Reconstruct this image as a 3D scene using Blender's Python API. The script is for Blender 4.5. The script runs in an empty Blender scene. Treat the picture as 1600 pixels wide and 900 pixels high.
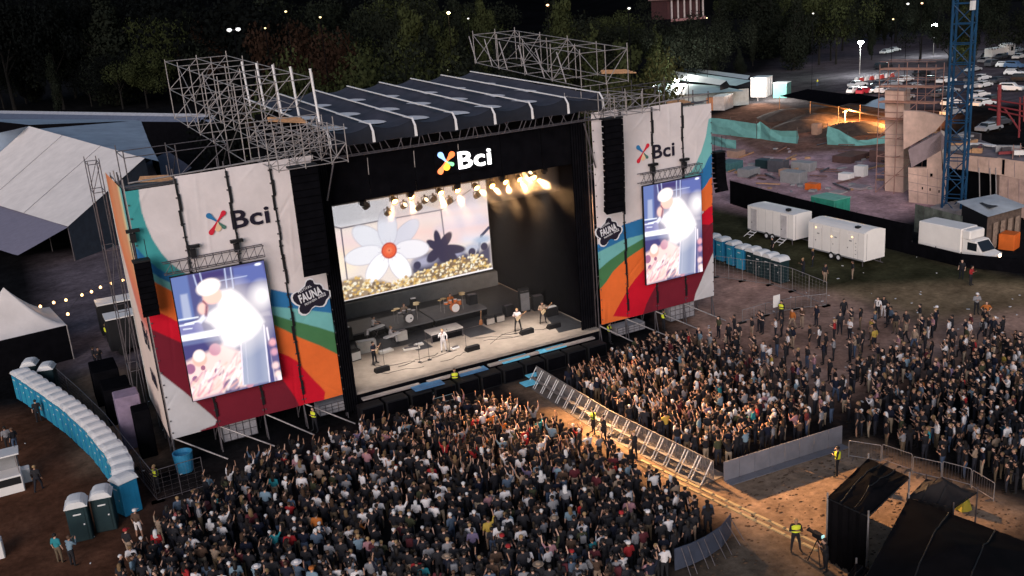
import bpy, bmesh, math, random
import numpy as np
from mathutils import Vector, Matrix
from mathutils.geometry import tessellate_polygon
random.seed(7); rng = np.random.default_rng(7)
SC = bpy.context.scene
COL = SC.collection
R = math.radians

# ------------------------------------------------------------------ camera
# world axes: X runs along the stage front, Y away into its depth, Z up; the drone hovers over the origin
CAM_H = 26.66; F_PX = 1517.99; PITCH = 0.296124; ROLL = -0.0785855; YAW = 0.473138
_f = Vector((math.sin(YAW)*math.cos(PITCH), math.cos(YAW)*math.cos(PITCH), -math.sin(PITCH)))
_r = Vector((math.cos(YAW), -math.sin(YAW), 0))
_u = _r.cross(_f)
CR = math.cos(ROLL)*_r + math.sin(ROLL)*_u
CU = -math.sin(ROLL)*_r + math.cos(ROLL)*_u
CF = _f
cam_d = bpy.data.cameras.new('camera'); cam = bpy.data.objects.new('camera', cam_d); COL.objects.link(cam)
cam_d.sensor_width = 36; cam_d.lens = 36*F_PX/1600; cam_d.clip_end = 6000; cam_d.clip_start = 0.5
m3 = Matrix((CR, CU, -CF)).transposed()
cam.matrix_world = Matrix.Translation((0, 0, CAM_H)) @ m3.to_4x4()
SC.camera = cam

# ------------------------------------------------------------------ world, sun, exposure (dusk)
SUN_ELEV = 17.5; SUN_AZ = -38.0         # azimuth of the light's source measured from -Y (behind the camera) towards -X
w = bpy.data.worlds.new('World'); SC.world = w; w.use_nodes = True
nt = w.node_tree; bg = nt.nodes['Background']
sky = nt.nodes.new('ShaderNodeTexSky'); sky.sky_type = 'NISHITA'; sky.sun_disc = False
sd = Vector((math.sin(R(SUN_AZ))*math.cos(R(SUN_ELEV)), -math.cos(R(SUN_AZ))*math.cos(R(SUN_ELEV)), math.sin(R(SUN_ELEV))))
sky.sun_elevation = R(SUN_ELEV); sky.sun_rotation = math.atan2(sd.x, sd.y)
sky.air_density = 1.3; sky.dust_density = 1.5; sky.ozone_density = 2.5
nt.links.new(sky.outputs[0], bg.inputs[0]); bg.inputs[1].default_value = 0.09
sl = bpy.data.lights.new('sun', 'SUN'); sl.energy = 2.15; sl.angle = R(35); sl.color = (1.0, 0.89, 0.90)
so = bpy.data.objects.new('sun', sl); COL.objects.link(so); so.location = (0, -50, 80)
so.rotation_euler = sd.to_track_quat('Z', 'Y').to_euler()
SC.view_settings.view_transform = 'Standard'; SC.view_settings.look = 'None'
SC.view_settings.exposure = 0.0; SC.view_settings.gamma = 1.0
SC.cycles.max_bounces = 5; SC.cycles.sample_clamp_indirect = 4.0
try: SC.cycles.use_denoising = True
except Exception: pass

# ------------------------------------------------------------------ pixel helpers (survey of the photograph onto real planes)
def _ray(x, y):
    return CF + CR*((x-800)/F_PX) - CU*((y-450)/F_PX)
def at(x, y, z=0.0):
    d = _ray(x, y); t = (z-CAM_H)/d.z; return Vector((d.x*t, d.y*t, z))
def onv(x, y, v):
    d = _ray(x, y); t = v/d.y; return (d.x*t, CAM_H+d.z*t)
def onu(x, y, u):
    d = _ray(x, y); t = u/d.x; return (d.y*t, CAM_H+d.z*t)
def pix(p):
    d = Vector(p)-Vector((0, 0, CAM_H)); z = d.dot(CF)
    return 800+F_PX*d.dot(CR)/z, 450-F_PX*d.dot(CU)/z

# ------------------------------------------------------------------ colours and materials
def lin(c):
    c = c/255.0
    return c/12.92 if c <= 0.04045 else ((c+0.055)/1.055)**2.4
def rgb(r, g, b): return (lin(r), lin(g), lin(b))
MATS = {}
def mat(name, col, rough=0.75, metal=0.0, var=0.2, scale=1.5, bump=0.0, emit=0.0, ecol=None, trans=0.0, spec=0.3):
    if name in MATS: return MATS[name]
    m = bpy.data.materials.new(name); m.use_nodes = True; n = m.node_tree; b = n.nodes['Principled BSDF']
    b.inputs['Roughness'].default_value = rough; b.inputs['Metallic'].default_value = metal
    b.inputs['Specular IOR Level'].default_value = spec
    b.inputs['Base Color'].default_value = (*col, 1)
    if var > 0 or bump > 0:
        g = n.nodes.new('ShaderNodeNewGeometry'); tx = n.nodes.new('ShaderNodeTexNoise')
        tx.inputs['Scale'].default_value = scale; tx.inputs['Detail'].default_value = 6; tx.inputs['Roughness'].default_value = 0.65
        n.links.new(g.outputs['Position'], tx.inputs['Vector'])
        if var > 0:
            rp = n.nodes.new('ShaderNodeValToRGB')
            rp.color_ramp.elements[0].position = 0.3; rp.color_ramp.elements[1].position = 0.7
            rp.color_ramp.elements[0].color = (*[c*(1-var) for c in col], 1)
            rp.color_ramp.elements[1].color = (*[min(1, c*(1+var)) for c in col], 1)
            n.links.new(tx.outputs['Fac'], rp.inputs['Fac']); n.links.new(rp.outputs['Color'], b.inputs['Base Color'])
        if bump > 0:
            bp = n.nodes.new('ShaderNodeBump'); bp.inputs['Strength'].default_value = bump; bp.inputs['Distance'].default_value = 0.1
            n.links.new(tx.outputs['Fac'], bp.inputs['Height']); n.links.new(bp.outputs['Normal'], b.inputs['Normal'])
    if emit > 0:
        b.inputs['Emission Color'].default_value = (*(ecol or col), 1); b.inputs['Emission Strength'].default_value = emit
    if trans > 0: b.inputs['Transmission Weight'].default_value = trans
    MATS[name] = m; return m
def vmat(name, rough=0.85, emit=0.0, fine=0.0, scale=30.0, bump=0.0):
    """material that takes its base colour from the 'Col' attribute"""
    if name in MATS: return MATS[name]
    m = bpy.data.materials.new(name); m.use_nodes = True; n = m.node_tree; b = n.nodes['Principled BSDF']
    a = n.nodes.new('ShaderNodeAttribute'); a.attribute_name = 'Col'
    b.inputs['Roughness'].default_value = rough; b.inputs['Specular IOR Level'].default_value = 0.0 if rough >= .95 else 0.2
    out = a.outputs['Color']
    if fine > 0:
        g = n.nodes.new('ShaderNodeNewGeometry')
        fac = None
        for sc, dt in ((scale, 8), (scale*0.11, 4)):
            tx = n.nodes.new('ShaderNodeTexNoise'); tx.inputs['Scale'].default_value = sc; tx.inputs['Detail'].default_value = dt
            tx.inputs['Roughness'].default_value = 0.7
            n.links.new(g.outputs['Position'], tx.inputs['Vector'])
            mr = n.nodes.new('ShaderNodeMapRange'); mr.inputs['From Min'].default_value = 0.3; mr.inputs['From Max'].default_value = 0.7
            mr.inputs['To Min'].default_value = 1-fine; mr.inputs['To Max'].default_value = 1+fine
            n.links.new(tx.outputs['Fac'], mr.inputs['Value'])
            vm = n.nodes.new('ShaderNodeVectorMath'); vm.operation = 'SCALE'
            n.links.new(out, vm.inputs[0]); n.links.new(mr.outputs['Result'], vm.inputs['Scale']); out = vm.outputs['Vector']
            if fac is None: fac = tx.outputs['Fac']
        if bump > 0:
            bp = n.nodes.new('ShaderNodeBump'); bp.inputs['Strength'].default_value = bump; bp.inputs['Distance'].default_value = 0.15
            n.links.new(fac, bp.inputs['Height']); n.links.new(bp.outputs['Normal'], b.inputs['Normal'])
    if emit > 0:
        n.links.new(a.outputs['Color'], b.inputs['Emission Color']); b.inputs['Emission Strength'].default_value = emit
        b.inputs['Base Color'].default_value = (0.02, 0.02, 0.02, 1)
    else:
        n.links.new(out, b.inputs['Base Color'])
    MATS[name] = m; return m

M_black = mat('black_cloth', (0.0045, 0.0045, 0.006), 0.95, var=0.3, spec=0.0)
M_blackp = mat('black_paint', (0.008, 0.008, 0.010), 0.6, var=0.2)
M_alu = mat('aluminium_tube', (0.30, 0.275, 0.275), 0.5, 0.35, var=0.3, scale=3)
M_alud = mat('dark_tube', (0.10, 0.09, 0.10), 0.5, 0.4, var=0.3, scale=3)
M_white = mat('white_paint', (0.72, 0.70, 0.69), 0.55, var=0.06, scale=1.2)
M_whitep = mat('white_plastic', (0.66, 0.66, 0.67), 0.5, var=0.08, scale=2)
M_grey = mat('grey_paint', (0.25, 0.25, 0.26), 0.6, var=0.15)
M_blue = mat('blue_plastic', (0.015, 0.17, 0.33), 0.45, var=0.15, scale=1.5)
M_green = mat('dark_green_plastic', (0.012, 0.030, 0.036), 0.5, var=0.15)
M_rubber = mat('rubber', (0.01, 0.01, 0.01), 0.8, var=0.1)
M_glass = mat('dark_glass', (0.012, 0.016, 0.022), 0.08, var=0.0, spec=0.6)
M_wood = mat('raw_wood', (0.42, 0.24, 0.13), 0.8, var=0.3, scale=4)
M_hiviz = mat('hi_viz_yellow', (0.72, 0.78, 0.05), 0.7, var=0.1)
M_canvas = mat('white_canvas', (0.70, 0.65, 0.635), 0.8, var=0.10, scale=0.5, bump=0.1)
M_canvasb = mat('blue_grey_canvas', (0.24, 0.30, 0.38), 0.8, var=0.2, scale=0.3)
M_conc = mat('raw_concrete', (0.60, 0.415, 0.34), 0.9, var=0.22, scale=0.8, bump=0.1)  # warm lamp tint on the walls put into the base colour
M_teal = mat('teal_net', (0.16, 0.40, 0.38), 0.9, var=0.15, scale=1.0)
M_steelred = mat('red_steel', (0.20, 0.03, 0.035), 0.6, var=0.2)
M_cranebl = mat('crane_blue', (0.004, 0.042, 0.105), 0.5, var=0.15)
M_orange = mat('orange_paint', (0.62, 0.13, 0.02), 0.6, var=0.12)

# ------------------------------------------------------------------ mesh builder
class MB:
    def __init__(s): s.v = []; s.f = []; s.m = []
    def add(s, vs, fs, mi=0):
        o = len(s.v); s.v += [tuple(p) for p in vs]; s.f += [tuple(i+o for i in f) for f in fs]; s.m += [mi]*len(fs); return s
    def bx(s, x0, x1, y0, y1, z0, z1, mi=0):
        return s.add([(x0,y0,z0),(x1,y0,z0),(x1,y1,z0),(x0,y1,z0),(x0,y0,z1),(x1,y0,z1),(x1,y1,z1),(x0,y1,z1)],
                     [(0,3,2,1),(4,5,6,7),(0,1,5,4),(1,2,6,5),(2,3,7,6),(3,0,4,7)], mi)
    def box(s, c, sz, rz=0.0, rx=0.0, mi=0, taper=1.0):
        hx, hy, hz = sz[0]/2, sz[1]/2, sz[2]/2
        mm = Matrix.Translation(c) @ Matrix.Rotation(rz, 4, 'Z') @ Matrix.Rotation(rx, 4, 'X')
        vs = [mm @ Vector(p) for p in [(-hx,-hy,-hz),(hx,-hy,-hz),(hx,hy,-hz),(-hx,hy,-hz),(-hx*taper,-hy*taper,hz),(hx*taper,-hy*taper,hz),(hx*taper,hy*taper,hz),(-hx*taper,hy*taper,hz)]]
        return s.add(vs, [(0,3,2,1),(4,5,6,7),(0,1,5,4),(1,2,6,5),(2,3,7,6),(3,0,4,7)], mi)
    def bbox(s, c, sz, b=0.03, rz=0.0, mi=0):
        """box with chamfered vertical and top edges"""
        hx, hy, hz = sz[0]/2, sz[1]/2, sz[2]/2
        oc = lambda x, y, k: [(-x+k,-y),(x-k,-y),(x,-y+k),(x,y-k),(x-k,y),(-x+k,y),(-x,y-k),(-x,-y+k)]
        rings = [(oc(hx,hy,b), -hz), (oc(hx,hy,b), hz-b), (oc(hx-b,hy-b,b), hz)]
        mm = Matrix.Translation(c) @ Matrix.Rotation(rz, 4, 'Z')
        vs = [mm @ Vector((x, y, z)) for ring, z in rings for x, y in ring]
        fs = [tuple(range(7, -1, -1)), tuple(range(16, 24))]
        for k in range(2):
            for i in range(8):
                j = (i+1) % 8; fs.append((k*8+i, k*8+j, k*8+8+j, k*8+8+i))
        return s.add(vs, fs, mi)
    def tube(s, a, b, r, n=6, r2=None, mi=0, cap=True):
        a = Vector(a); b = Vector(b); d = (b-a)
        if d.length < 1e-6: return s
        q = d.to_track_quat('Z', 'Y'); r2 = r if r2 is None else r2; vs = []
        for p, rr in ((a, r), (b, r2)):
            for i in range(n):
                t = 2*math.pi*i/n; vs.append(p + q @ Vector((rr*math.cos(t), rr*math.sin(t), 0)))
        fs = [(i, (i+1) % n, n+(i+1) % n, n+i) for i in range(n)]
        if cap: fs += [tuple(range(n-1, -1, -1)), tuple(range(n, 2*n))]
        return s.add(vs, fs, mi)
    def path(s, pts, r, n=6, mi=0):
        for a, b in zip(pts[:-1], pts[1:]): s.tube(a, b, r, n, mi=mi)
        return s
    def lathe(s, c, prof, n=16, axis='Z', mi=0):
        vs = []; c = Vector(c)
        for r, z in prof:
            for i in range(n):
                t = 2*math.pi*i/n
                p = Vector((r*math.cos(t), r*math.sin(t), z))
                if axis == 'Y': p = Vector((p.x, p.z, p.y))
                if axis == 'X': p = Vector((p.z, p.x, p.y))
                vs.append(c+p)
        fs = []
        for k in range(len(prof)-1):
            for i in range(n):
                j = (i+1) % n; fs.append((k*n+i, k*n+j, (k+1)*n+j, (k+1)*n+i))
        fs += [tuple(range(n-1, -1, -1)), tuple(range((len(prof)-1)*n, len(prof)*n))]
        return s.add(vs, fs, mi)
    def prism(s, poly, z0, z1, mi=0):
        n = len(poly); vs = [(x, y, z0) for x, y in poly]+[(x, y, z1) for x, y in poly]
        fs = [(i, (i+1) % n, n+(i+1) % n, n+i) for i in range(n)]
        for t in tessellate_polygon([[Vector((x, y, 0)) for x, y in poly]]):
            fs.append(tuple(reversed(t))); fs.append(tuple(i+n for i in t))
        return s.add(vs, fs, mi)
    def plate(s, poly, y, th=0.03, mi=0):
        """flat outline in the X-Z plane facing -Y, with thickness th towards +Y"""
        n = len(poly); vs = [(x, y, z) for x, z in poly]+[(x, y+th, z) for x, z in poly]
        fs = [(i, (i+1) % n, n+(i+1) % n, n+i) for i in range(n)]
        for t in tessellate_polygon([[Vector((x, z, 0)) for x, z in poly]]):
            fs.append(tuple(t)); fs.append(tuple(i+n for i in reversed(t)))
        return s.add(vs, fs, mi)
    def quad(s, a, b, c, d, mi=0): return s.add([a, b, c, d], [(0, 1, 2, 3)], mi)
    def mesh(s, name, mats):
        me = bpy.data.meshes.new(name); me.from_pydata(s.v, [], s.f)
        for m in (mats if isinstance(mats, (list, tuple)) else [mats]): me.materials.append(m)
        if any(s.m): me.polygons.foreach_set('material_index', s.m)
        bm = bmesh.new(); bm.from_mesh(me); bmesh.ops.recalc_face_normals(bm, faces=bm.faces); bm.to_mesh(me); bm.free()
        me.update(); return me
    def build(s, name, mats, parent=None, smooth=False):
        me = s.mesh(name, mats)
        if smooth: me.polygons.foreach_set('use_smooth', [True]*len(me.polygons))
        return link(name, me, parent)
def link(name, me, parent=None):
    o = bpy.data.objects.new(name, me); COL.objects.link(o)
    if parent is not None:
        o.parent = parent; o.matrix_parent_inverse = parent.matrix_basis.inverted()
    return o
def tag(o, label=None, cat=None, group=None, kind=None):
    if label: o['label'] = label
    if cat: o['category'] = cat
    if group: o['group'] = group
    if kind: o['kind'] = kind
    return o
def thing(name, label, cat, loc=(0, 0, 0), group=None, rz=0.0):
    o = bpy.data.objects.new(name, None); COL.objects.link(o); o.empty_display_size = 0.3
    o.location = loc; o.rotation_euler = (0, 0, rz)
    o.matrix_basis = Matrix.Translation(loc) @ Matrix.Rotation(rz, 4, 'Z')
    return tag(o, label, cat, group)
def copy_tree(o, label=None, parent=None, loc=None, rz=None, scale=None):
    c = o.copy(); COL.objects.link(c)
    if parent is not None: c.parent = parent
    if label: c['label'] = label
    for ch in list(o.children): copy_tree(ch, None, c)
    if loc is not None: c.location = loc
    if rz is not None: c.rotation_euler = (0, 0, rz)
    if scale is not None: c.scale = (scale, scale, scale) if not hasattr(scale, '__len__') else scale
    return c
_rods = {}
def rod(parent, a, b, r, m=None, name='tube'):
    """one straight tube as an object of its own; all rods of a material share one mesh"""
    m = m or M_alu
    if m.name not in _rods: _rods[m.name] = MB().tube((0,0,0), (0,0,1), 1.0, 8).mesh('tube', m)
    o = bpy.data.objects.new(name, _rods[m.name]); COL.objects.link(o)
    a = Vector(a); b = Vector(b); d = b-a
    o.matrix_basis = Matrix.Translation(a) @ d.to_track_quat('Z', 'Y').to_matrix().to_4x4() @ Matrix.Diagonal((r, r, d.length, 1))
    if parent is not None: o.parent = parent; o.matrix_parent_inverse = parent.matrix_basis.inverted()
    return o
def pip(px, py, poly):
    """vectorised point in polygon"""
    ins = np.zeros(px.shape, bool); n = len(poly)
    for i in range(n):
        x0, y0 = poly[i]; x1, y1 = poly[(i+1) % n]
        c = ((y0 > py) != (y1 > py)); dy = (y1-y0) if abs(y1-y0) > 1e-9 else 1e-9
        ins ^= c & (px < (x1-x0)*(py-y0)/dy + x0)
    return ins
def paint(U, Z, layers, base, ss=((-.25,-.25),(.25,-.25),(-.25,.25),(.25,.25)), step=0.05):
    out = np.zeros(U.shape+(3,))
    for dx, dz in ss:
        c = np.empty(U.shape+(3,)); c[:] = base
        for poly, colr in layers: c[pip(U+dx*step, Z+dz*step, poly)] = colr
        out += c
    return out/len(ss)
def colour_grid(name, P, C, m, parent=None):
    """grid mesh from an (n, k, 3) array of points with a colour for every point"""
    n, k = P.shape[:2]; me = bpy.data.meshes.new(name)
    idx = np.arange(n*k).reshape(n, k)
    q = np.stack([idx[:-1,:-1], idx[1:,:-1], idx[1:,1:], idx[:-1,1:]], -1).reshape(-1, 4)
    me.vertices.add(n*k); me.vertices.foreach_set('co', P.reshape(-1).astype(np.float32))
    me.loops.add(q.size); me.loops.foreach_set('vertex_index', q.reshape(-1).astype(np.int32))
    me.polygons.add(len(q)); me.polygons.foreach_set('loop_start', (np.arange(len(q))*4).astype(np.int32))
    me.update(calc_edges=True)
    a = me.color_attributes.new('Col', 'FLOAT_COLOR', 'POINT')
    a.data.foreach_set('color', np.concatenate([C.reshape(-1, 3), np.ones((n*k, 1))], 1).astype(np.float32).reshape(-1))
    me.materials.append(m); me.validate(); me.update()
    return link(name, me, parent)
def text_mesh(body, size, offset, m, name='lettering', extrude=0.0, res=3):
    cu = bpy.data.curves.new(name, 'FONT'); cu.body = body; cu.size = size; cu.offset = offset; cu.extrude = extrude; cu.resolution_u = res
    cu.space_character = 1.06
    o = bpy.data.objects.new(name, cu); COL.objects.link(o)
    dg = bpy.context.evaluated_depsgraph_get(); me = bpy.data.meshes.new_from_object(o.evaluated_get(dg))
    bpy.data.objects.remove(o); bpy.data.curves.remove(cu)
    me.materials.clear(); me.materials.append(m); me.name = name
    return me
def text_on_wall(body, u, v, z, width, height, m, parent, offset=0.0, rot=0.0, name='lettering', th=0.01):
    """lettering that stands in the X-Z plane facing -Y, fitted to width x height, lower left corner at (u, z)"""
    me = text_mesh(body, 1.0, offset, m, name, th)
    co = np.empty(len(me.vertices)*3, np.float32); me.vertices.foreach_get('co', co); co = co.reshape(-1, 3)
    mn, mx = co.min(0), co.max(0)
    x = (co[:,0]-mn[0])/(mx[0]-mn[0])*width; z_ = (co[:,1]-mn[1])/(mx[1]-mn[1])*height; d = co[:,2]
    c, s_ = math.cos(rot), math.sin(rot)
    co = np.stack([u+x*c-z_*s_, v-d, z+x*s_+z_*c], 1)
    me.vertices.foreach_set('co', co.astype(np.float32).reshape(-1)); me.update()
    return link(name, me, parent)
ORD = ['first','second','third','fourth','fifth','sixth','seventh','eighth','ninth','tenth','eleventh','twelfth','thirteenth','fourteenth','fifteenth','sixteenth','seventeenth','eighteenth','nineteenth','twentieth','twenty first','twenty second','twenty third','twenty fourth']
# ================================================================== GROUND
def soft(U, V, poly, w):
    """1 inside the polygon falling to 0 over w metres outside"""
    ins = pip(U, V, poly); d = np.full(U.shape, 1e9); n = len(poly)
    for i in range(n):
        ax, ay = poly[i]; bx, by = poly[(i+1) % n]; dx, dy = bx-ax, by-ay; L2 = dx*dx+dy*dy+1e-9
        t = np.clip(((U-ax)*dx+(V-ay)*dy)/L2, 0, 1); d = np.minimum(d, np.hypot(U-ax-t*dx, V-ay-t*dy))
    sd_ = np.where(ins, d, -d)
    return np.clip(0.5+sd_/w, 0, 1)
def axis(lo, hi, step, far):
    core = np.arange(lo, hi+step, step); k = np.array([1.15**i for i in range(1, 60)]); k = np.cumsum(k)*step
    k = k[k < far]; return np.concatenate([(lo-k)[::-1], core, hi+k, ])
gx = axis(-30, 140, 0.9, 3500); gy = axis(15, 170, 0.9, 3500)
GU, GV = np.meshgrid(gx, gy, indexing='ij')
GC = np.empty(GU.shape+(3,)); GC[:] = (0.009, 0.009, 0.010)
def zone(poly, col, w=3.0, k=1.0):
    a = (soft(GU, GV, poly, w)*k)[..., None]; GC[:] = GC*(1-a)+np.array(col)*a
zone([(-30,15),(45,15),(48,58),(-30,58)], (0.020, 0.017, 0.017), 4)
zone([(-12,44),(2,44),(3,54),(-1,75),(-14,80)], (0.11, 0.050, 0.030), 4, 0.9)           # reddish earth beside the toilets
zone([(1,62),(5.5,60),(5.6,80),(1.5,84)], (0.24, 0.155, 0.105), 3, 0.9)
zone([(1,82),(9,80),(20,130),(2,130)], (0.13, 0.105, 0.12), 4)                           # service yard behind the stage
zone([(28.2,26),(41.5,26),(41,36.8),(30.5,37.5),(30,57),(28.3,57)], (0.25, 0.175, 0.125), 1.5, 1)
zone([(24,24),(31,24),(30.5,33),(24,32)], (0.13, 0.10, 0.075), 1.5, 0.8)
zone([(42,42),(60,40),(74,44),(72,56),(47,63),(44,57)], (0.38, 0.23, 0.175), 4)         # trodden earth of the field
zone([(49,60),(60,58),(57.5,74),(50,72)], (0.42, 0.25, 0.20), 2.5)
zone([(60,48),(70,44),(76,48),(74,58),(66,62),(60,61)], (0.22, 0.160, 0.085), 3, 0.8)
zone([(59,60),(74,50),(74.5,90),(60,86)], (0.050, 0.048, 0.026), 3)                       # grass by the trailers
zone([(74,40),(92,40),(90,70),(74.2,72)], (0.014, 0.014, 0.015), 2)
zone([(76,70),(92,72),(108,92),(122,100),(118,150),(76,140),(75,86)], (0.46, 0.30, 0.315), 4)  # building site
zone([(100,112),(118,100),(150,116),(142,158),(120,150)], (0.16, 0.088, 0.062), 5, 0.9)
zone([(138,118),(152,130),(148,150),(136,140)], (0.16, 0.085, 0.05), 5, 0.8)
zone([(148,128),(170,110),(330,190),(300,300),(190,205)], (0.075, 0.062, 0.072), 6)       # car park
zone([(140,146),(150,140),(200,200),(180,215)], (0.052, 0.048, 0.05), 4)
n1 = np.sin(GU*0.9+np.sin(GV*0.7)*2)*np.sin(GV*1.1+np.sin(GU*0.5)*2)
trk = np.zeros(GU.shape)
for k in range(7):
    cv = 44+k*2.1; trk += np.exp(-((GV-(cv+3*np.sin(GU*.12+k)))/.5)**2)*(GU > 42)*(GU < 76)
GC *= (1-.28*np.clip(trk, 0, 1))[..., None]
GC *= (1+0.12*n1+0.10*rng.standard_normal(GU.shape))[..., None].clip(0.5, 1.6)
GZ = np.where((GU > 76) & (GU < 118) & (GV > 76) & (GV < 150), 0.05*np.sin(GU*0.8)*np.cos(GV*0.6), 0.0)
ground = colour_grid('ground', np.stack([GU, GV, GZ], -1), GC, vmat('earth', 0.95, fine=0.35, scale=2.2, bump=0.35))
tag(ground, 'wide dark earth festival ground', None, kind='structure')
# distant hills that close the view behind the trees
hb = MB(); hv = []
for i in range(61):
    a = R(-75+150*i/60)+0.47; h = 46+24*math.sin(i*0.37)+14*math.sin(i*0.9+1)
    for rr, hh in ((620, -1), (760, h*0.7), (1000, h*1.5)): hv.append((rr*math.sin(a), rr*math.cos(a), hh))
hb.add(hv, [(i*3+k, i*3+3+k, i*3+4+k, i*3+1+k) for i in range(60) for k in range(2)])
tag(hb.build('hills', mat('hill_scrub', (0.0025, 0.0028, 0.0035), 1.0, var=0.4, scale=0.05, spec=0.0)), 'dark wooded hills beyond the park', None, kind='structure')

# ================================================================== STAGE
V0 = 59.2
stage = thing('concert_stage', 'big black outdoor concert stage with dark blue tented roof', 'stage', (28, 66, 0))
M_deck = mat('stage_deck', (0.30, 0.255, 0.22), 0.6, var=0.22, scale=0.9)
MB().bx(17.6, 37.5, V0, 76.2, 1.42, 1.6).build('deck', M_deck, stage)
MB().bx(17.65, 37.45, V0+0.12, 76.0, 0.02, 1.418).build('deck_skirt', M_black, stage)
for i in range(4):
    MB().bx(18.2+4.8*i, 22.4+4.8*i, V0-0.42, V0-0.02, 1.05, 1.16).build('front_step', mat('step_grey', (0.30, 0.26, 0.25), 0.7), stage)
MB().bx(18.0, 37.6, 76.4, 76.6, 0.02, 19.0).build('back_drape', M_black, stage)
MB().bx(17.35, 17.55, V0+0.3, 76.2, 0.02, 17.9).build('side_drape', M_black, stage)
MB().bx(37.3, 37.5, V0+1.5, 76.2, 1.62, 17.9).build('side_drape', M_black, stage)
# front legs: pleated black drape strips beside the opening
for x0, x1, y in ((16.95, 17.9, V0-0.1), (36.2, 37.45, V0+0.5)):
    b = MB(); n = 12
    pts = [(x0+(x1-x0)*i/n, y+(0.09 if i % 2 else 0)) for i in range(n+1)]
    for (a, c), (d, e) in zip(pts[:-1], pts[1:]): b.quad((a, c, 0.4), (d, e, 0.4), (d, e, 17.6), (a, c, 17.6))
    b.build('leg_drape', M_black, stage)
# header: black drape in panels under the front truss
for i in range(6):
    a = 17.7+3.27*i
    MB().bx(a+0.02, a+3.25, V0+1.0, V0+1.08, 14.3, 17.5).build('header_drape', M_black, stage)
for i in range(1, 4): rod(stage, (17.7+3.27*i, V0+0.95, 15.9), (17.7+3.27*i+0.03, V0+0.95, 17.0), 0.03, M_alu, 'strap')
# roof: cloth over eight arched beams, sagging in every bay
BEAM = [18.2+2.9*i for i in range(8)]
RV0, RV1 = V0, 80.0
def beam_z(v): return 19.2+0.8*(v-RV0)/(RV1-RV0)
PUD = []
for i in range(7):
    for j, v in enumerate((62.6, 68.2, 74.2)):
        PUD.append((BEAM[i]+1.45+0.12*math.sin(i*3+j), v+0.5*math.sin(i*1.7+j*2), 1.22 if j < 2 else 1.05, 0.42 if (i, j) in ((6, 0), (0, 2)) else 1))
def cloth_z(u, v):
    k = min(6, max(0, int((u-BEAM[0])/2.9))); t = (u-BEAM[k])/2.9*2-1
    z = beam_z(v)-0.34*(1-t*t)
    for pu, pv, pr, _ in PUD:
        d = ((u-pu)/(pr*1.15))**2+((v-pv)/(pr*1.35))**2
        if d < 6: z -= 0.27*math.exp(-d)
    return z
M_roof = mat('roof_tarpaulin', (0.046, 0.048, 0.066), 0.75, var=0.25, scale=0.6, spec=0.08)
nu, nv = 85, 84
us = np.linspace(BEAM[0], BEAM[-1], nu); vs = np.linspace(RV0+0.05, RV1, nv)
b = MB(); vv = [(u, v, cloth_z(u, v)) for u in us for v in vs]
b.add(vv, [(i*nv+j, (i+1)*nv+j, (i+1)*nv+j+1, i*nv+j+1) for i in range(nu-1) for j in range(nv-1)])
b.build('roof_cloth', M_roof, stage, smooth=True)
b = MB(); vv = []; N = 85
for i in range(N):
    u = BEAM[0]+(BEAM[-1]-BEAM[0])*i/(N-1); k = min(6, int((u-BEAM[0])/2.9)); t = (u-BEAM[k])/2.9*2-1; s_ = 0.16*(1-t*t)
    zt = cloth_z(u, RV0+0.05)
    vv += [(u, RV0+0.05, zt), (u, RV0-0.24+s_*0.4, zt-0.28), (u, RV0-0.35+s_, 18.42), (u, RV0-0.36+s_, 18.05+s_*0.6)]
b.add(vv, [(i*4+k, i*4+4+k, i*4+5+k, i*4+1+k) for i in range(N-1) for k in range(3)])
b.build('roof_valance', mat('valance_cloth', (0.010, 0.012, 0.020), 0.8, var=0.2), stage, smooth=True)
M_strap = mat('white_strap', (0.74, 0.72, 0.73), 0.6, var=0.06)
for u in BEAM:
    b = MB()
    for j in range(20):
        v0, v1 = RV0+(RV1-RV0)*j/20, RV0+(RV1-RV0)*(j+1)/20
        b.add([(u-.055, v0, beam_z(v0)+0.03), (u+.055, v0, beam_z(v0)+0.03), (u+.055, v1, beam_z(v1)+0.03), (u-.055, v1, beam_z(v1)+0.03),
               (u-.055, v0, beam_z(v0)+0.10), (u+.055, v0, beam_z(v0)+0.10), (u+.055, v1, beam_z(v1)+0.10), (u-.055, v1, beam_z(v1)+0.10)],
              [(0,1,5,4),(4,5,6,7),(1,2,6,5),(3,0,4,7),(2,3,7,6)])
    b.add([(u-.06, RV0, 19.3), (u+.06, RV0, 19.3), (u+.08, RV0-0.42, 18.85), (u-.08, RV0-0.42, 18.85), (u+.10, RV0-0.46, 18.15), (u-.10, RV0-0.46, 18.15)], [(0,1,2,3),(3,2,4,5)])
    b.build('roof_beam', M_strap, stage)
M_pud = mat('puddle_reflection', (0.74, 0.69, 0.69), 0.5, var=0.1, spec=0.8)  # pooled rain: bright sky reflection put into a pale base colour
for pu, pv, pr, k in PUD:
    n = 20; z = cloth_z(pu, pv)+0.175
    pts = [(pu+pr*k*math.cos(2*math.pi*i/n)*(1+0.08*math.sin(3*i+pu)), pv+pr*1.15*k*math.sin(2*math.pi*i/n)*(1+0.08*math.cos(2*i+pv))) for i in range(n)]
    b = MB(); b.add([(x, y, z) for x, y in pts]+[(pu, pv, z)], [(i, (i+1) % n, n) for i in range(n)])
    b.build('roof_puddle_reflection', M_pud, stage)
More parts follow.
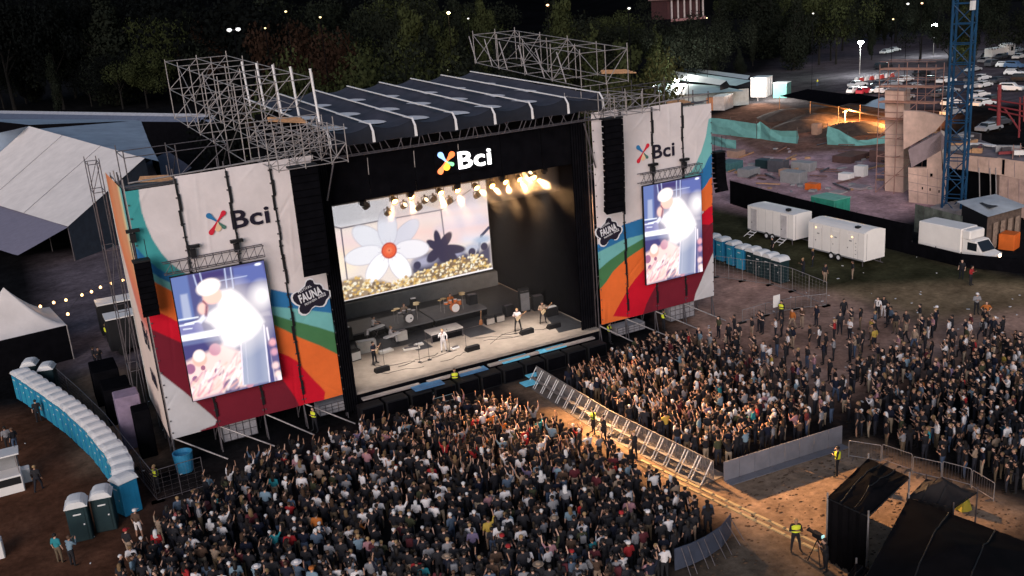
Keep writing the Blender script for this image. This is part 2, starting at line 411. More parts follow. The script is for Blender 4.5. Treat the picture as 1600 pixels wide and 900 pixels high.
# front truss under the valance
for z, y in ((17.45, V0-0.25), (17.45, V0+0.35), (18.15, V0-0.15), (18.15, V0+0.35)):
    rod(stage, (18.2, y, z), (38.5, y, z), 0.04, M_alud, 'truss_chord')
x = 18.3
while x < 38.2:
    for q in (random.uniform(-.1, .1), random.uniform(.3, .6)):
        rod(stage, (x+q, V0-0.25, 17.47), (x+q+random.choice((-.35, -.15, .2, .4)), V0-0.2, 18.16), 0.028, M_alud, 'truss_lacing')
    x += 0.98
for u, v in ((17.7, 60.2), (37.6, 60.2), (17.7, 75.8), (37.6, 75.8)):
    for du in (-.25, .25): rod(stage, (u+du, v, 0), (u+du, v, 18), 0.05, M_alud, 'tower_leg')
for u0, z0, u1, z1 in ((17.6, 14.9, 18.4, 17.5), (36.9, 17.3, 37.7, 14.0)): rod(stage, (u0, V0-.3, z0), (u1, V0-.3, z1), 0.06, M_alud, 'knee_brace')

# ------------------------------------------------------------------ printed banner walls
WREF = lin(206)
def bp(r, g, b): return tuple(min(0.8, lin(c)/WREF*0.70) for c in (r, g, b))
C_W, C_TEAL, C_TEAL2, C_BLUE, C_OR, C_RED, C_MAR, C_GRN, C_TRI = bp(206,198,199), bp(62,146,148), bp(108,172,172), bp(42,108,160), bp(222,104,48), bp(190,16,40), bp(108,26,42), bp(66,114,74), bp(186,184,188)
def uz(pts, v=V0): return [onv(x, y, v) for x, y in pts]
LAY_L = [(uz(p), c) for p, c in [
    ([(423,452),(447,457),(475,461),(517,463),(530,463),(545,610),(420,690)], C_BLUE),
    ([(419,479),(437,480),(460,482),(525,490),(532,493),(545,610),(420,690)], C_TEAL2),
    ([(424,491),(440,496),(457,501),(500,512),(528,521),(545,610),(420,690)], C_GRN),
    ([(424,506),(446,516),(467,527),(500,540),(534,557),(545,610),(420,690)], C_OR),
    ([(424,543),(434,550),(450,556),(464,564),(487,590),(500,603),(508,612),(500,660),(420,690)], C_RED),
    ([(418,560),(432,580),(447,600),(462,622),(470,640),(330,700),(260,560)], C_MAR),
    ([(190,290),(216,288),(218,310),(222,332),(229,353),(239,375),(252,395),(266,411),(281,422),(297,432),(330,440),(330,520),(180,520)], C_TEAL),
    ([(203,371),(212,386),(228,403),(245,418),(264,429),(285,437),(300,520),(205,520)], C_BLUE),
    ([(212,412),(232,422),(250,434),(268,443),(290,455),(300,540),(215,540)], C_TEAL2),
    ([(215,428),(235,437),(255,448),(270,456),(295,470),(300,560),(215,560)], C_OR),
    ([(224,484),(246,487),(262,494),(277,502),(300,514),(310,640),(230,640)], C_RED),
    ([(228,508),(240,516),(258,524),(280,534),(302,548),(360,650),(330,690),(240,600)], C_MAR),
    ([(244,574),(250,583),(290,614),(330,648),(339,657),(336,664),(270,690),(250,690)], C_TRI)]]
LAY_R = [(uz(p), c) for p, c in [
    ([(920,392),(929,386),(950,371),(974,351),(1005,341),(1030,335),(1030,500),(930,500)], C_BLUE),
    ([(920,402),(930,397),(950,386),(975,374),(1007,365),(1030,358),(1030,500),(930,500)], C_TEAL2),
    ([(920,433),(933,424),(948,411),(977,389),(1007,371),(1030,360),(1030,500),(930,500)], C_GRN),
    ([(925,460),(935,455),(948,440),(958,425),(978,405),(1008,384),(1030,372),(1030,510),(930,510)], C_OR),
    ([(958,494),(964,482),(972,468),(980,454),(993,436),(1009,418),(1030,398),(1040,500)], C_RED),
    ([(1004,492),(1010,474),(1018,458),(1027,443),(1050,425),(1085,400),(1100,330),(1125,330),(1125,480)], C_MAR),
    ([(1120,180),(1107,186),(1103,212),(1096,238),(1088,256),(1080,268),(1060,280),(1060,330),(1125,330)], C_TEAL2),
    ([(1120,232),(1108,245),(1101,261),(1090,274),(1070,290),(1070,330),(1125,330)], C_BLUE),
    ([(1120,272),(1109,279),(1102,290),(1090,305),(1080,330),(1125,330)], C_OR),
    ([(1120,318),(1108,324),(1098,334),(1085,350),(1125,352)], C_RED),
    ([(1120,342),(1109,350),(1098,362),(1080,380),(1080,430),(1120,420)], C_MAR),
    ([(1118,386),(1111,401),(1098,434),(1087,458),(1084,470),(1120,470)], C_TRI)]]
M_print = vmat('banner_print', 0.85, fine=0.06, scale=1.3)
def banner_wall(name, label, seams, z0, ztops, layers, rng_seed):
    t = thing(name, label, 'banner', ((seams[0]+seams[-1])/2, V0, 0))
    st = 0.055
    for k in range(len(seams)-1):
        a, c = seams[k]+0.02, seams[k+1]-0.02
        U, Z = np.meshgrid(np.arange(a, c+st*.99, (c-a)/max(1, round((c-a)/st))), np.arange(z0, ztops[k]+st*.5, st), indexing='ij')
        C = paint(U, Z, layers, C_W, step=st)
        wob = 0.05*np.sin(Z*1.3+k)*np.sin((U-a)/(c-a)*math.pi)+0.012*np.sin((U+Z)*2.1+k*2)
        cr_ = random.Random(rng_seed*10+k)
        for q in range(9):
            px_, pz_, an = cr_.uniform(a, c), cr_.uniform(z0, ztops[k]), cr_.choice((.7, -.7, .9, -.8, 1.57, 1.5)); dd = (U-px_)*math.sin(an)-(Z-pz_)*math.cos(an); al = (U-px_)*math.cos(an)+(Z-pz_)*math.sin(an)
            wob = wob+cr_.choice((-1, 1))*cr_.uniform(.010, .026)*np.exp(-(dd/.10)**2)*np.exp(-(al/cr_.uniform(.8, 2.2))**2)
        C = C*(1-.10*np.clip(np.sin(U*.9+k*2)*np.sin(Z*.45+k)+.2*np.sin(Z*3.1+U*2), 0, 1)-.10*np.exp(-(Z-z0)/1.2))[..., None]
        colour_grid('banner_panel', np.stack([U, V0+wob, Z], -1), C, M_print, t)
        eb_ = MB()
        for q in range(int((ztops[k]-z0)/.8)):
            for e_ in (a+.07, c-.07): eb_.box((e_, V0-.055, z0+.4+.8*q), (.09, .02, .09))
        tag(eb_.build('eyelet', M_alud, t), kind='stuff')
    return t
SEAM_L = [5.9, 8.75, 11.72, 14.35, 17.15]
SEAM_R = [37.7, 40.15, 42.95, 45.75, 48.62]
banL = banner_wall('banner_wall', 'tall striped sponsor banner wall on the stage side by the blue toilets', SEAM_L, 1.72, [17.35, 17.8, 17.85, 17.85], LAY_L, 1)
banR = banner_wall('banner_wall', 'tall striped sponsor banner wall on the stage side by the trailers', SEAM_R, 1.85, [17.9, 17.75, 17.75, 17.3], LAY_R, 2)
for t, sm in ((banL, SEAM_L), (banR, SEAM_R)):
    for s_ in sm[1:-1]:
        b = MB()
        for j in range(16): b.box((s_+0.05*math.sin(j*2.1), V0-0.10, 17.2-0.95*j), (0.12+0.05*math.sin(j*1.3), 0.07, 0.96), mi=0)
        b.build('hanging_cable', M_blackp, t)
    for z in (1.72, 5.6, 9.6, 13.6, 17.5): rod(t, (sm[0], V0+0.35, z), (sm[-1], V0+0.35, z), 0.045, M_alud, 'ledger')
    for s_ in sm:
        for dv in (0.35, 2.2): rod(t, (s_, V0+dv, 0), (s_, V0+dv, 18.2), 0.045, M_alud, 'standard')
        rod(t, (s_, V0-0.06, 0.0), (s_, V0+0.3, 1.8), 0.045, M_alud, 'standard')
    for k in range(len(sm)-1):
        rod(t, (sm[k], V0+.32, 1.7), (sm[k+1], V0-1.4, 0.05), 0.05, M_alu, 'raking_brace')
        rod(t, (sm[k], V0+2.2, 0.2), (sm[k+1], V0+2.2, 8), 0.04, M_alud, 'brace')
    rod(t, (sm[0]+0.3, V0+0.2, sm[0]*0+17.75), (sm[-1], V0+0.2, 18.05), 0.05, M_alu, 'top_rail')
MB().bx(SEAM_L[0]+.2, SEAM_L[-1]-.2, V0+0.6, V0+2.0, 17.3, 17.36).build('top_platform', M_alud, banL)
MB().bx(SEAM_R[0]+.6, SEAM_R[-1]-.2, V0+0.6, V0+2.0, 17.3, 17.36).build('top_platform', M_alud, banR)
# logo petals
def petal(cx, cz, ang, L, w0, w1, n=10):
    """teardrop from the centre outwards"""
    ca, sa = math.cos(ang), math.sin(ang); pts = []
    prof = [(0.0, w0)]+[(0.25, w0*0.9+w1*0.18), (0.5, w1*0.62), (0.68, w1*0.95)]
    for t, h in prof: pts.append((t*L, -h))
    for i in range(1, n): th = -math.pi/2+math.pi*i/n; pts.append((0.75*L+w1*1.05*math.cos(th), w1*math.sin(th)))
    for t, h in reversed(prof): pts.append((t*L, h))
    return [(cx+x*ca-y*sa, cz+x*sa+y*ca) for x, y in pts]
def logo(parent, cx, cz, s_, v, cols, th=0.01):
    for k, (ang, L, w1, c) in enumerate(cols):
        MB().plate(petal(cx, cz, ang, L*s_, 0.035*s_, w1*s_), v-0.004*k, th).build('logo_petal', c, parent)
P_blue = mat('print_blue', bp(40,110,160), 0.85, var=.05); P_red = mat('print_red', bp(196,36,56), 0.85, var=.05)
P_grn = mat('print_green', bp(70,110,100), 0.85, var=.05); P_pch = mat('print_peach', bp(226,186,150), 0.85, var=.05)
P_ink = mat('print_ink', bp(26,22,38), 0.85, var=.05); P_wht = mat('print_white', bp(206,206,212), 0.85, var=.03)
XL = [(2.35, 0.80, 0.17, P_blue), (-0.85, 0.72, 0.12, P_grn), (-1.62, 0.50, 0.22, P_pch), (0.80, 0.85, 0.15, P_red), (-2.22, 0.98, 0.16, P_red)]
def on_banner_logo(parent, xi, yi, b0, b1):
    cu, cz = onv(xi, yi, V0); (u0, z0), (u1, z1) = onv(*b0, V0), onv(*b1, V0)
    logo(parent, cu, cz, 1.0, V0-0.06, XL)
    text_on_wall('Bci', u0, V0-0.06, z0, u1-u0, z1-z0, P_ink, parent, offset=0.022)
on_banner_logo(banL, 339, 346, (363.5,358), (418,320))
on_banner_logo(banR, 1004, 238, (1019.5,249), (1053,221))
def festival_badge(parent, c, x0y0, mirror=False):
    """black blob badge with white rim; outline surveyed on the picture of the other banner, in badge units"""
    out = [(470,115),(520,130),(548,195),(590,205),(650,205),(690,240),(708,295),(760,310),(815,330),(832,380),(815,440),(770,490),(745,560),(705,605),(640,612),(560,602),(505,640),(455,720),(400,758),(330,755),(280,715),(268,655),(285,600),(225,575),(165,520),(143,455),(160,395),(215,355),(275,340),(320,285),(375,245),(390,175),(420,130)]
    pts = [onv(445+x/12, 425+y/12, V0) for x, y in out]
    cx = sum(p[0] for p in pts)/len(pts); cz = sum(p[1] for p in pts)/len(pts)
    k = 0.93 if mirror else 1.0
    P = [(c[0]+(x-cx)*k, c[1]+(z-cz)*k) for x, z in pts]
    big = [(c[0]+(x-c[0])*1.12, c[1]+(z-c[1])*1.10) for x, z in P]
    MB().plate(big, V0-0.055, 0.01).build('badge_rim', P_wht, parent)
    MB().plate(P, V0-0.065, 0.01).build('badge', P_ink, parent)
    a = R(13)
    text_on_wall('FAUNA', c[0]-0.72*k, V0-0.08, c[1]-0.34*k, 1.55*k, 0.58*k, P_wht, parent, 0.035, a)
    text_on_wall('FESTIVAL', c[0]-0.78*k, V0-0.08, c[1]+0.34*k, 0.95*k, 0.17*k, P_wht, parent, 0.0, R(17))
    text_on_wall('PRIMAVERA', c[0]-0.45*k, V0-0.08, c[1]-0.55*k, 0.85*k, 0.15*k, P_wht, parent, 0.0, R(17))
    text_on_wall('2022', c[0]+0.45*k, V0-0.08, c[1]-0.25*k, 0.55*k, 0.22*k, P_wht, parent, 0.01, R(12))
festival_badge(banL, onv(485.5, 462.5, V0), None)
festival_badge(banR, onv(950.5, 361, V0), None, True)
# narrow return banner facing the toilets
ret = thing('return_banner', 'narrow orange and white banner turned towards the blue toilets', 'banner', (5.7, 62, 0))
NV, NZ = 60, 240
s_ = np.linspace(0, 1, NV); q_ = np.linspace(0, 1, NZ); S_, Q_ = np.meshgrid(s_, q_, indexing='ij')
vtop = onu(163, 273, 5.75)[0]; vbot = onu(239, 650, 5.75)[0]
Vr = 59.45+S_*((vtop-59.45)*Q_+(vbot-59.45)*(1-Q_)); Zr = 1.75+Q_*(17.5-1.75)
C = np.empty(S_.shape+(3,)); C[:] = bp(216,196,186)
edge = 0.10+0.9*np.clip((Q_-0.30)/0.5, 0, 1)**0.8
def blend(a, col):
    C[:] = C*(1-a[..., None])+np.array(col)*a[..., None]
sw = lambda x, w: np.clip(0.5+x/w, 0, 1)
blend(sw(edge-S_, 0.12)*sw(Q_-0.42, 0.1), bp(206,112,104))
blend(sw(edge-S_-0.02, 0.15)*sw(Q_-0.56, 0.25), bp(232,130,88))
blend(sw(edge-S_-0.30, 0.3)*sw(Q_-0.66, 0.3), bp(226,150,110))
blend(sw(0.22-S_, 0.14)*sw(Q_-0.72, 0.3), bp(222,206,160))
blend(sw(0.10-S_, 0.08)*sw(Q_-0.80, 0.2), bp(110,180,182))
blend(sw(S_-0.93, 0.05), bp(226,214,206))
colour_grid('banner_panel', np.stack([np.full_like(S_, 5.78), Vr, Zr], -1), C, M_print, ret)
def side_text(body, v_far, z, L, h, m, rot):
    me = text_mesh(body, 1.0, 0.02, m, 'lettering', 0.01)
    co = np.empty(len(me.vertices)*3, np.float32); me.vertices.foreach_get('co', co); co = co.reshape(-1, 3); mn, mx = co.min(0), co.max(0)
    x = (co[:,0]-mn[0])/(mx[0]-mn[0])*L; y = (co[:,1]-mn[1])/(mx[1]-mn[1])*h
    c, s2 = math.cos(rot), math.sin(rot)
    me.vertices.foreach_set('co', np.stack([5.73-co[:,2], v_far-(x*c-y*s2), z+x*s2+y*c], 1).astype(np.float32).reshape(-1)); me.update()
    return link('lettering', me, ret)
side_text('Bci', 62.4, 7.2, 2.0, 1.5, P_ink, 0.0)
side_text('FAUNA', 62.6, 4.6, 2.2, 0.9, P_ink, 0.0)
for v in (59.5, 61.6, 63.7, 66.0): rod(ret, (5.95, v, 0), (5.95, v, 18.0 if v < 65 else 17.6), 0.045, M_alu, 'standard')
for z in (2, 6, 10, 14, 17.4): rod(ret, (5.95, 59.5, z), (5.95, 66, z), 0.04, M_alu, 'ledger')

# ------------------------------------------------------------------ scaffold towers beside the banner and on the wings
def scaffold(name, label, us, vs, zs, group=None, r=0.036, m=None, diag=0.75, seed=1, over=0.35, slope=0.0):
    rr = random.Random(seed); rod_ = globals()['rod']; SLP = lambda p: (p[0], p[1], p[2]+(slope*(p[1]-vs[0]) if p[2] > 1 else 0)); rod = lambda t, a, b, *k: rod_(t, SLP(a), SLP(b), *k); t = thing(name, label, 'scaffold', (us[0], vs[0], 0 if zs[0] < 1 else zs[0]), group); m = m or M_alu
    for u in us:
        for v in vs: rod(t, (u, v, zs[0]-0.1), (u, v, zs[-1]+over*rr.uniform(.4, 1.2)), r, m, 'standard')
    for z in zs:
        for v in vs:
            for a, c in zip(us[:-1], us[1:]): rod(t, (a, v, z), (c, v, z), r*.85, m, 'ledger')
        for u in us:
            for a, c in zip(vs[:-1], vs[1:]): rod(t, (u, a, z), (u, c, z), r*.85, m, 'ledger')
    for z0, z1 in zip(zs[:-1], zs[1:]):
        for u in us:
            for k, (a, c) in enumerate(zip(vs[:-1], vs[1:])):
                if rr.random() < diag: (rod(t, (u, a, z0), (u, c, z1), r*.8, m, 'brace') if (k % 2) else rod(t, (u, c, z0), (u, a, z1), r*.8, m, 'brace'))
        for v in vs:
            for k, (a, c) in enumerate(zip(us[:-1], us[1:])):
                if rr.random() < diag: rod(t, (a, v, z0), (c, v, z1), r*.8, m, 'brace')
    return t
scL = scaffold('scaffold_tower', 'open scaffold tower on the roof wing above the toilets side', [13.2, 15.7, 18.1], [60.2, 64.6, 69.0, 73.5, 78.0, 83.5], [17.9, 20.2, 22.4], 'rooftop scaffold towers', seed=3, slope=.04)
scR = scaffold('scaffold_tower', 'open scaffold tower on the roof wing above the trailers side', [38.8, 41.0, 43.0], [62.0, 66.2, 70.5, 75.0, 79.5], [19.5, 21.9], 'rooftop scaffold towers', seed=5, slope=.075)
for v in (60.2, 64.6, 69.0, 73.5, 78.0): rod(scL, (18.15, v, 19.6), (18.0, v, 23.0), 0.08, M_strap, 'white_post')
for v in (64, 67.2, 70, 73.3, 76, 79): rod(scR, (38.7, v, 19.6+.07*(v-62)), (38.8, v+1.3, 21.8+.075*(v-62)), 0.05, M_alu, 'brace')
# front outriggers that carry the line arrays
for us, v0, seed, side in (([14.0, 15.6, 17.2, 18.2], 55.6, 11, 'toilets'), ([37.6, 38.6, 39.9, 41.4], 56.0, 12, 'trailers')):
    scaffold('outrigger_truss', 'front scaffold outrigger holding the speaker column on the %s side' % side, us, [v0, v0+2, v0+4.2, v0+6.5], [17.75, 18.8, 19.7] if side == 'toilets' else [17.9, 18.9], 'line array outriggers', 0.034, seed=seed, diag=0.65, over=0.5)
for side, us, vs, zs, seed in (('toilets', [4.8, 5.5], [66.4, 68.4], [0.1, 4.2, 8.4, 12.6, 16.4, 18.2], 21),):
    scaffold('scaffold_buttress', 'slim scaffold buttress behind the narrow return banner', us, vs, zs, None, 0.03, seed=seed, diag=0.6, m=M_alud)
scaffold('scaffold_buttress', 'low roof scaffold behind the banner wall by the toilets', [6.5, 9.5, 12.6], [61.8, 65.5], [16.4, 18.9], None, 0.035, seed=23, diag=0.4, m=M_alud)
scaffold('scaffold_buttress', 'low roof scaffold behind the banner wall by the trailers', [42, 45, 48.2], [61.4, 64.5], [16.2, 18.8], None, 0.035, seed=24, diag=0.5, m=M_alud)
def lumber(label, a, b, n=4, w=0.22):
    a = Vector(a); b = Vector(b); t = thing('lumber_bundle', label, 'timber', a)
    for k in range(n):
        o = MB(); d = (b-a); L = d.length
        o.box((0, 0, 0), (L*(1-0.07*k), w*.8, 0.09)); ob = o.build('plank', M_wood)
        ob.matrix_basis = Matrix.Translation((a+b)/2+Vector((0, (k-1.5)*w, 0.06*k))) @ Matrix.Rotation(math.atan2(d.y, d.x)+0.05*k, 4, 'Z') @ Matrix.Rotation(-math.asin(d.z/L), 4, 'Y')
        ob.parent = t; ob.matrix_parent_inverse = t.matrix_basis.inverted()
lumber('orange planks lying on top of the banner wall by the toilets', (6.9, 60.9, 17.6), (8.9, 60.3, 17.45))
lumber('orange planks lying in the scaffold above the speaker column', (15.6, 63, 19.9), (17.4, 60.6, 19.75))
lumber('orange planks lying in the scaffold beside the roof corner', (41.2, 63.2, 20.2), (43.9, 62.6, 20.0))
lumber('orange planks lying on top of the banner wall by the trailers', (45.4, 60.6, 17.5), (47.6, 60.4, 17.4))

# ------------------------------------------------------------------ line arrays
def line_array(label, u, v, ztop, n, w, h, curve, m=None, group='hanging speaker columns', yaw=0.0):
    t = thing('line_array', label, 'loudspeaker', (u, v, ztop), group)
    MB().bx(u-w/2, u+w/2, v-0.35, v+0.35, ztop+0.02, ztop+0.14).build('flying_frame', M_blackp, t)
    p = Vector((u, v, ztop)); a = 0.0
    for k in range(n):
        a += curve*(k/n)**1.5/n*2
        d = Vector((0, math.sin(a), -math.cos(a))); c = p+d*(h/2)
        b = MB()
        mm = Matrix.Translation(c) @ Matrix.Rotation(yaw, 4, 'Z') @ Matrix.Rotation(a, 4, 'X')
        hw, hd, hh = w/2, 0.32, h/2*0.94
        vs_ = [mm @ Vector(q) for q in [(-hw,-hd,-hh),(hw,-hd,-hh),(hw*.8,hd,-hh*.8),(-hw*.8,hd,-hh*.8),(-hw,-hd,hh),(hw,-hd,hh),(hw*.8,hd,hh*.8),(-hw*.8,hd,hh*.8)]]
        b.add(vs_, [(0,3,2,1),(4,5,6,7),(0,1,5,4),(1,2,6,5),(2,3,7,6),(3,0,4,7)])
        o = b.build('speaker_cabinet', M_black, t)
        g = MB(); vs_ = [mm @ Vector(q) for q in [(-hw*.9,-hd-.03,-hh*.8),(hw*.9,-hd-.03,-hh*.8),(hw*.9,-hd-.03,hh*.8),(-hw*.9,-hd-.03,hh*.8),(-hw*.9,-hd+.02,-hh*.8),(hw*.9,-hd+.02,-hh*.8),(hw*.9,-hd+.02,hh*.8),(-hw*.9,-hd+.02,hh*.8)]]
        g.add(vs_, [(0,1,2,3),(0,1,5,4),(1,2,6,5),(2,3,7,6),(3,0,4,7)]); g.build('grille', M_black, o)
        p = p+d*h
    for du in (-w*.4, w*.4): rod(t, (u+du, v, ztop+.1), (u+du, v, ztop+1.3), 0.02, M_blackp, 'chain')
    return t
line_array('long black speaker column hanging between the toilets side banner and the stage', 15.75, 57.0, 17.55, 15, 1.72, 0.445, 0.12)
line_array('long black speaker column hanging between the stage and the trailers side banner', 37.95, 57.0, 17.6, 15, 1.55, 0.445, 0.16)
line_array('short black speaker column hanging on the outer corner beside the return banner', 5.95, 58.0, 13.4, 9, 0.95, 0.36, 0.25)
t4 = line_array('short tilted black speaker column hanging beyond the far banner edge', 50.4, 60.6, 13.1, 8, 0.95, 0.40, -0.5)
# small black hoists on the banner cables
for (px, py), lab in (((302,396),'above the near video screen, outer one'),((370,387),'above the near video screen, inner one'),((208,372),'over the short corner speaker column'),((1020,266),'under the far logo'),((1069,258),'right of the far logo')):
    u, z = onv(px, py, V0-0.35)
    t = thing('chain_hoist', 'black motor hoist on a banner cable '+lab, 'hoist', (u, V0-0.35, z), 'motor hoists on the banner cables')
    MB().box((u, V0-.35, z), (0.32, 0.3, 0.5)).build('motor', M_blackp, t); MB().box((u+.05, V0-.35, z+.42), (0.75, 0.3, 0.18)).build('clamp', M_blackp, t)
    rod(t, (u, V0-.35, z-.2), (u, V0-.35, z-1.5), 0.03, M_blackp, 'chain')
# ================================================================== PEOPLE
# a figure is grown from a posed skeleton of tapered limbs, merged into one skin and thinned out
SKIN, HAIR, TOP, LEG, SHOE = range(5)
def skeleton(arms='down', legs='stand', lean=0.0, hair='short', sleeve='short', shorts=False, spread=0.0):
    """returns capsules (a, b, ra, rb, region); the figure faces +Y and is about 1.72 m tall"""
    P = {}; cap = []
    hip = 0.93; sit = legs in ('sit', 'ground')
    if legs == 'sit': hip = 0.52
    if legs == 'ground': hip = 0.14
    ln = math.sin(lean); up = math.cos(lean)
    def T(x, y, h): return Vector((x, y+h*ln, hip+h*up))          # torso point at height h above the hip
    sh = 0.50; 
    for s in (-1, 1):
        h0 = Vector((0.09*s, 0, hip))
        if legs == 'stand': kn = Vector((0.11*s+spread*s, 0.02, 0.50)); an = Vector((0.12*s+spread*1.6*s, 0, 0.09)); toe = an+Vector((0.03*s, 0.17, -0.045))
        elif legs == 'walk': kn = Vector((0.10*s, 0.16*s+0.04, 0.50)); an = Vector((0.10*s, 0.26*s-0.06, 0.10 if s > 0 else 0.14)); toe = an+Vector((0.01*s, 0.17, -0.05))
        elif legs == 'sit': kn = Vector((0.16*s, 0.42, 0.50)); an = Vector((0.17*s, 0.44, 0.09)); toe = an+Vector((0.03*s, 0.17, -0.045))
        else: kn = Vector((0.14*s, 0.40, 0.40 if s > 0 else 0.20)); an = Vector((0.13*s, 0.70, 0.08)); toe = an+Vector((0.03*s, 0.14, 0.06))
        cap.append((h0, kn, 0.092, 0.062, LEG)); cap.append((kn, an, 0.058, 0.040, SKIN if shorts else LEG)); cap.append((an, toe, 0.045, 0.038, SHOE))
    cap.append((T(-.07, 0, 0.0), T(.07, 0, 0.0), .112, .112, LEG))
    cap.append((T(-.065, 0, .17), T(.065, 0, .17), .105, .105, TOP)); cap.append((T(-.085, 0, .33), T(.085, 0, .33), .112, .112, TOP))
    cap.append((T(0, 0, .05), T(0, 0, .40), .11, .12, TOP)); cap.append((T(-.155, -.01, sh-.01), T(.155, -.01, sh-.01), .072, .072, TOP))
    cap.append((T(0, -.005, sh), T(0, .01, sh+.12), .055, .05, SKIN))
    hd = T(0, .03, sh+.20); cap.append((hd+Vector((0, -.015, .03)), hd+Vector((0, .02, -.035)), .098, .078, SKIN)); cap.append((hd+Vector((0, .09, -.01)), hd+Vector((0, .10, -.03)), .018, .02, SKIN))
    cap.append((hd+Vector((0, -.035, .05)), hd+Vector((0, -.03, .05)), .102, .1, HAIR))
    if hair == 'long': cap.append((hd+Vector((0, -.07, .02)), hd+Vector((0, -.11, -.22)), .09, .075, HAIR))
    if hair == 'bun': cap.append((hd+Vector((0, -.09, .11)), hd+Vector((0, -.10, .11)), .05, .05, HAIR))
    for s in (-1, 1):
        a = T(.19*s, -.01, sh-.01)
        k = arms
        if arms == 'one_up': k = 'up' if s > 0 else 'down'
        if arms == 'wave': k = 'up' if s < 0 else 'bent'
        if k == 'down': e = a+Vector((.06*s, -.03, -.27)); h = e+Vector((.01*s, .07, -.24))
        elif k == 'up': e = a+Vector((.10*s, .10, .24)); h = e+Vector((-.02*s, .10, .23))
        elif k == 'bent': e = a+Vector((.07*s, .0, -.26)); h = e+Vector((-.08*s, .22, .09))
        elif k == 'phone': e = a+Vector((.05*s, .14, -.18)); h = e+Vector((-.13*s, .14, .21))
        elif k == 'rail': e = a+Vector((.08*s, .14, -.20)); h = e+Vector((-.06*s, .24, -.02))
        elif k == 'hips': e = a+Vector((.16*s, -.08, -.22)); h = e+Vector((-.14*s, .10, -.17))
        elif k == 'play': e = a+(Vector((.10*s, .02, -.25))); h = e+(Vector((-.14, .20, .02)) if s > 0 else Vector((.02, .22, .12)))
        elif k == 'drum': e = a+Vector((.12*s, .10, -.22)); h = e+Vector((-.05*s, .24, .06))
        elif k == 'cross': e = a+Vector((.07*s, .04, -.26)); h = e+Vector((-.24*s, .16, .07))
        elif k == 'mic': e = a+Vector((.10*s, .08, -.22)); h = e+Vector((-.16*s, .12, .22)) if s > 0 else e+Vector((.05, .14, -.18))
        else: e = a+Vector((.25*s, .02, -.05)); h = e+Vector((.22*s, .08, .05))
        cap.append((a, e, .058, .045, TOP)); cap.append((e, h, .042, .030, TOP if sleeve == 'long' else SKIN))
        d = (h-e).normalized(); q = d.to_track_quat('Z', 'X')
        cap.append((h, h+d*.07, .034, .036, SKIN))
        for j, (o, L) in enumerate(((-.026, .070), (-.009, .082), (.009, .078), (.026, .062))):
            b0 = h+d*.075+q @ Vector((0, o, 0)); cap.append((b0, b0+d*L+q @ Vector((.025, 0, 0)), .011, .009, SKIN))
        cap.append((h+d*.02+q @ Vector((0, -.03*s, 0)), h+d*.07+q @ Vector((.02, -.055*s, 0)), .013, .011, SKIN))
    return cap
def grow(name, cap, tris, voxel=0.024):
    bm = bmesh.new()
    for a, b, ra, rb, reg in cap:
        d = b-a; q = d.to_track_quat('Z', 'Y').to_matrix().to_4x4() if d.length > 1e-5 else Matrix.Identity(4)
        bmesh.ops.create_icosphere(bm, subdivisions=2, radius=ra, matrix=Matrix.Translation(a))
        bmesh.ops.create_icosphere(bm, subdivisions=2, radius=rb, matrix=Matrix.Translation(b))
        if d.length > 0.02: bmesh.ops.create_cone(bm, cap_ends=True, segments=10, radius1=ra, radius2=rb, depth=d.length, matrix=Matrix.Translation((a+b)/2) @ q)
    me = bpy.data.meshes.new(name); bm.to_mesh(me); bm.free()
    o = bpy.data.objects.new(name, me); COL.objects.link(o)
    r = o.modifiers.new('r', 'REMESH'); r.mode = 'VOXEL'; r.voxel_size = voxel
    s = o.modifiers.new('s', 'SMOOTH'); s.factor = 0.4; s.iterations = 2
    dg = bpy.context.evaluated_depsgraph_get(); n = max(1, len(o.evaluated_get(dg).data.polygons)*2)
    dc = o.modifiers.new('d', 'DECIMATE'); dc.ratio = min(1.0, tris/n)
    dg = bpy.context.evaluated_depsgraph_get()
    out = bpy.data.meshes.new_from_object(o.evaluated_get(dg)); bpy.data.objects.remove(o); bpy.data.meshes.remove(me)
    out.name = name
    F = len(out.polygons); cen = np.empty(F*3, np.float32); out.polygons.foreach_get('center', cen); cen = cen.reshape(-1, 3)
    best = np.full(F, 1e9); reg = np.zeros(F, np.int32)
    for a, b, ra, rb, g in cap:
        A = np.array(a); D = np.array(b-a); L2 = D@D+1e-9; t = np.clip(((cen-A)@D)/L2, 0, 1)
        dist = np.linalg.norm(cen-A-t[:, None]*D, axis=1)-(ra+(rb-ra)*t)
        if g == HAIR: dist = dist-0.004
        k = dist < best; best[k] = dist[k]; reg[k] = g
    for m in range(5): out.materials.append(PM[m])
    out.polygons.foreach_set('material_index', reg); out.polygons.foreach_set('use_smooth', np.ones(F, bool)); out.update()
    return out
PM = [mat('skin_tan', (0.36, 0.20, 0.14), 0.6, var=0.05), mat('hair_black', (0.012, 0.009, 0.008), 0.6, var=0.1), mat('cloth_black', (0.014, 0.014, 0.018), 0.85, var=0.1),
      mat('jeans_dark', (0.012, 0.013, 0.02), 0.85, var=0.15), mat('shoe_black', (0.015, 0.015, 0.015), 0.6, var=0.05)]
SKINS = [PM[0], mat('skin_light', (0.52, 0.32, 0.24), 0.6, var=0.05), mat('skin_brown', (0.30, 0.165, 0.11), 0.6, var=0.05)]
HAIRS = [PM[1], PM[1], PM[1], PM[1], PM[1], PM[1], PM[1], mat('hair_brown', (0.045, 0.025, 0.015), 0.6, var=0.1), mat('hair_brown2', (0.09, 0.05, 0.03), 0.6, var=0.1), mat('hair_fair', (0.30, 0.19, 0.09), 0.6, var=0.1)]
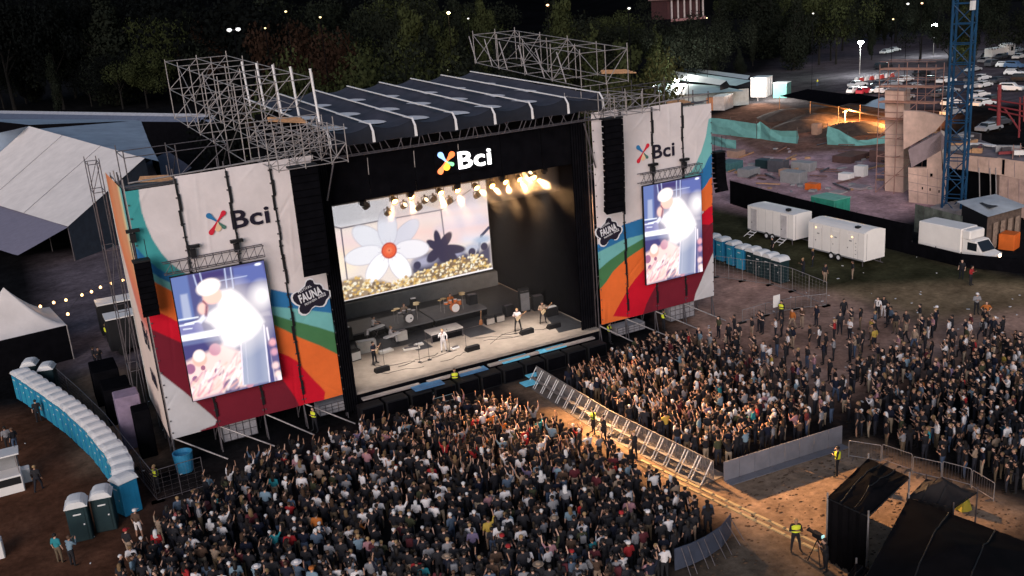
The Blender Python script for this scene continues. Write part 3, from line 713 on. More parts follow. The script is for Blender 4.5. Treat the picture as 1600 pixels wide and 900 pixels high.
TOPS = {'black': (0.012,0.012,0.016), 'charcoal': (0.020,0.020,0.026), 'navy': (0.010,0.014,0.034), 'white': (0.64,0.61,0.62), 'pale grey': (0.34,0.34,0.37), 'slate blue': (0.11,0.16,0.24),
        'light blue': (0.24,0.36,0.46), 'teal': (0.03,0.30,0.36), 'red': (0.48,0.03,0.035), 'orange': (0.62,0.19,0.04), 'beige': (0.42,0.31,0.23), 'maroon': (0.13,0.025,0.035),
        'brown': (0.11,0.065,0.045), 'pink': (0.50,0.26,0.30), 'olive': (0.07,0.075,0.04), 'lilac': (0.25,0.20,0.34), 'yellow': (0.60,0.42,0.08)}
TW = {'black': 66, 'charcoal': 16, 'navy': 9, 'white': 15, 'pale grey': 5, 'slate blue': 3, 'light blue': 2.2, 'teal': 1.4, 'red': 2.6, 'orange': 1.2, 'beige': 3, 'maroon': 3, 'brown': 4, 'pink': 1.8, 'olive': 2, 'lilac': .9, 'yellow': 0.3}
TOPS = {k: (v if max(v) < .03 else v if k == 'white' else tuple(c*.62 for c in v)) for k, v in TOPS.items()}
TM = {k: mat('cloth_'+k.replace(' ', '_'), v, 0.85, var=0.1) for k, v in TOPS.items()}
LEGS = [PM[3], PM[3], PM[3], TM['black'], TM['black'], mat('jeans_blue', (0.05, 0.075, 0.13), 0.85, var=0.15), TM['beige'], mat('cloth_khaki', (0.12, 0.09, 0.06), 0.85, var=.1)]
LEGN = {id(PM[3]): 'dark jeans', id(TM['black']): 'black trousers', id(LEGS[5]): 'blue jeans', id(TM['beige']): 'beige trousers', id(LEGS[7]): 'khaki trousers'}
POSES = {
 'standing': dict(), 'walking': dict(legs='walk', arms='down', sleeve='long'), 'clapping': dict(arms='bent'), 'filming': dict(arms='phone'),
 'one_arm_up': dict(arms='one_up', hair='short'), 'both_arms_up': dict(arms='up', hair='long'), 'waving': dict(arms='wave', hair='bun'), 'long_hair': dict(arms='down', hair='long'),
 'arms_folded': dict(arms='cross', sleeve='long'), 'hands_on_hips': dict(arms='hips', spread=.03), 'shorts': dict(arms='down', shorts=True, spread=.03), 'leaning': dict(arms='rail', lean=.22, hair='long'),
 'hoodie': dict(arms='bent', sleeve='long', hair='bun', lean=.08), 'stoop': dict(arms='phone', sleeve='long', lean=.12)}
HI = {k: grow('person', skeleton(**p), 900) for k, p in POSES.items()}
LO = {k: grow('crowd_figure', skeleton(**p), 250, 0.03) for k, p in POSES.items()}
SPEC = {k: grow('person', skeleton(**p), 1700, 0.02) for k, p in {'guitarist': dict(arms='play', spread=.06), 'drummer': dict(legs='sit', arms='drum', lean=.1), 'keys': dict(arms='rail', lean=.12),
        'singer': dict(arms='mic', sleeve='long', spread=.02), 'seated': dict(legs='sit', arms='rail', lean=.15), 'ground': dict(legs='ground', arms='hips', lean=-.25), 'guard': dict(arms='cross', sleeve='long', spread=.05), 'operator': dict(arms='phone', sleeve='long', lean=.1)}.items()}
def person(me, label, p, face, top, leg=None, skin=None, hair=None, group=None, scale=1.0, shoe=None):
    """face = direction the figure looks, in radians from +X"""
    o = bpy.data.objects.new('person', me); COL.objects.link(o); o.location = p; o.rotation_euler = (0, 0, face-math.pi/2); o.scale = (scale*1.1, scale*1.1, scale)
    ms = [skin or random.choice(SKINS), hair or random.choice(HAIRS), TM[top] if isinstance(top, str) else top, leg or random.choice(LEGS), shoe or PM[4]]
    for s, m in zip(o.material_slots, ms): s.link = 'OBJECT'; s.material = m
    tag(o, label, 'person', group)
    return o
def child(o, me, name):
    c = bpy.data.objects.new(name, me); COL.objects.link(c); c.parent = o; return c
_cap = MB(); _cap.lathe((0, .0, 1.655), [(.112, -.02), (.115, .03), (.095, .085), (.05, .112), (.0, .118)], 14); _cap.box((0, .15, 1.655), (.16, .13, .02))
CAPM = {k: _cap.mesh('cap', m) for k, m in {'white': TM['white'], 'black': TM['black'], 'red': TM['red'], 'orange': TM['orange'], 'grey': TM['pale grey']}.items()}
_hat = MB(); _hat.lathe((0, .0, 1.66), [(.23, .0), (.22, .015), (.115, .02), (.108, .10), (.07, .125), (0, .125)], 16)
HATM = {'beige': _hat.mesh('sun_hat', TM['beige']), 'white': _hat.mesh('sun_hat', TM['white'])}
_bag = MB(); _bag.bbox((0, -.20, 1.22), (.30, .16, .40), .04); _bag.box((-.11, 0, 1.38), (.04, .30, .03)); _bag.box((.11, 0, 1.38), (.04, .30, .03)); _bag.box((-.11, .125, 1.25), (.04, .02, .26)); _bag.box((.11, .125, 1.25), (.04, .02, .26))
BAGM = {k: _bag.mesh('backpack', m) for k, m in {'black': TM['black'], 'grey': TM['pale grey'], 'red': TM['maroon']}.items()}
_vest = MB(); _vest.lathe((0, 0, 1.08), [(.185, 0), (.19, .12), (.20, .24), (.20, .32), (.12, .37)], 14)
for i, v in enumerate(_vest.v): _vest.v[i] = (v[0]*1.08, v[1]*.78, v[2])
VESTM = _vest.mesh('hi_viz_vest', M_hiviz)
# ================================================================== SCREENS
class Canvas:
    """soft painter for the picture shown by a lamp screen; coordinates are metres on the screen's plane"""
    def __init__(s, U, Z, base): s.U, s.Z = U, Z; s.C = np.empty(U.shape+(3,)); s.C[:] = base
    def mix(s, a, c): s.C = s.C*(1-a[..., None])+np.array(c)*a[..., None]
    def ell(s, c, rx, rz, col, rot=0, w=0.25, k=1.0):
        x = s.U-c[0]; z = s.Z-c[1]; ca, sa = math.cos(rot), math.sin(rot)
        d = np.hypot((x*ca+z*sa)/rx, (-x*sa+z*ca)/rz); s.mix(k*np.clip(0.5+(1-d)/w, 0, 1), col)
    def poly(s, p, col, w=0.12, k=1.0): s.mix(k*soft(s.U, s.Z, p, w), col)
    def line(s, a, b, r, col, w=0.06, k=1.0):
        dx, dz = b[0]-a[0], b[1]-a[1]; t = np.clip(((s.U-a[0])*dx+(s.Z-a[1])*dz)/(dx*dx+dz*dz+1e-9), 0, 1)
        d = np.hypot(s.U-a[0]-t*dx, s.Z-a[1]-t*dz); s.mix(k*np.clip(0.5+(r-d)/w, 0, 1), col)
def imag_picture(U, Z, T, S):
    """live close-up: a singer in white bending over raised hands. T maps survey marks to the plane, S scales lengths"""
    K = Canvas(U, Z, rgb(72,74,124)); L = lambda v: v*S
    P = lambda *q: [T(x, y) for x, y in q]
    K.poly(P((20,130),(120,110),(168,372),(68,392)), rgb(92,110,165)); K.poly(P((80,228),(122,220),(150,365),(100,375)), rgb(160,168,196))
    K.poly(P((158,112),(330,80),(346,150),(200,192)), rgb(58,48,104)); K.poly(P((390,70),(560,40),(590,140),(400,170)), rgb(86,98,160))
    for a, b in (((194,98),(215,170)),((158,112),(185,200)),((340,74),(354,186)),((375,68),(392,188))): K.line(T(*a), T(*b), L(.10), rgb(196,206,236))
    K.line(T(290,150), T(470,116), L(.09), rgb(176,186,216))
    K.ell(T(560,230), L(2.0), L(2.4), rgb(250,244,244), w=1.4, k=.95)
    K.poly(P((555,330),(606,318),(612,348),(560,352)), rgb(140,136,160))
    K.poly(P((60,400),(200,380),(230,470),(80,490)), rgb(120,120,170))
    for a, b, r in (((60,378),(185,358),.13),((64,412),(160,396),.12),((110,400),(190,380),.16),((100,430),(150,424),.10)): K.line(T(*a), T(*b), L(r), rgb(240,244,252))
    K.poly(P((70,470),(310,425),(310,468),(80,505)), rgb(246,246,252))
    K.poly(P((85,510),(300,470),(320,560),(112,612)), rgb(62,58,112)); K.poly(P((90,505),(320,468),(322,490),(92,530)), rgb(96,104,150))
    K.poly(P((112,625),(165,595),(245,560),(330,515),(430,560),(470,640),(530,742),(145,852)), rgb(244,206,200), w=.3)
    for x, y, rx, c in ((195,605,48,(232,178,164)),(192,585,40,(248,226,220)),(285,548,40,(196,142,160)),(140,662,34,(150,96,130)),(310,672,32,(126,70,112)),(300,640,22,(250,220,214)),(382,768,56,(88,78,112)),(392,748,42,(150,132,156)),(455,735,30,(240,206,200)),(490,750,26,(186,132,150)),(240,700,26,(250,224,214)),(170,720,20,(120,80,118)),(215,655,16,(150,96,120)),(350,700,18,(250,226,218)),(265,760,20,(236,190,184))):
        K.ell(T(x, y), L(rx*.031), L(rx*.034), rgb(*c))
    rr = random.Random(4)
    for k in range(85):
        x = rr.uniform(125, 500); y = rr.uniform(max(580, 760-(x-120)*.55), 850-(x-120)*.25); a = rr.uniform(0.5, 1.4)
        K.line(T(x, y), T(x+55*math.cos(a), y-70*math.sin(a)), L(rr.uniform(.08, .20)), rr.choice([rgb(252,232,226), rgb(238,182,168), rgb(214,140,150), rgb(255,246,242), rgb(170,110,150)]), w=.14, k=.75)
    K.poly(P((440,520),(575,415),(600,735),(448,758)), rgb(156,162,184)); K.poly(P((500,470),(560,430),(580,735),(520,748)), rgb(136,144,172), w=.5)
    K.line(T(436,515), T(450,752), L(.12), rgb(236,226,240)); K.line(T(462,505), T(480,745), L(.06), rgb(190,190,210)); K.line(T(570,405), T(605,735), L(.12), rgb(246,240,252)); K.line(T(588,420), T(640,728), L(.16), rgb(250,238,248))
    K.poly(P((592,500),(625,470),(680,716),(640,730)), rgb(96,86,130)); 
    for x, y, c in ((622,505,(226,160,170)),(632,560,(206,150,170)),(640,640,(236,200,200)),(655,690,(244,214,206)),(668,715,(240,220,230))): K.ell(T(x, y), L(.75), L(.8), rgb(*c), w=.8)
    body = P((318,205),(380,192),(430,225),(490,285),(548,345),(570,385),(552,425),(500,478),(440,512),(400,535),(340,520),(306,440),(262,395),(228,380),(246,335),(300,300))
    K.poly(P((300,180),(420,170),(540,250),(600,380),(570,470),(470,540),(380,560),(300,500),(220,400),(240,300)), rgb(255,244,240), w=1.4, k=.5); K.poly(body, rgb(252,246,246), w=.3); [K.line(T(a,b), T(c,d), L(.15), rgb(222,204,218), w=.35, k=.7) for a,b,c,d in ((360,250,345,420),(420,260,430,470),(470,320,500,430),(318,300,352,350))]
    K.poly(P((180,385),(215,340),(248,345),(205,395)), rgb(226,226,240))
    K.ell(T(270,236), L(2.0), L(1.65), rgb(252,198,182), w=.3); K.ell(T(246,182), L(2.5), L(1.75), rgb(255,240,234), rot=.2, w=.25)
    K.ell(T(214,308), L(1.05), L(1.3), rgb(240,196,186), w=.5); K.line(T(236,292), T(232,348), L(.26), rgb(122,66,92), w=.15); K.line(T(215,265), T(232,282), L(.2), rgb(150,90,100))
    K.ell(T(535,48), L(.7), L(.3), rgb(232,236,250), w=.5)
    return K.C
VI = V0-0.75
def imag(label, u0, u1, z0, z1, T, S, n=(110, 150)):
    t = thing('video_screen', label, 'video screen', ((u0+u1)/2, VI, z0), 'portrait video screens')
    U, Z = np.meshgrid(np.linspace(u0, u1, n[0]), np.linspace(z0, z1, n[1]), indexing='ij')
    colour_grid('led_picture', np.stack([U, np.full_like(U, VI), Z], -1), imag_picture(U, Z, T, S), vmat('led_light', emit=1.35), t)
    MB().bx(u0-.04, u1+.04, VI+.02, VI+.2, z0-.04, z1+.04).build('housing', M_blackp, t)
    n_ = 12
    for zz_ in (z1+.25, z1+.95):
        for yy in (VI-.1, VI+.3): rod(t, (u0-.3, yy, zz_), (u1+.1, yy, zz_), .03, M_alud, 'truss_chord')
    for k in range(n_):
        a = u0-.3+(u1-u0+.4)*k/n_; c = u0-.3+(u1-u0+.4)*(k+1)/n_
        rod(t, (a, VI-.1, z1+.25), (c, VI-.1, z1+.95), .02, M_alud, 'truss_lacing'); rod(t, (c, VI-.1, z1+.25), (c, VI+.3, z1+.95), .02, M_alud, 'truss_lacing')
    return t
_TL = lambda x, y: onv(260+x/3.747, 400+y/3.747, VI)
imag('portrait video screen on the banner by the toilets showing a singer in white', 7.42, 12.98, 4.1, 12.0, _TL, 0.29)
du_, ku_ = 41.5-7.42, (46.9-41.5)/(12.98-7.42)
def _TR(x, y):
    u, z = _TL(x, y); return (41.5+(u-7.42)*ku_, 4.4+(z-4.1)*(12.05-4.4)/(12.0-4.1))
imag('portrait video screen on the banner by the trailers showing a singer in white', 41.5, 46.9, 4.4, 12.05, _TR, 0.285)
# main screen: daisy over a bed of yellow flowers
VL = 75.0
def D(x, y): return onv(500+x/4.736, 290+y/4.736, VL)
scr = thing('led_wall', 'wide stage screen showing a white daisy over yellow flowers', 'video screen', (29.3, VL, 3.0))
U, Z = np.meshgrid(np.linspace(22.02, 36.62, 250), np.linspace(3.12, 11.15, 140), indexing='ij')
K = Canvas(U, Z, rgb(238,224,216)); P = lambda *q: [D(x, y) for x, y in q]
K.poly(P((40,160),(560,90),(900,180),(150,310),(50,290)), rgb(232,230,236)); K.poly(P((900,180),(1130,20),(1240,300),(1240,420),(920,420)), rgb(226,222,234), w=.6)
for a, b, r, c in (((560,250),(1240,180),.5,(240,216,214)),((600,360),(1240,300),.55,(242,206,200)),((880,330),(1240,260),.25,(214,206,222)),((60,480),(200,520),.9,(250,226,206)),((90,600),(200,590),.8,(255,238,214)),((60,400),(260,420),.6,(240,214,214)),((600,470),(1000,400),.5,(238,206,204))): K.line(D(*a), D(*b), r, rgb(*c), w=1.0, k=.85)
for pts, r in (([(50,290),(155,317),(430,262)],.05),([(155,317),(205,720)],.055),([(555,240),(895,180),(1115,30)],.045),([(895,180),(922,400)],.05),([(1165,500),(1195,370),(1250,310)],.13)):
    for a, b in zip(pts[:-1], pts[1:]): K.line(D(*a), D(*b), r, rgb(84,78,98) if r < .1 else rgb(58,62,92))
K.poly(P((670,600),(700,545),(780,500),(900,455),(1050,470),(1130,520),(1262,430),(1275,610),(900,690),(680,660)), rgb(74,72,96), w=.5)
for c, rx, col in (((770,560),1.1,(168,166,190)),((1000,505),.8,(158,158,186)),((1130,460),.9,(186,190,208)),((1200,400),.8,(176,190,212))): K.ell(D(*c), rx, rx*.4, rgb(*col), w=1.0)
hub = (885,470)
for tip, wd in (((857,338),.32),((965,352),.42),((1065,470),.42),((795,412),.34),((800,560),.45),((940,560),.5),((1010,545),.4)):
    m_ = ((hub[0]+tip[0])/2, (hub[1]+tip[1])/2); A, B = D(*hub), D(*tip); K.ell(D(*m_), math.hypot(B[0]-A[0], B[1]-A[1])*.56, wd, rgb(48,44,72), rot=math.atan2(B[1]-A[1], B[0]-A[0]), w=.2)
for c in ((1215,450),(1125,490),(720,590)): K.ell(D(*c), .35, .35, rgb(52,50,78))
hub = (512,480)
PET = [((720,262),.74,(214,212,224)),((250,322),.88,(226,226,234)),((488,178),.86,(220,220,230)),((800,462),.82,(240,236,242)),((192,545),.80,(238,236,242)),((360,712),.82,(250,248,250)),((655,690),.82,(252,250,252))]
for tip, wd, c in PET:
    A, B = D(*hub), D(*tip); L_ = math.hypot(B[0]-A[0], B[1]-A[1]); rot = math.atan2(B[1]-A[1], B[0]-A[0]); mc = (A[0]+(B[0]-A[0])*.56, A[1]+(B[1]-A[1])*.56)
    K.ell(mc, L_*.47, wd+.03, rgb(176,172,190), rot, w=.10, k=.7); K.ell(mc, L_*.46, wd-.03, rgb(*c), rot, w=.12)
for a in np.linspace(0, 2*math.pi, 15): K.line(D(*hub), (D(*hub)[0]+1.0*math.cos(a), D(*hub)[1]+1.0*math.sin(a)), .03, rgb(178,172,188), k=.5)
K.ell(D(*hub), .70, .70, rgb(186,66,48), w=.12); K.ell(D(*hub), .58, .58, rgb(232,98,62), w=.15); K.ell(D(*hub), .25, .25, rgb(240,132,92), w=.8); K.ell(D(*hub), .07, .07, rgb(170,60,50))
K.poly(P((110,720),(190,700),(300,670),(360,730),(450,700),(560,740),(650,680),(760,640),(900,580),(1050,540),(1240,560),(1275,610),(130,880)), rgb(140,112,78), w=.3, k=.85)
rr = random.Random(9)
for k in range(460):
    x = rr.uniform(105, 1265); lo = np.interp(x, [105,300,450,560,650,800,900,1040,1200,1265], [735,665,715,705,665,615,560,520,505,570]); hi = np.interp(x, [105,1270], [862,608])
    y = lo+(hi-lo)*rr.random()**.8
    K.ell(D(x, y), rr.uniform(.07, .17), rr.uniform(.06, .15), rgb(*rr.choice([(252,240,212),(244,220,168),(226,184,96),(255,248,232),(226,186,110),(190,146,84),(246,222,170),(252,236,200),(110,88,62)])), w=.5, k=.9)
K.line(D(128,872), D(1275,612), .09, rgb(252,246,248))
colour_grid('led_picture', np.stack([U, np.full_like(U, VL), Z], -1), K.C, vmat('led_light_main', emit=1.1), scr)
MB().bx(21.9, 36.75, VL+.03, VL+.3, 2.95, 11.3).build('housing', M_blackp, scr)
MB().bx(21.6, 36.9, VL-.3, VL+.5, 1.62, 2.93).build('plinth', mat('plinth_grey', (0.10, 0.11, 0.12), 0.6), scr)
# lit sign over the stage
sg = thing('lit_sign', 'glowing white lettering sign with coloured petals hung on the black header', 'sign', (27.8, V0+.5, 15))
E_w = mat('sign_white', (.9,.9,.9), emit=2.2, ecol=(1,1,1), var=0); E_b = mat('sign_blue', (.3,.5,.9), emit=1.3, ecol=rgb(150,190,255), var=0); E_o = mat('sign_orange', (.9,.3,.1), emit=1.3, ecol=rgb(255,110,50), var=0)
E_y = mat('sign_yellow', (.9,.6,.1), emit=1.5, ecol=rgb(255,190,40), var=0); E_g = mat('sign_green', (.3,.8,.5), emit=1.2, ecol=rgb(130,235,150), var=0); E_o2 = mat('sign_coral', (.9,.3,.1), emit=1.4, ecol=rgb(255,130,80), var=0)
VS = V0+.6
cu, cz = onv(510+858/4.571, 220+150/4.571, VS)
logo(sg, cu, cz, 1.05, VS, [(2.2, .78, .19, E_b), (.75, .80, .19, E_o), (-2.25, .98, .18, E_o2), (-1.62, .42, .24, E_y), (-.50, .58, .13, E_g)], .12)
(u0, z0), (u1, z1) = onv(510+948/4.571, 220+205/4.571, VS), onv(510+1170/4.571, 220+45/4.571, VS)
text_on_wall('Bci', u0, VS, z0, u1-u0, z1-z0, E_w, sg, 0.016, 0, 'lettering', 0.06)
MB().bx(u0-1.7, u1+.1, VS+.16, VS+.22, z0-.2, z1+.1).build('backing', M_black, sg)

# ------------------------------------------------------------------ stage lights
VT = 64.0
trs = thing('lighting_truss', 'black truss carrying the warm stage lamps across the stage', 'truss', (28, VT, 13.5))
for z in (13.7, 14.3):
    for y in (VT-.25, VT+.25): rod(trs, (18, y, z), (37.2, y, z), .035, M_blackp, 'truss_chord')
for k in range(24): rod(trs, (18+.8*k, VT-.25, 13.7), (18+.8*k+.8, VT-.25, 14.3), .022, M_blackp, 'truss_lacing')
for u in (20, 28, 36): rod(trs, (u, VT, 14.3), (u, VT, 18.6), .02, M_blackp, 'chain')
E_lamp = mat('lamp_lens', (1,.7,.4), emit=20.0, ecol=(1.0, .46, .13), var=0)
E_dim = mat('lamp_lens_dim', (1,.8,.6), emit=2.5, ecol=(1.0, .75, .5), var=0)
_hs = MB(); _hs.lathe((0, 0, 0), [(.06, .22), (.15, .18), (.19, .0), (.20, -.22), (.17, -.22), (.16, -.12)], 12, 'Y')
_yk = MB(); _yk.box((-.24, 0, .10), (.03, .06, .34)); _yk.box((.24, 0, .10), (.03, .06, .34)); _yk.box((0, 0, .29), (.51, .06, .04)); _yk.box((0, 0, .36), (.10, .10, .14))
_ln = MB(); _ln.lathe((0, 0, 0), [(.001, -.18), (.165, -.18), (.165, -.165), (.001, -.165)], 14, 'Y')
HSM, YKM = _hs.mesh('housing', M_blackp), _yk.mesh('yoke', M_blackp); LNM, LNM2 = _ln.mesh('lens', E_lamp), _ln.mesh('lens', E_dim)
def stage_lamp(label, p, pitch, yaw, lens, spot=None, group='stage lamps on the black truss', s=1.0):
    t = thing('stage_lamp', label, 'stage light', p, group); t.scale = (s, s, s)
    for me, n in ((HSM, 'housing'), (lens, 'lens')):
        if me is None: continue
        o = bpy.data.objects.new(n, me); COL.objects.link(o); o.parent = t; o.rotation_euler = (pitch, 0, yaw)
    o = bpy.data.objects.new('yoke', YKM); COL.objects.link(o); o.parent = t
    if spot:
        en, size, colr, tgt, blend_ = spot
        l = bpy.data.lights.new('beam', 'SPOT'); l.energy = en; l.spot_size = R(size); l.color = colr; l.spot_blend = blend_; l.shadow_soft_size = .15
        lo = bpy.data.objects.new('beam', l); COL.objects.link(lo); lo.parent = t
        d = Vector(tgt)-Vector(p); lo.rotation_euler = (-d).to_track_quat('Z', 'Y').to_euler(); lo.location = d.normalized()*0.32
    return t
WARM = (1.0, .54, .23)
AIM = [(15, 50, 0), (21, 49, 0), (24.5, 49, 1), (26.8, 47, 0), (35, 34, 0), (33.5, 31, 0), (29.0, 43.5, 0), (34, 48, 1), (46, 45, 1)]
for k, (px, py) in enumerate(((615,312),(641,305),(687,299),(713,295),(743,291),(767,288),(788,282),(810,278),(832,275))):
    u, z = onv(px, py, VT-.4); 
    stage_lamp('lit warm stage lamp on the truss, %s lit one from the screen side' % ORD[k], (u, VT-.4, z), .45, 0, LNM, ((12000, 22000, 90000, 110000, 105000, 90000, 130000, 60000, 70000)[k], (26, 26, 26, 26, 24, 24, 20, 30, 36)[k], WARM, AIM[k], .8), s=1.25)
for k, (px, py) in enumerate(((615,312),(641,305),(687,299),(713,295),(743,291),(767,288),(788,282),(810,278),(832,275))):
    u, z = onv(px, py, VT-.4); gl = bpy.data.lights.new('lamp_spill', 'POINT'); gl.energy = 34; gl.color = (1, .42, .10); gl.shadow_soft_size = .12; go = bpy.data.objects.new('lamp_spill', gl); COL.objects.link(go); go.location = (u, VT-.95, z-.1)
for k, (px, py) in enumerate(((572,323),(606,333),(631,322),(654,325),(664,314),(677,312),(702,315),(745,306))):
    u, z = onv(px, py, VT+.2); stage_lamp('dark stage lamp under the truss, %s dark one from the toilets side' % ORD[k], (u, VT+.2, z), -.6, .3, LNM2 if px in (631, 664) else None, s=1.1)
for k, (u, tgt) in enumerate(((20.5,(21,64,1.6)),(24,(24.5,66,1.6)),(27.5,(28,66,1.6)),(31,(31.5,65,1.6)),(34.5,(34.3,63.5,1.6)))):
    stage_lamp('wash lamp under the header, %s from the toilets side' % ORD[k], (u, V0+1.6, 14.0), -1.2, 0, None, (7500, 40, (1.0, .88, .76), (tgt[0], 61.9, 1.6), 1.0), 'wash lamps under the header')
stage_lamp('warm side lamp colouring the far side drape', (34.2, 62.5, 13.6), -.8, 0, LNM2, (7000, 80, (1.0, .5, .18), (37.2, 70, 9), .9), None)

# ------------------------------------------------------------------ stage floor: risers, band, instruments
M_riser = mat('riser_top', (0.11, 0.11, 0.115), 0.6, var=.2)
def riser(label, u0, u1, v0, v1, z):
    t = thing('drum_riser', label, 'platform', ((u0+u1)/2, (v0+v1)/2, 1.6))
    MB().bx(u0, u1, v0, v1, z-.12, z).build('riser_deck', M_riser, t); MB().bx(u0+.03, u1-.03, v0+.03, v1-.03, 1.605, z-.122).build('riser_skirt', M_black, t); return t
riser('grey platform under the drum kit near the stage middle', 24.0, 27.6, 68.0, 71.4, 2.2)
riser('grey platform under the orange drum kit', 27.75, 32.4, 68.0, 71.4, 2.2)
riser('grey platform behind the keyboard players', 20.2, 23.9, 69.2, 72.4, 2.15)
def bench(label, u0, u1, v0, v1, h):
    t = thing('low_table', label, 'table', ((u0+u1)/2, v0, 1.6))
    MB().bx(u0, u1, v0, v1, 1.6+h-.1, 1.6+h).build('table_top', mat('pale_top', (.45,.42,.40), .6), t)
    for u in (u0+.05, u1-.05):
        for v in (v0+.05, v1-.05): MB().bx(u-.04, u+.04, v-.04, v+.04, 1.605, 1.6+h-.102).build('leg', M_alud, t)
    MB().bx(u0+.1, u1-.1, v0+.1, v0+.14, 1.66, 1.6+h-.3).build('front_panel', M_black, t)
bench('long low table standing in the stage middle', 25.9, 28.6, 64.6, 65.9, .75)
def drumkit(label, p, shell, skin, yaw=0.1):
    t = thing('drum_kit', label, 'drum kit', p); x, y, z = p; S_ = mat('drum_'+shell[0], shell[1], .4)
    def drum(c, r, h, ax, nm='drum'):
        o = MB().lathe(c, [(r, -h/2), (r*1.02, -h/2+.02), (r*1.02, h/2-.02), (r, h/2)], 18, ax).build(nm, S_, t)
        cc = Vector(c); 
        if ax == 'Y': MB().lathe((cc.x, cc.y-h/2-.012, cc.z), [(.001, 0), (r*.95, 0), (r*.95, .01), (.001, .01)], 18, 'Y').build('drum_head', skin, o)
        else: MB().lathe((cc.x, cc.y, cc.z+h/2+.004), [(.001, 0), (r*.95, 0), (r*.95, .008), (.001, .008)], 18).build('drum_head', M_white, o)
        return o
    drum((x, y-.35, z+.36), .36, .42, 'Y', 'bass_drum')
    drum((x-.28, y-.22, z+.86), .16, .24, 'Z', 'tom'); drum((x+.18, y-.22, z+.86), .16, .24, 'Z', 'tom'); drum((x+.62, y+.1, z+.55), .21, .38, 'Z', 'floor_tom'); drum((x-.5, y+.15, z+.68), .18, .15, 'Z', 'snare')
    M_cy = mat('cymbal_brass', (.55,.40,.16), .3, .7)
    for dx, dy, h, r in ((-.85,-.2,1.25,.26),(.75,-.35,1.3,.25),(-.95,.3,1.0,.19),(1.0,.2,1.25,.28)):
        rod(t, (x+dx, y+dy, z), (x+dx, y+dy, z+h), .015, M_alu, 'cymbal_stand'); o = MB().lathe((x+dx, y+dy, z+h), [(.001, .035), (.04, .03), (r, 0), (r, -.006), (.001, .02)], 18).build('cymbal', M_cy, t)
    MB().lathe((x, y+.55, z+.42), [(.17, 0), (.18, .04), (.16, .07)], 14).build('stool_seat', M_blackp, t); rod(t, (x, y+.55, z), (x, y+.55, z+.42), .03, M_alu, 'stool_leg')
drumkit('white drum kit with a dark dot on its bass drum', (25.9, 69.3, 2.2), ('dark', (.10,.10,.11)), M_white)
drumkit('orange drum kit on the further platform', (29.9, 69.2, 2.2), ('orange', (.55,.16,.05)), M_white)
_b = bpy.data.objects
MB().lathe((25.9+.12, 69.3-.59, 2.2+.33), [(.001, 0), (.07, 0), (.07, .012), (.001, .012)], 12, 'Y').build('drum_port', M_black, [o for o in _b if o.name.startswith('drum_kit')][0])
F_AUD = -math.pi/2
person(SPEC['drummer'], 'drummer in a cream shirt seated behind the white drum kit', (25.9, 69.82, 2.2), F_AUD, 'beige', hair=HAIRS[8], skin=SKINS[1])
person(SPEC['drummer'], 'drummer in an orange shirt seated behind the orange drum kit', (29.9, 69.72, 2.2), F_AUD+.2, 'orange', hair=HAIRS[7])
person(SPEC['keys'], 'keyboard player in a white shirt standing at the rear keyboards', (22.9, 69.0, 1.6), F_AUD+.9, 'white', skin=SKINS[1])
person(SPEC['seated'], 'musician in a white shirt seated at the front keyboards', (23.5, 67.0, 1.6), F_AUD+1.2, 'white', TM['white'], hair=HAIRS[9], skin=SKINS[1])
person(SPEC['guitarist'], 'guitarist in dark clothes standing at the stage edge by the keyboards', (20.85, 63.4, 1.6), F_AUD+.7, 'navy', PM[3])
person(SPEC['singer'], 'singer in a white suit standing at the microphone', (25.95, 62.5, 1.6), F_AUD-.2, 'white', TM['white'], hair=HAIRS[9], skin=SKINS[1])
person(SPEC['guitarist'], 'guitarist in a white top and black trousers by the stage edge', (32.5, 63.0, 1.6), F_AUD-.4, 'white', TM['black'], hair=HAIRS[9])
person(SPEC['guitarist'], 'bass player in a cream jacket and black trousers', (34.8, 63.1, 1.6), F_AUD-.3, 'beige', TM['black'])
def guitar(label, p, face, tilt, colr, L=1.0):
    t = thing('guitar', label, 'guitar', p); m = mat('guitar_'+str(len(label)), colr, .35)
    o2 = [(-.24,-.12),(-.12,-.19),(.02,-.12),(.12,-.15),(.20,-.08),(.20,.08),(.12,.14),(.02,.11),(-.12,.18),(-.24,.10)]
    b = MB(); b.plate([(x, z) for x, z in o2], -.025, .05); bo = b.build('guitar_body', m)
    n = MB(); n.box((.50*L, 0, 0), (.62, .025, .05)); n.box((.86*L, 0, 0), (.14, .02, .09)); no = n.build('guitar_neck', M_wood)
    for o in (bo, no): o.parent = t
    t.rotation_euler = (0, -tilt, face)
guitar('pale electric guitar held by the guitarist in the white top', (32.45, 62.72, 2.68), .25, .35, (.60,.46,.30))
guitar('cream bass guitar held by the bass player', (34.75, 62.82, 2.66), .25, .45, (.62,.48,.30), 1.15)
guitar('dark electric guitar held by the guitarist by the keyboards', (21.05, 63.15, 2.66), .9, .3, (.10,.05,.04))
guitar('brown acoustic guitar resting upright on its stand', (30.6, 65.6, 2.0), 0.2, 1.45, (.34,.14,.06))
def keyboard(label, c, L, rz, h=.95, m=None):
    t = thing('keyboard', label, 'keyboard', (c[0], c[1], 1.6)); ca, sa = math.cos(rz), math.sin(rz)
    MB().box((c[0], c[1], 1.6+h), (L, .36, .1), rz).build('keyboard_case', m or M_blackp, t)
    MB().box((c[0]+.06*sa, c[1]-.06*ca, 1.6+h+.056), (L*.9, .16, .012), rz).build('keys', M_white, t)
    for s in (-1, 1):
        rod(t, (c[0]-.35*ca*s, c[1]-.35*sa*s, 1.6), (c[0]+.35*ca*s, c[1]+.35*sa*s, 1.6+h-.05), .02, M_alud, 'stand_leg')
keyboard('rear keyboard in front of the white shirted player', (22.9, 68.3), 1.5, .3, 1.0, M_whitep)
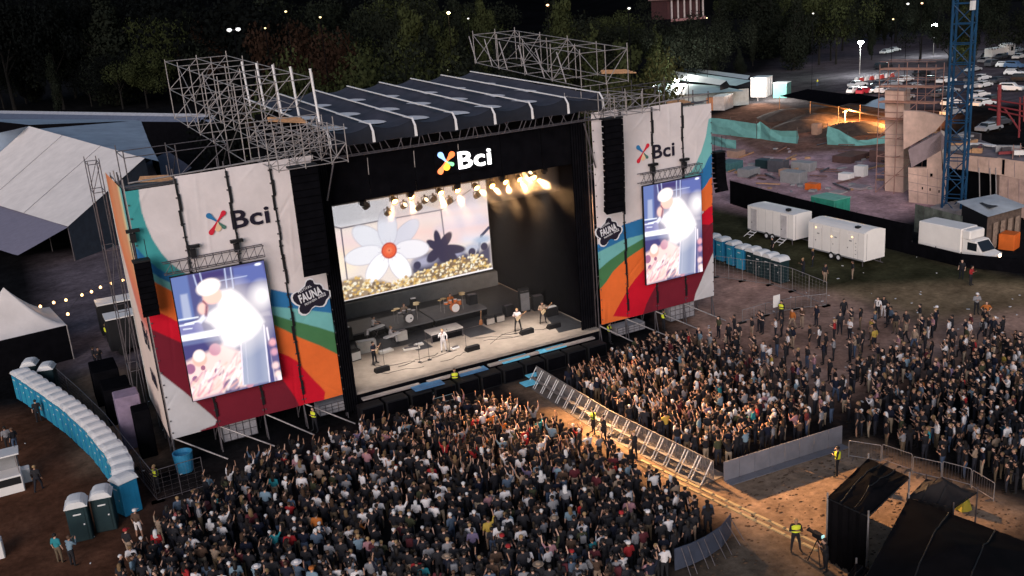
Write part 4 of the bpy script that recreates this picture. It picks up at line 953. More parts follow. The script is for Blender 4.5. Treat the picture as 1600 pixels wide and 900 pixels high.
keyboard('front keyboard beside the seated musician', (23.4, 66.2), 1.5, .35, .85, M_whitep)
keyboard('small keyboard at an angle near the road cases', (21.9, 67.6), 1.2, 1.2, .95)
def amp(label, c, w, h, face, front, d=.45):
    t = thing('amplifier', label, 'amplifier', (c[0], c[1], 1.6)); 
    o = MB().bbox((0, 0, h/2), (w, d, h), .02).build('amp_cabinet', M_blackp); g = MB().bx(-w*.45, w*.45, -d/2-.02, -d/2+.01, h*.08, h*.82).build('amp_grille', front)
    k = MB(); [k.lathe((-w*.35+w*.7*i/5, -d/2-.012, h*.91), [(.02, -.012), (.02, .012)], 8, 'Y') for i in range(6)]; k = k.build('amp_knobs', M_alu)
    for q in (o, g, k): q.parent = t
    t.rotation_euler = (0, 0, face)
M_ampg = mat('amp_cloth', (.34,.31,.28), .9); M_ampd = mat('amp_cloth_grey', (.14,.14,.15), .9)
amp('left one of two pale amplifiers behind the guitarist', (31.45, 65.8), .75, .6, 0, M_ampg); amp('right one of two pale amplifiers behind the guitarist', (32.35, 65.8), .75, .6, 0, M_ampg)
amp('tall grey bass cabinet behind the bass player', (35.1, 66.6), .85, 2.0, -.1, M_ampd)
amp('white fronted amplifier at the stage corner by the dark guitarist', (20.0, 65.2), .8, .8, .15, M_white); amp('second white fronted case beside the stage corner amplifier', (19.2, 65.5), .7, .75, .1, M_white)
def wedge(label, c, rz, w=1.05):
    t = thing('stage_monitor', label, 'stage monitor', (c[0], c[1], 1.6), 'floor monitors along the stage edge')
    o = MB(); vs_ = [(-w/2,-.25,.005),(w/2,-.25,.005),(w/2,.25,.005),(-w/2,.25,.005),(-w/2,-.25,.36),(w/2,-.25,.36),(w/2,.05,.36),(-w/2,.05,.36),(w/2,.25,.10),(-w/2,.25,.10)]
    o.add(vs_, [(0,3,2,1),(0,1,5,4),(4,5,6,7),(7,6,8,9),(9,8,2,3),(1,2,8,6,5),(0,4,7,9,3)]); q = o.build('monitor_cabinet', M_blackp); q.parent = t
    g = MB(); g.add([(-w*.45,.07,.37),(w*.45,.07,.37),(w*.45,.24,.14),(-w*.45,.24,.14)], [(0,1,2,3)]); q = g.build('monitor_grille', M_ampd); q.parent = t
    t.rotation_euler = (0, 0, rz)
for (px, py), lab in (((597,580),'black floor monitor in front of the dark guitarist'),((738,547),'black floor monitor beside the singer'),((823,521),'black floor monitor in front of the white topped guitarist'),((865,512),'black floor monitor in front of the bass player')):
    q = at(px, py, 1.6); wedge(lab, (q.x, q.y), 0.05)
def micstand(label, c, h=1.5, boom=True):
    t = thing('mic_stand', label, 'microphone stand', (c[0], c[1], 1.6)); x, y = c
    rod(t, (x, y, 1.6), (x, y, 1.6+h), .014, M_blackp, 'stand_pole'); MB().lathe((x, y, 1.605), [(.15, 0), (.15, .02), (.02, .04)], 12).build('stand_base', M_blackp, t)
    if boom: rod(t, (x, y, 1.6+h), (x+.1, y+.45, 1.6+h+.08), .012, M_blackp, 'boom'); MB().lathe((x+.1, y+.47, 1.6+h+.08), [(.02, -.05), (.03, .04), (.01, .06)], 8, 'Y').build('microphone', M_blackp, t)
for (px, py), lab in (((656,566),'microphone stand alone between the keyboards and the singer'),((671,562),'second lone microphone stand beside the singer'),((703,549),'microphone stand in front of the singer'),((601,574),'microphone stand in front of the dark guitarist'),((729,548),'tall microphone stand right of the singer by a monitor'),((806,521),'microphone stand in front of the white topped guitarist')):
    q = at(px, py, 1.6); micstand(lab, (q.x, q.y))
for k, (px, py) in enumerate(((545,568),(549,545),(540,520),(547,500))):
    q = at(px, py, 1.6); c = thing('road_case', 'black road case stacked at the dark stage side', 'case', (q.x, q.y+1, 1.6), 'road cases at the stage side'); MB().bbox((q.x-.3, q.y+1, 2.05), (.9, .7, .88), .03).build('case_body', M_blackp, c); MB().bx(q.x-.76, q.x+.16, q.y+.64, q.y+1.36, 2.3, 2.34).build('case_edge', M_alud, c)
cb = MB()
for k in range(9):
    rr = random.Random(k); p0 = Vector((rr.uniform(20, 35), rr.uniform(60.5, 62), 1.615)); pts = [p0]
    for j in range(7): p0 = p0+Vector((rr.uniform(.2, .7)*(1 if k % 2 else -1), rr.uniform(-.15, .5), 0)); pts.append(Vector((min(37, max(18, p0.x)), p0.y, 1.615)))
    cb.path(pts, .018, 5)
tag(cb.build('stage_cables', M_blackp), 'black cables lying across the stage floor', 'cables')
M_mat_shade = mat('dark_mat_and_shade', (0.028, 0.030, 0.036), .5, var=.3, scale=2)  # dark mats, with rear floor and drape shade painted in by the same sheets
for k, q in enumerate((((17.7,66.4),(24,65.7),(30.6,66.1),(37.2,66.9),(37.2,74.9),(17.7,74.9)), ((24.4,64.0),(25.7,63.9),(25.7,66.0),(24.3,65.6)), ((28.8,63.9),(31.0,63.8),(30.8,66.0),(28.7,66.0)), ((34.6,60.4),(37.2,60.2),(37.2,64.5),(35.9,64.8)))):
    b = MB(); z_ = 1.604+.001*k; b.add([(u, v, z_) for u, v in q], [tuple(range(len(q)))]); b.build('mat_and_floor_shade', M_mat_shade, stage)
M_pb = mat('pale_gear', (.52,.49,.45), .5, var=.15)
for k, (u, v, w_, d_, h_, m, lab) in enumerate(((21.3,66.3,1.5,.6,.9,M_pb,'pale keyboard table at the rear left of the band'),(24.4,67.0,.9,.5,.75,M_pb,'pale gear table beside the seated musician'),(22.4,65.3,1.2,.55,.16,M_pb,'pale pedal board before the keyboards'),(24.2,64.6,1.3,.5,.14,M_pb,'pale pedal board right of the keyboards'),(25.0,65.0,.7,.4,.12,M_pb,'small pale pedal board in the band middle'),(26.9,62.6,.6,.35,.1,M_whitep,'white pedal board at the singer'),(33.1,62.3,.8,.4,.12,M_pb,'pedal board at the white topped guitarist'),(19.4,67.2,1.4,.9,1.3,M_blackp,'black rack case at the dark stage corner'),(20.3,68.4,1.2,.8,1.0,M_blackp,'second black rack case at the dark stage corner'),
        (36.2,66.4,.9,.7,1.2,M_blackp,'black rack case behind the bass player'),(36.3,64.4,1.0,.7,.7,M_blackp,'low black case beside the bass player'),(33.6,66.6,.8,.6,.9,M_blackp,'black amplifier case between the pale amplifiers and bass cabinet'),(27.3,71.2,.5,.5,1.1,M_blackp,'slim black stand case between the drum kits'),(31.9,69.8,.8,.7,.8,M_blackp,'black drum case beside the orange kit'))):
    t = thing('stage_gear', lab, 'stage gear', (u, v, 1.6)); z0_ = 2.15 if v > 68 and u < 24 else (2.2 if v > 68 and u < 32.5 else 1.607)
    MB().bbox((u, v, z0_+h_/2), (w_, d_, h_), min(.03, h_*.2), .15*(k % 3-1)).build('gear_body', m, t); MB().box((u, v-d_*.1, z0_+h_+.03), (w_*.8, d_*.5, .05), .15*(k % 3-1)).build('gear_top', M_alud if k % 2 else M_whitep, t)
# subwoofers and ramp panels with added blue glow before the stage
for i in range(11):
    u = 18.4+1.78*i
    t = thing('subwoofer', 'black bass speaker under the stage front, %s from the toilets side' % ORD[i], 'loudspeaker', (u, V0-1.2, 0), 'bass speakers under the stage front')
    MB().bbox((u, V0-1.15, .52), (1.6, 1.0, 1.03), .03).build('speaker_cabinet', M_blackp, t); MB().bx(u-.7, u+.7, V0-1.69, V0-1.64, .1, .95).build('grille', M_black, t)
M_blit = mat('blue_panel_glow', (.10,.32,.46), .4, emit=.28, ecol=rgb(96,190,226), var=.3, scale=3); M_blit2 = mat('blue_panel_glow_dim', (.06,.16,.28), .4, emit=.10, ecol=rgb(60,110,190), var=.4, scale=3)  # panels are no lamps: blue light on them put in as emission
for px, py, w_, d_, z, m in ((668,602,2.2,1.0,1.12,M_blit2),(738,580,2.2,.8,1.12,M_blit2),(803,560,2.2,.9,1.12,M_blit),(860,544,2.3,.9,1.12,M_blit),(828,598,1.2,.9,.3,M_blit),(833,586,1.0,.6,.4,M_blit)):
    q = at(px, py, z); t = thing('ramp_panel', 'blue panel with added glow before the stage, %s' % {668:'by the small steps',738:'second from the steps',803:'middle one',860:'at the far end',828:'large one on the ground by the aisle',833:'small one by the aisle'}[px], 'panel', (q.x, q.y, z-.1), 'blue panels before the stage front')
    MB().box((q.x, q.y, z), (w_, d_, .06)).build('panel_top', m, t); MB().box((q.x, q.y, z-.06), (w_-.1, d_-.1, .055)).build('panel_base', M_blackp, t)
st = thing('stage_steps', 'small black steps with pale edges below the stage front', 'steps', (22.6, 57, 0)); q = at(683, 606, .8)
for k in range(4):
    v = q.y+.25-.36*k; z = .95-.26*k
    MB().bx(q.x-.75, q.x+.75, v-.36, v, max(.02, z-.26), z).build('step', M_blackp, st); MB().bx(q.x-.75, q.x+.75, v-.37, v-.33, z+.003, z+.02).build('step_edge', mat('step_edge', (.45,.55,.55), .6), st)
# ================================================================== BARRIERS AND CROWD
M_bar = mat('barrier_metal', (0.24, 0.22, 0.215), 0.5, 0.3, var=.25, scale=4)
def barrier_proto():
    t = thing('crowd_barrier', 'x', 'barrier', (0, 0, 0), 'front stage barriers along the aisle')
    # crowd stands on +X; the braces stand on -X
    b = MB()
    for i in range(9): b.bx(-.02, .02, -.48+.12*i-.018, -.48+.12*i+.018, .03, 1.18)
    b.bx(-.025, .025, -.5, .5, 1.18, 1.22); b.bx(-.025, .025, -.5, .5, .60, .64); b.build('barrier_panel', M_bar, t)
    MB().bx(-1.0, 1.0, -.48, .48, .004, .03).build('foot_plate', mat('tread_plate', (.16,.14,.13), .7, .2), t)
    for s in (-.4, .4): rod(t, (-.05, s, 1.15), (-.85, s, .03), .032, M_white, 'brace')
    MB().bx(-.62, -.32, -.44, .44, .50, .53).build('step', M_bar, t)
    return t
bp0 = barrier_proto(); first = True
pts = [Vector((30.35, 56.0, 0)), Vector((30.25, 47, 0)), Vector((31.0, 38.0, 0))]
def walk(pts, step):
    out = []; acc = 0.0
    for a, b in zip(pts[:-1], pts[1:]):
        L = (b-a).length; d = (b-a)/L; s = acc
        while s < L: out.append((a+d*s, math.atan2(d.y, d.x))); s += step
        acc = s-L
    return out
for k, (p, a) in enumerate(walk(pts, 1.03)):
    lab = 'slatted aisle barrier with raking braces, %s from the stage' % ORD[min(k, 23)]
    rz = a+math.pi/2
    if first: bp0.location = p; bp0.rotation_euler = (0, 0, rz); bp0['label'] = lab; first = False
    else: copy_tree(bp0, lab, None, p, rz)
# grey solid wall across the aisle
M_wall = mat('grey_barrier_wall', (0.15, 0.15, 0.175), 0.7, var=.15)
wl = thing('barrier_wall', 'low grey solid barrier wall closing the middle crowd pen', 'barrier', (35.5, 37.2, 0))
prev = None
for k in range(8):
    u0, u1 = 31.4+1.04*k, 31.4+1.04*(k+1)-.03; v0, v1 = 37.6-.07*k, 37.6-.07*(k+1)
    b = MB(); q = [(u0, v0), (u1, v1), (u1, v1+.06), (u0, v0+.06)]; b.prism(q, .05, 1.2); b.build('wall_panel', M_wall, wl)
    b = MB(); b.prism([(u0, v0-.55), (u1, v1-.55), (u1, v1-.004), (u0, v0-.004)], .004, .04); b.build('wall_foot', M_wall, wl)
# dark curved barrier by the near crowd corner
cbw = thing('curved_barrier', 'dark curved barrier with white braces at the near crowd corner', 'barrier', (26.5, 32.3, 0))
cp = [at(x, y) for x, y in ((1143,836),(1128,856),(1105,872),(1080,884),(1055,893))]
for a, b_ in zip(cp[:-1], cp[1:]):
    d = (b_-a).normalized(); n = Vector((d.y, -d.x, 0)); n = n if n.y < 0 else -n
    m = MB(); m.prism([(a.x, a.y), (b_.x, b_.y), (b_.x-n.x*.05, b_.y-n.y*.05), (a.x-n.x*.05, a.y-n.y*.05)], .04, 1.2); m.build('barrier_panel', mat('dark_blue_panel', (.045,.055,.085), .6), cbw)
    for s in (.2, .6): q = a+(b_-a)*s; rod(cbw, q+n*.03+Vector((0, 0, 1.15)), q+n*.75+Vector((0, 0, .04)), .022, M_alud, 'brace')
# steel pedestrian barriers of the far pen
def steel_barrier(label, a, b, group='steel barriers around the far pen', lean=0.0):
    t = thing('steel_barrier', label, 'barrier', a, group); d = (b-a); L = d.length; d = d/L; n = Vector((-d.y, d.x, 0)); up = Vector((0, 0, 1))*math.cos(lean)+n*math.sin(lean)
    P = lambda s, h: a+d*s+up*h
    for p, q in ((P(0, .05), P(0, 1.05)), (P(L, .05), P(L, 1.05)), (P(.06, 1.1), P(L-.06, 1.1)), (P(0, .18), P(L, .18)), (P(0, 1.05), P(.06, 1.1)), (P(L, 1.05), P(L-.06, 1.1))): rod(t, p, q, .022, M_alu, 'frame_tube')
    for i in range(1, int(L/.16)): rod(t, P(L*i/int(L/.16), .18), P(L*i/int(L/.16), 1.1), .008, M_alud, 'bar')
    for s in (.25, L-.25): rod(t, P(s, .03)-n*.3, P(s, .03)+n*.3, .02, M_alud, 'foot')
    return t
sb = [((1326,716),(1376,724)),((1378,722),(1424,738)),((1426,742),(1470,752)),((1472,750),(1516,762)),((1518,764),(1552,785))]
names = ['at the corner of the grey wall', 'second from the grey wall', 'in the middle of its row', 'behind the peaked black gazebo', 'at the yellow canvas end']
for (p, q), nm in zip(sb, names): steel_barrier('galvanised crowd barrier %s' % nm, at(*p), at(*q))
# cable ramps along the aisle
for (p, q), lab in ((((1000,719),(1277,850)), 'pale cable ramp line on the aisle side'), (((1000,726),(1278,861)), 'pale cable ramp line on the crowd side')):
    a, b = at(*p), at(*q); t = thing('cable_ramp', lab, 'cable ramp', (a+b)/2); n_ = int((b-a).length/.9)
    for k in range(n_):
        c = a+(b-a)*((k+.5)/n_); o = MB(); o.box((0, 0, .03), ((b-a).length/n_-.02, .20, .05), taper=.8); ob = o.build('ramp_segment', mat('ramp_yellow', (.40,.32,.18), .6, var=.15), t)
        ob.matrix_basis = Matrix.Translation(c) @ Matrix.Rotation(math.atan2((b-a).y, (b-a).x), 4, 'Z')

# ---- where the people stand
def fill(poly, d, jit=.34):
    P = np.array(poly); x0, y0 = P.min(0); x1, y1 = P.max(0); out = []
    yy = np.arange(y0, y1, d*.87)
    for j, y in enumerate(yy):
        for x in np.arange(x0+(d/2 if j % 2 else 0), x1, d): out.append((x+rng.uniform(-jit, jit)*d, y+rng.uniform(-jit, jit)*d))
    A = np.array(out); return A[pip(A[:, 0], A[:, 1], poly)]
def G2(*pts): return [tuple(at(x, y).xy) for x, y in pts]
near_poly = [(5.0,52.0),(7.2,53.5),(9.9,54.4),(13.7,54.2),(16.3,54.4),(22.5,54.5),(25.0,53.8),(25.9,51.3),(26.4,49),(27.2,46),(27.5,43),(27.6,39.8),(28.0,33.4),(24.3,33.0),(22,30.5),(20,27),(-3,27),(-2.5,38),(0.8,46.5)]
mid_poly = [(31.0,54.2),(34.0,54.5),(38.6,55.8),(41.8,55.5),(44.1,53.5),(44.4,48),(43.2,42),(40.6,38.2),(31.8,38.8),(31.3,44),(31.0,50)]
far_poly = [(40.9,37.2),(44.3,43.0),(49.5,43.4),(54,42.0),(60,40.6),(63,36),(60,27),(52,20),(41.8,24.5),(41.9,29.3),(41.2,33)]
rim_poly = [(-4,34),(0.5,44),(4.5,51.8),(6.5,53.5),(9,50),(3,38),(0,30)]
field_poly = [(44.5,56),(52,53.5),(58,49),(62,44),(60,39.5),(49,40.5),(44,41)]
pnear, pmid, pfar = fill(near_poly, .71, .42), fill(mid_poly, .72, .42), fill(far_poly, .76, .42)
# thin the near pen towards the toilets
keep = rng.random(len(pnear)) < np.clip((pnear[:, 0]+.5)/4.0+.25+(pnear[:, 1] < 36)*.2, .3, 1.0); pnear = pnear[keep]
k2 = rng.random(len(pmid)) < np.where(pmid[:, 0] > 41, .78, 1.0); pmid = pmid[k2]
k3 = rng.random(len(pfar)) < np.where(pfar[:, 1] > 38.5, .62, .97); pfar = pfar[k3]
def in_frame(p, m=12):
    x, y = pix((p[0], p[1], 1.3)); return -m < x < 1600+m and -m < y < 900+m
A = [(x, y, 0) for x, y in pnear]+[(x, y, 1) for x, y in pmid]+[(x, y, 2) for x, y in pfar]
A = [a for a in A if in_frame(a)]
foh = [(26.5,19),(31.6,30.6),(36.2,31.6),(41.2,29.3),(40.9,22)]
A = [a for a in A if not pip(np.array([a[0]]), np.array([a[1]]), foh)[0]]
A = [a for a in A if math.sin(a[0]*1.9+math.sin(a[1]*1.3)*2)+math.sin(a[1]*2.3+a[0]*.7) > -1.5]
A.sort(key=lambda a: a[0]**2+a[1]**2)
N_IND = 196
TN = list(TW); TP = np.array([TW[k] for k in TN]); TP = TP/TP.sum()
def pose_for(a):
    r = random.random(); x, y, z = a
    hot = (z == 0 and x > 18 and y > 42) or (z == 1 and x < 35) or (z == 0 and y > 53)
    if hot: ch = (('both_arms_up', .27), ('one_arm_up', .20), ('waving', .12), ('clapping', .18), ('filming', .16), ('long_hair', .08), ('standing', .10))
    else: ch = (('standing', .20), ('long_hair', .17), ('clapping', .12), ('filming', .11), ('hoodie', .10), ('arms_folded', .10), ('stoop', .06), ('one_arm_up', .04), ('waving', .03), ('hands_on_hips', .03), ('shorts', .04))
    t = 0
    for k, w_ in ch:
        t += w_
        if r < t: return k
    return 'standing'
PTXT = {'standing': 'arms down', 'long_hair': 'long hair, arms down', 'clapping': 'forearms raised', 'filming': 'hands at the face', 'hoodie': 'tied hair and long sleeves', 'arms_folded': 'folded arms', 'stoop': 'leaning forward',
        'one_arm_up': 'one arm raised', 'waving': 'tied hair, one arm raised', 'hands_on_hips': 'hands on hips', 'shorts': 'shorts', 'both_arms_up': 'both arms raised, long hair', 'walking': 'walking', 'leaning': 'leaning forward'}
def spot_text(x, y):
    if x > 40: return 'in the far pen'
    if x > 26.5 and y < 36: return 'by the curved barrier'
    if x > 25.5: return 'near the cable ramps'
    if x < 4: return 'at the crowd edge'
    if x < 9: return 'towards the toilets'
    if x < 15: return 'before the near screen'
    if x < 21: return 'before the stage'
    return 'towards the aisle'
for a in A[:N_IND]:
    x, y, z = a; ps = pose_for(a); top = TN[rng.choice(len(TN), p=TP)]; hat = bag = None
    f = math.atan2(64-y, 27-x)+random.gauss(0, .28)
    o_lab = 'person in %s top, %s' % (top, PTXT[ps])
    r = random.random()
    if r < .07 and ps not in ('waving', 'hoodie'): hat = random.choice(list(CAPM)); o_lab += ', %s cap' % hat
    elif r < .10 and ps not in ('waving', 'hoodie'): hat = random.choice(list(HATM)); o_lab += ', %s sun hat' % hat
    elif r < .16: bag = random.choice(list(BAGM)); o_lab += ', %s backpack' % bag
    o_lab += ' '+spot_text(x, y)
    if len(o_lab.replace('-', ' ').split()) > 16: o_lab = o_lab.replace(' in the near crowd', '').replace(', arms down', '').replace(' hands at the face', ' hands up')
    o = person(HI[ps], ' '.join(o_lab.split()[:16]), (x, y, 0), f, top, group='people standing in the near crowd', scale=random.uniform(.89, 1.08))
    if hat in CAPM and r < .07: child(o, CAPM[hat], 'cap')
    elif hat in HATM: child(o, HATM[hat], 'sun_hat')
    if bag: child(o, BAGM[bag], 'backpack')
# ---- the mass behind them: one mesh each, every body with its own clothes
PAL_S = np.array([(0.42,0.24,0.17),(0.52,0.32,0.24),(0.30,0.165,0.11)]); PAL_H = np.array([(0.012,.009,.008)]*4+[(.045,.025,.015),(.16,.10,.05),(.55,.54,.55)]); PAL_T = np.array([TOPS[k] for k in TN]); PAL_L = np.array([(.02,.022,.032)]*4+[(.012,.012,.016)]*3+[(.05,.075,.13),(.30,.24,.18),(.12,.09,.06)])
_src = {}
for k, me in LO.items():
    me.calc_loop_triangles()
    n = len(me.vertices); co = np.empty(n*3, np.float32); me.vertices.foreach_get('co', co)
    nt_ = len(me.loop_triangles); tri = np.empty(nt_*3, np.int32); me.loop_triangles.foreach_get('vertices', tri)
    mi = np.array([t.material_index for t in me.loop_triangles]); _src[k] = (co.reshape(-1, 3), tri.reshape(-1, 3), mi)
def mass(label, pts):
    V, T, Cc = [], [], []; off = 0
    for a in pts:
        co, tri, mi = _src[pose_for(a)]; f = math.atan2(64-a[1], 27-a[0])+random.gauss(0, .45)-math.pi/2; s = random.uniform(.88, 1.08); c_, s_ = math.cos(f)*s, math.sin(f)*s
        c_ *= 1.13; s_ *= 1.13; V.append(np.stack([co[:,0]*c_-co[:,1]*s_+a[0], co[:,0]*s_+co[:,1]*c_+a[1], co[:,2]*s], 1)); T.append(tri+off); off += len(co)
        pal = np.stack([PAL_S[rng.integers(3)], PAL_H[rng.integers(len(PAL_H))], PAL_T[rng.choice(len(TN), p=TP)], PAL_L[rng.integers(len(PAL_L))], (.015,.015,.015)]); Cc.append(pal[mi])
    V, T, Cc = np.concatenate(V), np.concatenate(T), np.concatenate(Cc)
    me = bpy.data.meshes.new('crowd'); me.vertices.add(len(V)); me.vertices.foreach_set('co', V.astype(np.float32).reshape(-1))
    me.loops.add(T.size); me.loops.foreach_set('vertex_index', T.reshape(-1).astype(np.int32)); me.polygons.add(len(T)); me.polygons.foreach_set('loop_start', (np.arange(len(T))*3).astype(np.int32)); me.update(calc_edges=True)
    me.polygons.foreach_set('use_smooth', np.ones(len(T), bool))
    at_ = me.color_attributes.new('Col', 'FLOAT_COLOR', 'CORNER'); at_.data.foreach_set('color', np.concatenate([np.repeat(Cc, 3, 0), np.ones((len(T)*3, 1))], 1).astype(np.float32).reshape(-1))
    me.materials.append(vmat('crowd_cloth', .85)); return tag(link('crowd', me), label, None, kind='stuff')
rest = A[N_IND:]
for z, lab in ((0, 'dense concert crowd before the stage with many raised arms'), (1, 'dense concert crowd in the middle pen behind the slatted barrier'), (2, 'concert crowd in the far pen beyond the grey wall')):
    mass(lab, [a for a in rest if a[2] == z])
# ---- people one can pick out on the open field, by the fences and at work
def foot(px, py): q = at(px, py); return (q.x, q.y, 0)
TOW = lambda px, py, d=0.0: math.atan2(64-at(px, py).y, 27-at(px, py).x)+d
def man(px, py, label, top, ps='standing', dface=0.0, **k): return person(HI.get(ps) or SPEC[ps], label, foot(px, py), TOW(px, py, dface), top, **k)
o = man(1371, 497, 'man in a white shirt and dark backpack beside a woman on the field', 'white', 'standing', .6, leg=TM['black']); child(o, BAGM['black'], 'backpack')
man(1380, 496, 'woman in white trousers beside the man with a dark backpack', 'black', 'long_hair', .8, leg=TM['white'])
o = man(1525, 491, 'person in a grey shirt and white cap beside the seated person', 'pale grey', 'arms_folded', 1.4, leg=TM['black']); child(o, CAPM['white'], 'cap')
man(1541, 490, 'person in orange seated on the grass', 'orange', 'ground', 1.2, leg=TM['beige'])
o = man(1552, 530, 'person in dark clothes and a white cap walking alone on the field', 'charcoal', 'walking', 2.6); child(o, CAPM['white'], 'cap')
o = man(1533, 533, 'person with a grey backpack among the walkers on the field', 'black', 'walking'); child(o, BAGM['grey'], 'backpack')
man(1521, 566, 'person in a bright red top at the edge of the far pen', 'red', 'long_hair', leg=TM['red'])
man(1538, 563, 'person in a white top close to the person in red', 'white', 'clapping')
man(1456, 528, 'person in a pink top among the small group on the field', 'pink', 'clapping')
o = man(1462, 512, 'person in black and a white cap behind the person in pink', 'black', 'standing'); child(o, CAPM['white'], 'cap')
man(1429, 543, 'person in long beige clothes standing tall on the field', 'beige', 'long_hair', leg=TM['beige'])
man(1450, 530, 'person in white trousers next to the person in pink', 'black', 'standing', leg=TM['white'])
man(1231, 555, 'person in a white top behind the middle pen', 'white', 'standing'); man(1335, 560, 'person in a beige top behind the middle pen', 'beige', 'filming')
o = man(1318, 500, 'dark dressed person hurrying across the open field', 'black', 'walking', 1.5); man(1312, 522, 'dark dressed person standing behind the hurrying one', 'charcoal', 'standing', 1.2)
fld = [p for p in fill(field_poly, 1.45, .48) if in_frame(p)]; random.shuffle(fld); seen = 0
for p in fld[:84]:
    top = TN[rng.choice(len(TN), p=TP)]; ps = random.choice(['standing', 'walking', 'long_hair', 'clapping', 'filming', 'hoodie', 'arms_folded', 'shorts'])
    person(HI[ps], 'person in %s top, %s, out on the open field' % (top, PTXT[ps].replace(', long hair', '')), (p[0], p[1], 0), math.atan2(62-p[1], 28-p[0])+random.gauss(0, .5), top, group='people loosely standing on the open field')
for p in [q for q in fill(rim_poly, 2.1, .45) if in_frame(q)][:18]:
    top = TN[rng.choice(len(TN), p=TP)]; ps = random.choice(['standing', 'walking', 'long_hair', 'hoodie', 'shorts'])
    person(HI[ps], 'person in %s top, %s, by the toilets' % (top, PTXT[ps]), (p[0], p[1], 0), math.atan2(62-p[1], 28-p[0])+random.gauss(0, .8), top, group='people on the dark ground by the toilets')
# stewards and guards
def steward(px, py, label, dface=math.pi, ps='guard', vest=True, leg=None):
    o = man(px, py, label, 'black', ps, dface, leg=TM['black'])
    if vest: child(o, VESTM, 'hi_viz_vest')
    return o
steward(713, 612, 'steward in a yellow vest at the middle of the stage front'); steward(953, 537, 'steward in a yellow vest at the stage corner by the far banner'); steward(1037, 516, 'steward in a yellow vest under the far banner')
steward(494, 674, 'steward in a yellow vest at the near stage corner'); steward(248, 768, 'steward in a yellow vest behind the wire fence by the toilets'); steward(1221, 502, 'steward in a yellow vest beside the white notice board', .5)
steward(1243, 861, 'guard in a yellow vest standing alone by the cable ramps', 2.6, 'guard'); steward(1308, 743, 'guard in a yellow vest standing by the end of the grey wall', .4, 'guard'); steward(170, 536, 'steward in a yellow vest behind the return banner', 1.0)
steward(992, 716, 'guard in black standing in the aisle between the barriers', 1.5, 'guard', False); steward(928, 678, 'guard in black with a yellow vest by the slatted barrier', 1.2, 'guard'); steward(944, 690, 'second guard in black close to the slatted barrier', 1.5, 'guard', False)
for (px, py), lab, ps in (((1207,398),'person in black between the toilets and the first trailer','standing'),((1270,417),'person in dark clothes near the longer trailer','standing'),((1332,437),'person in dark clothes behind the longer trailer end','hands_on_hips'),((1289,442),'person in black with a white lanyard by the fence corner','standing'),((1255,432),'person in black inside the wire fence','hoodie'),((1502,436),'person in blue trousers by the truck cab','long_hair'),
        ((150,573),'pair member in black standing on the earth behind the toilets','standing'),((158,574),'second pair member in black standing behind the toilets','hoodie')):
    man(px, py, lab, 'black', ps, random.uniform(-2, 2))
man(1516, 446, 'person in a red coat near the truck', 'red', 'hoodie', 2.0); man(15, 704, 'person in a pale grey shirt by the white stall', 'pale grey', 'standing', 2.0); man(26, 706, 'person in black by the white stall', 'black', 'standing', 2.4); man(62, 768, 'person in black walking past the white stall', 'black', 'walking', 1.0)
o = man(219, 840, 'bare shouldered person with a white cap near the wire fence', 'brown', 'shorts', .3, leg=TM['white']); child(o, CAPM['white'], 'cap')
o = man(205, 872, 'person with a red cap at the loose crowd edge', 'black', 'standing', .2); child(o, CAPM['red'], 'cap')
man(95, 880, 'person in a blue top close to the dark green toilets', 'teal', 'standing', .4); man(115, 885, 'person in a light blue top close to the dark green toilets', 'light blue', 'stoop', .2)
man(62, 640+20, 'person in black at the doors of the blue toilets', 'black', 'standing', 2.0)
steward(1290, 893, 'camera operator in black behind the tripod camera', 1.1, 'operator', False)
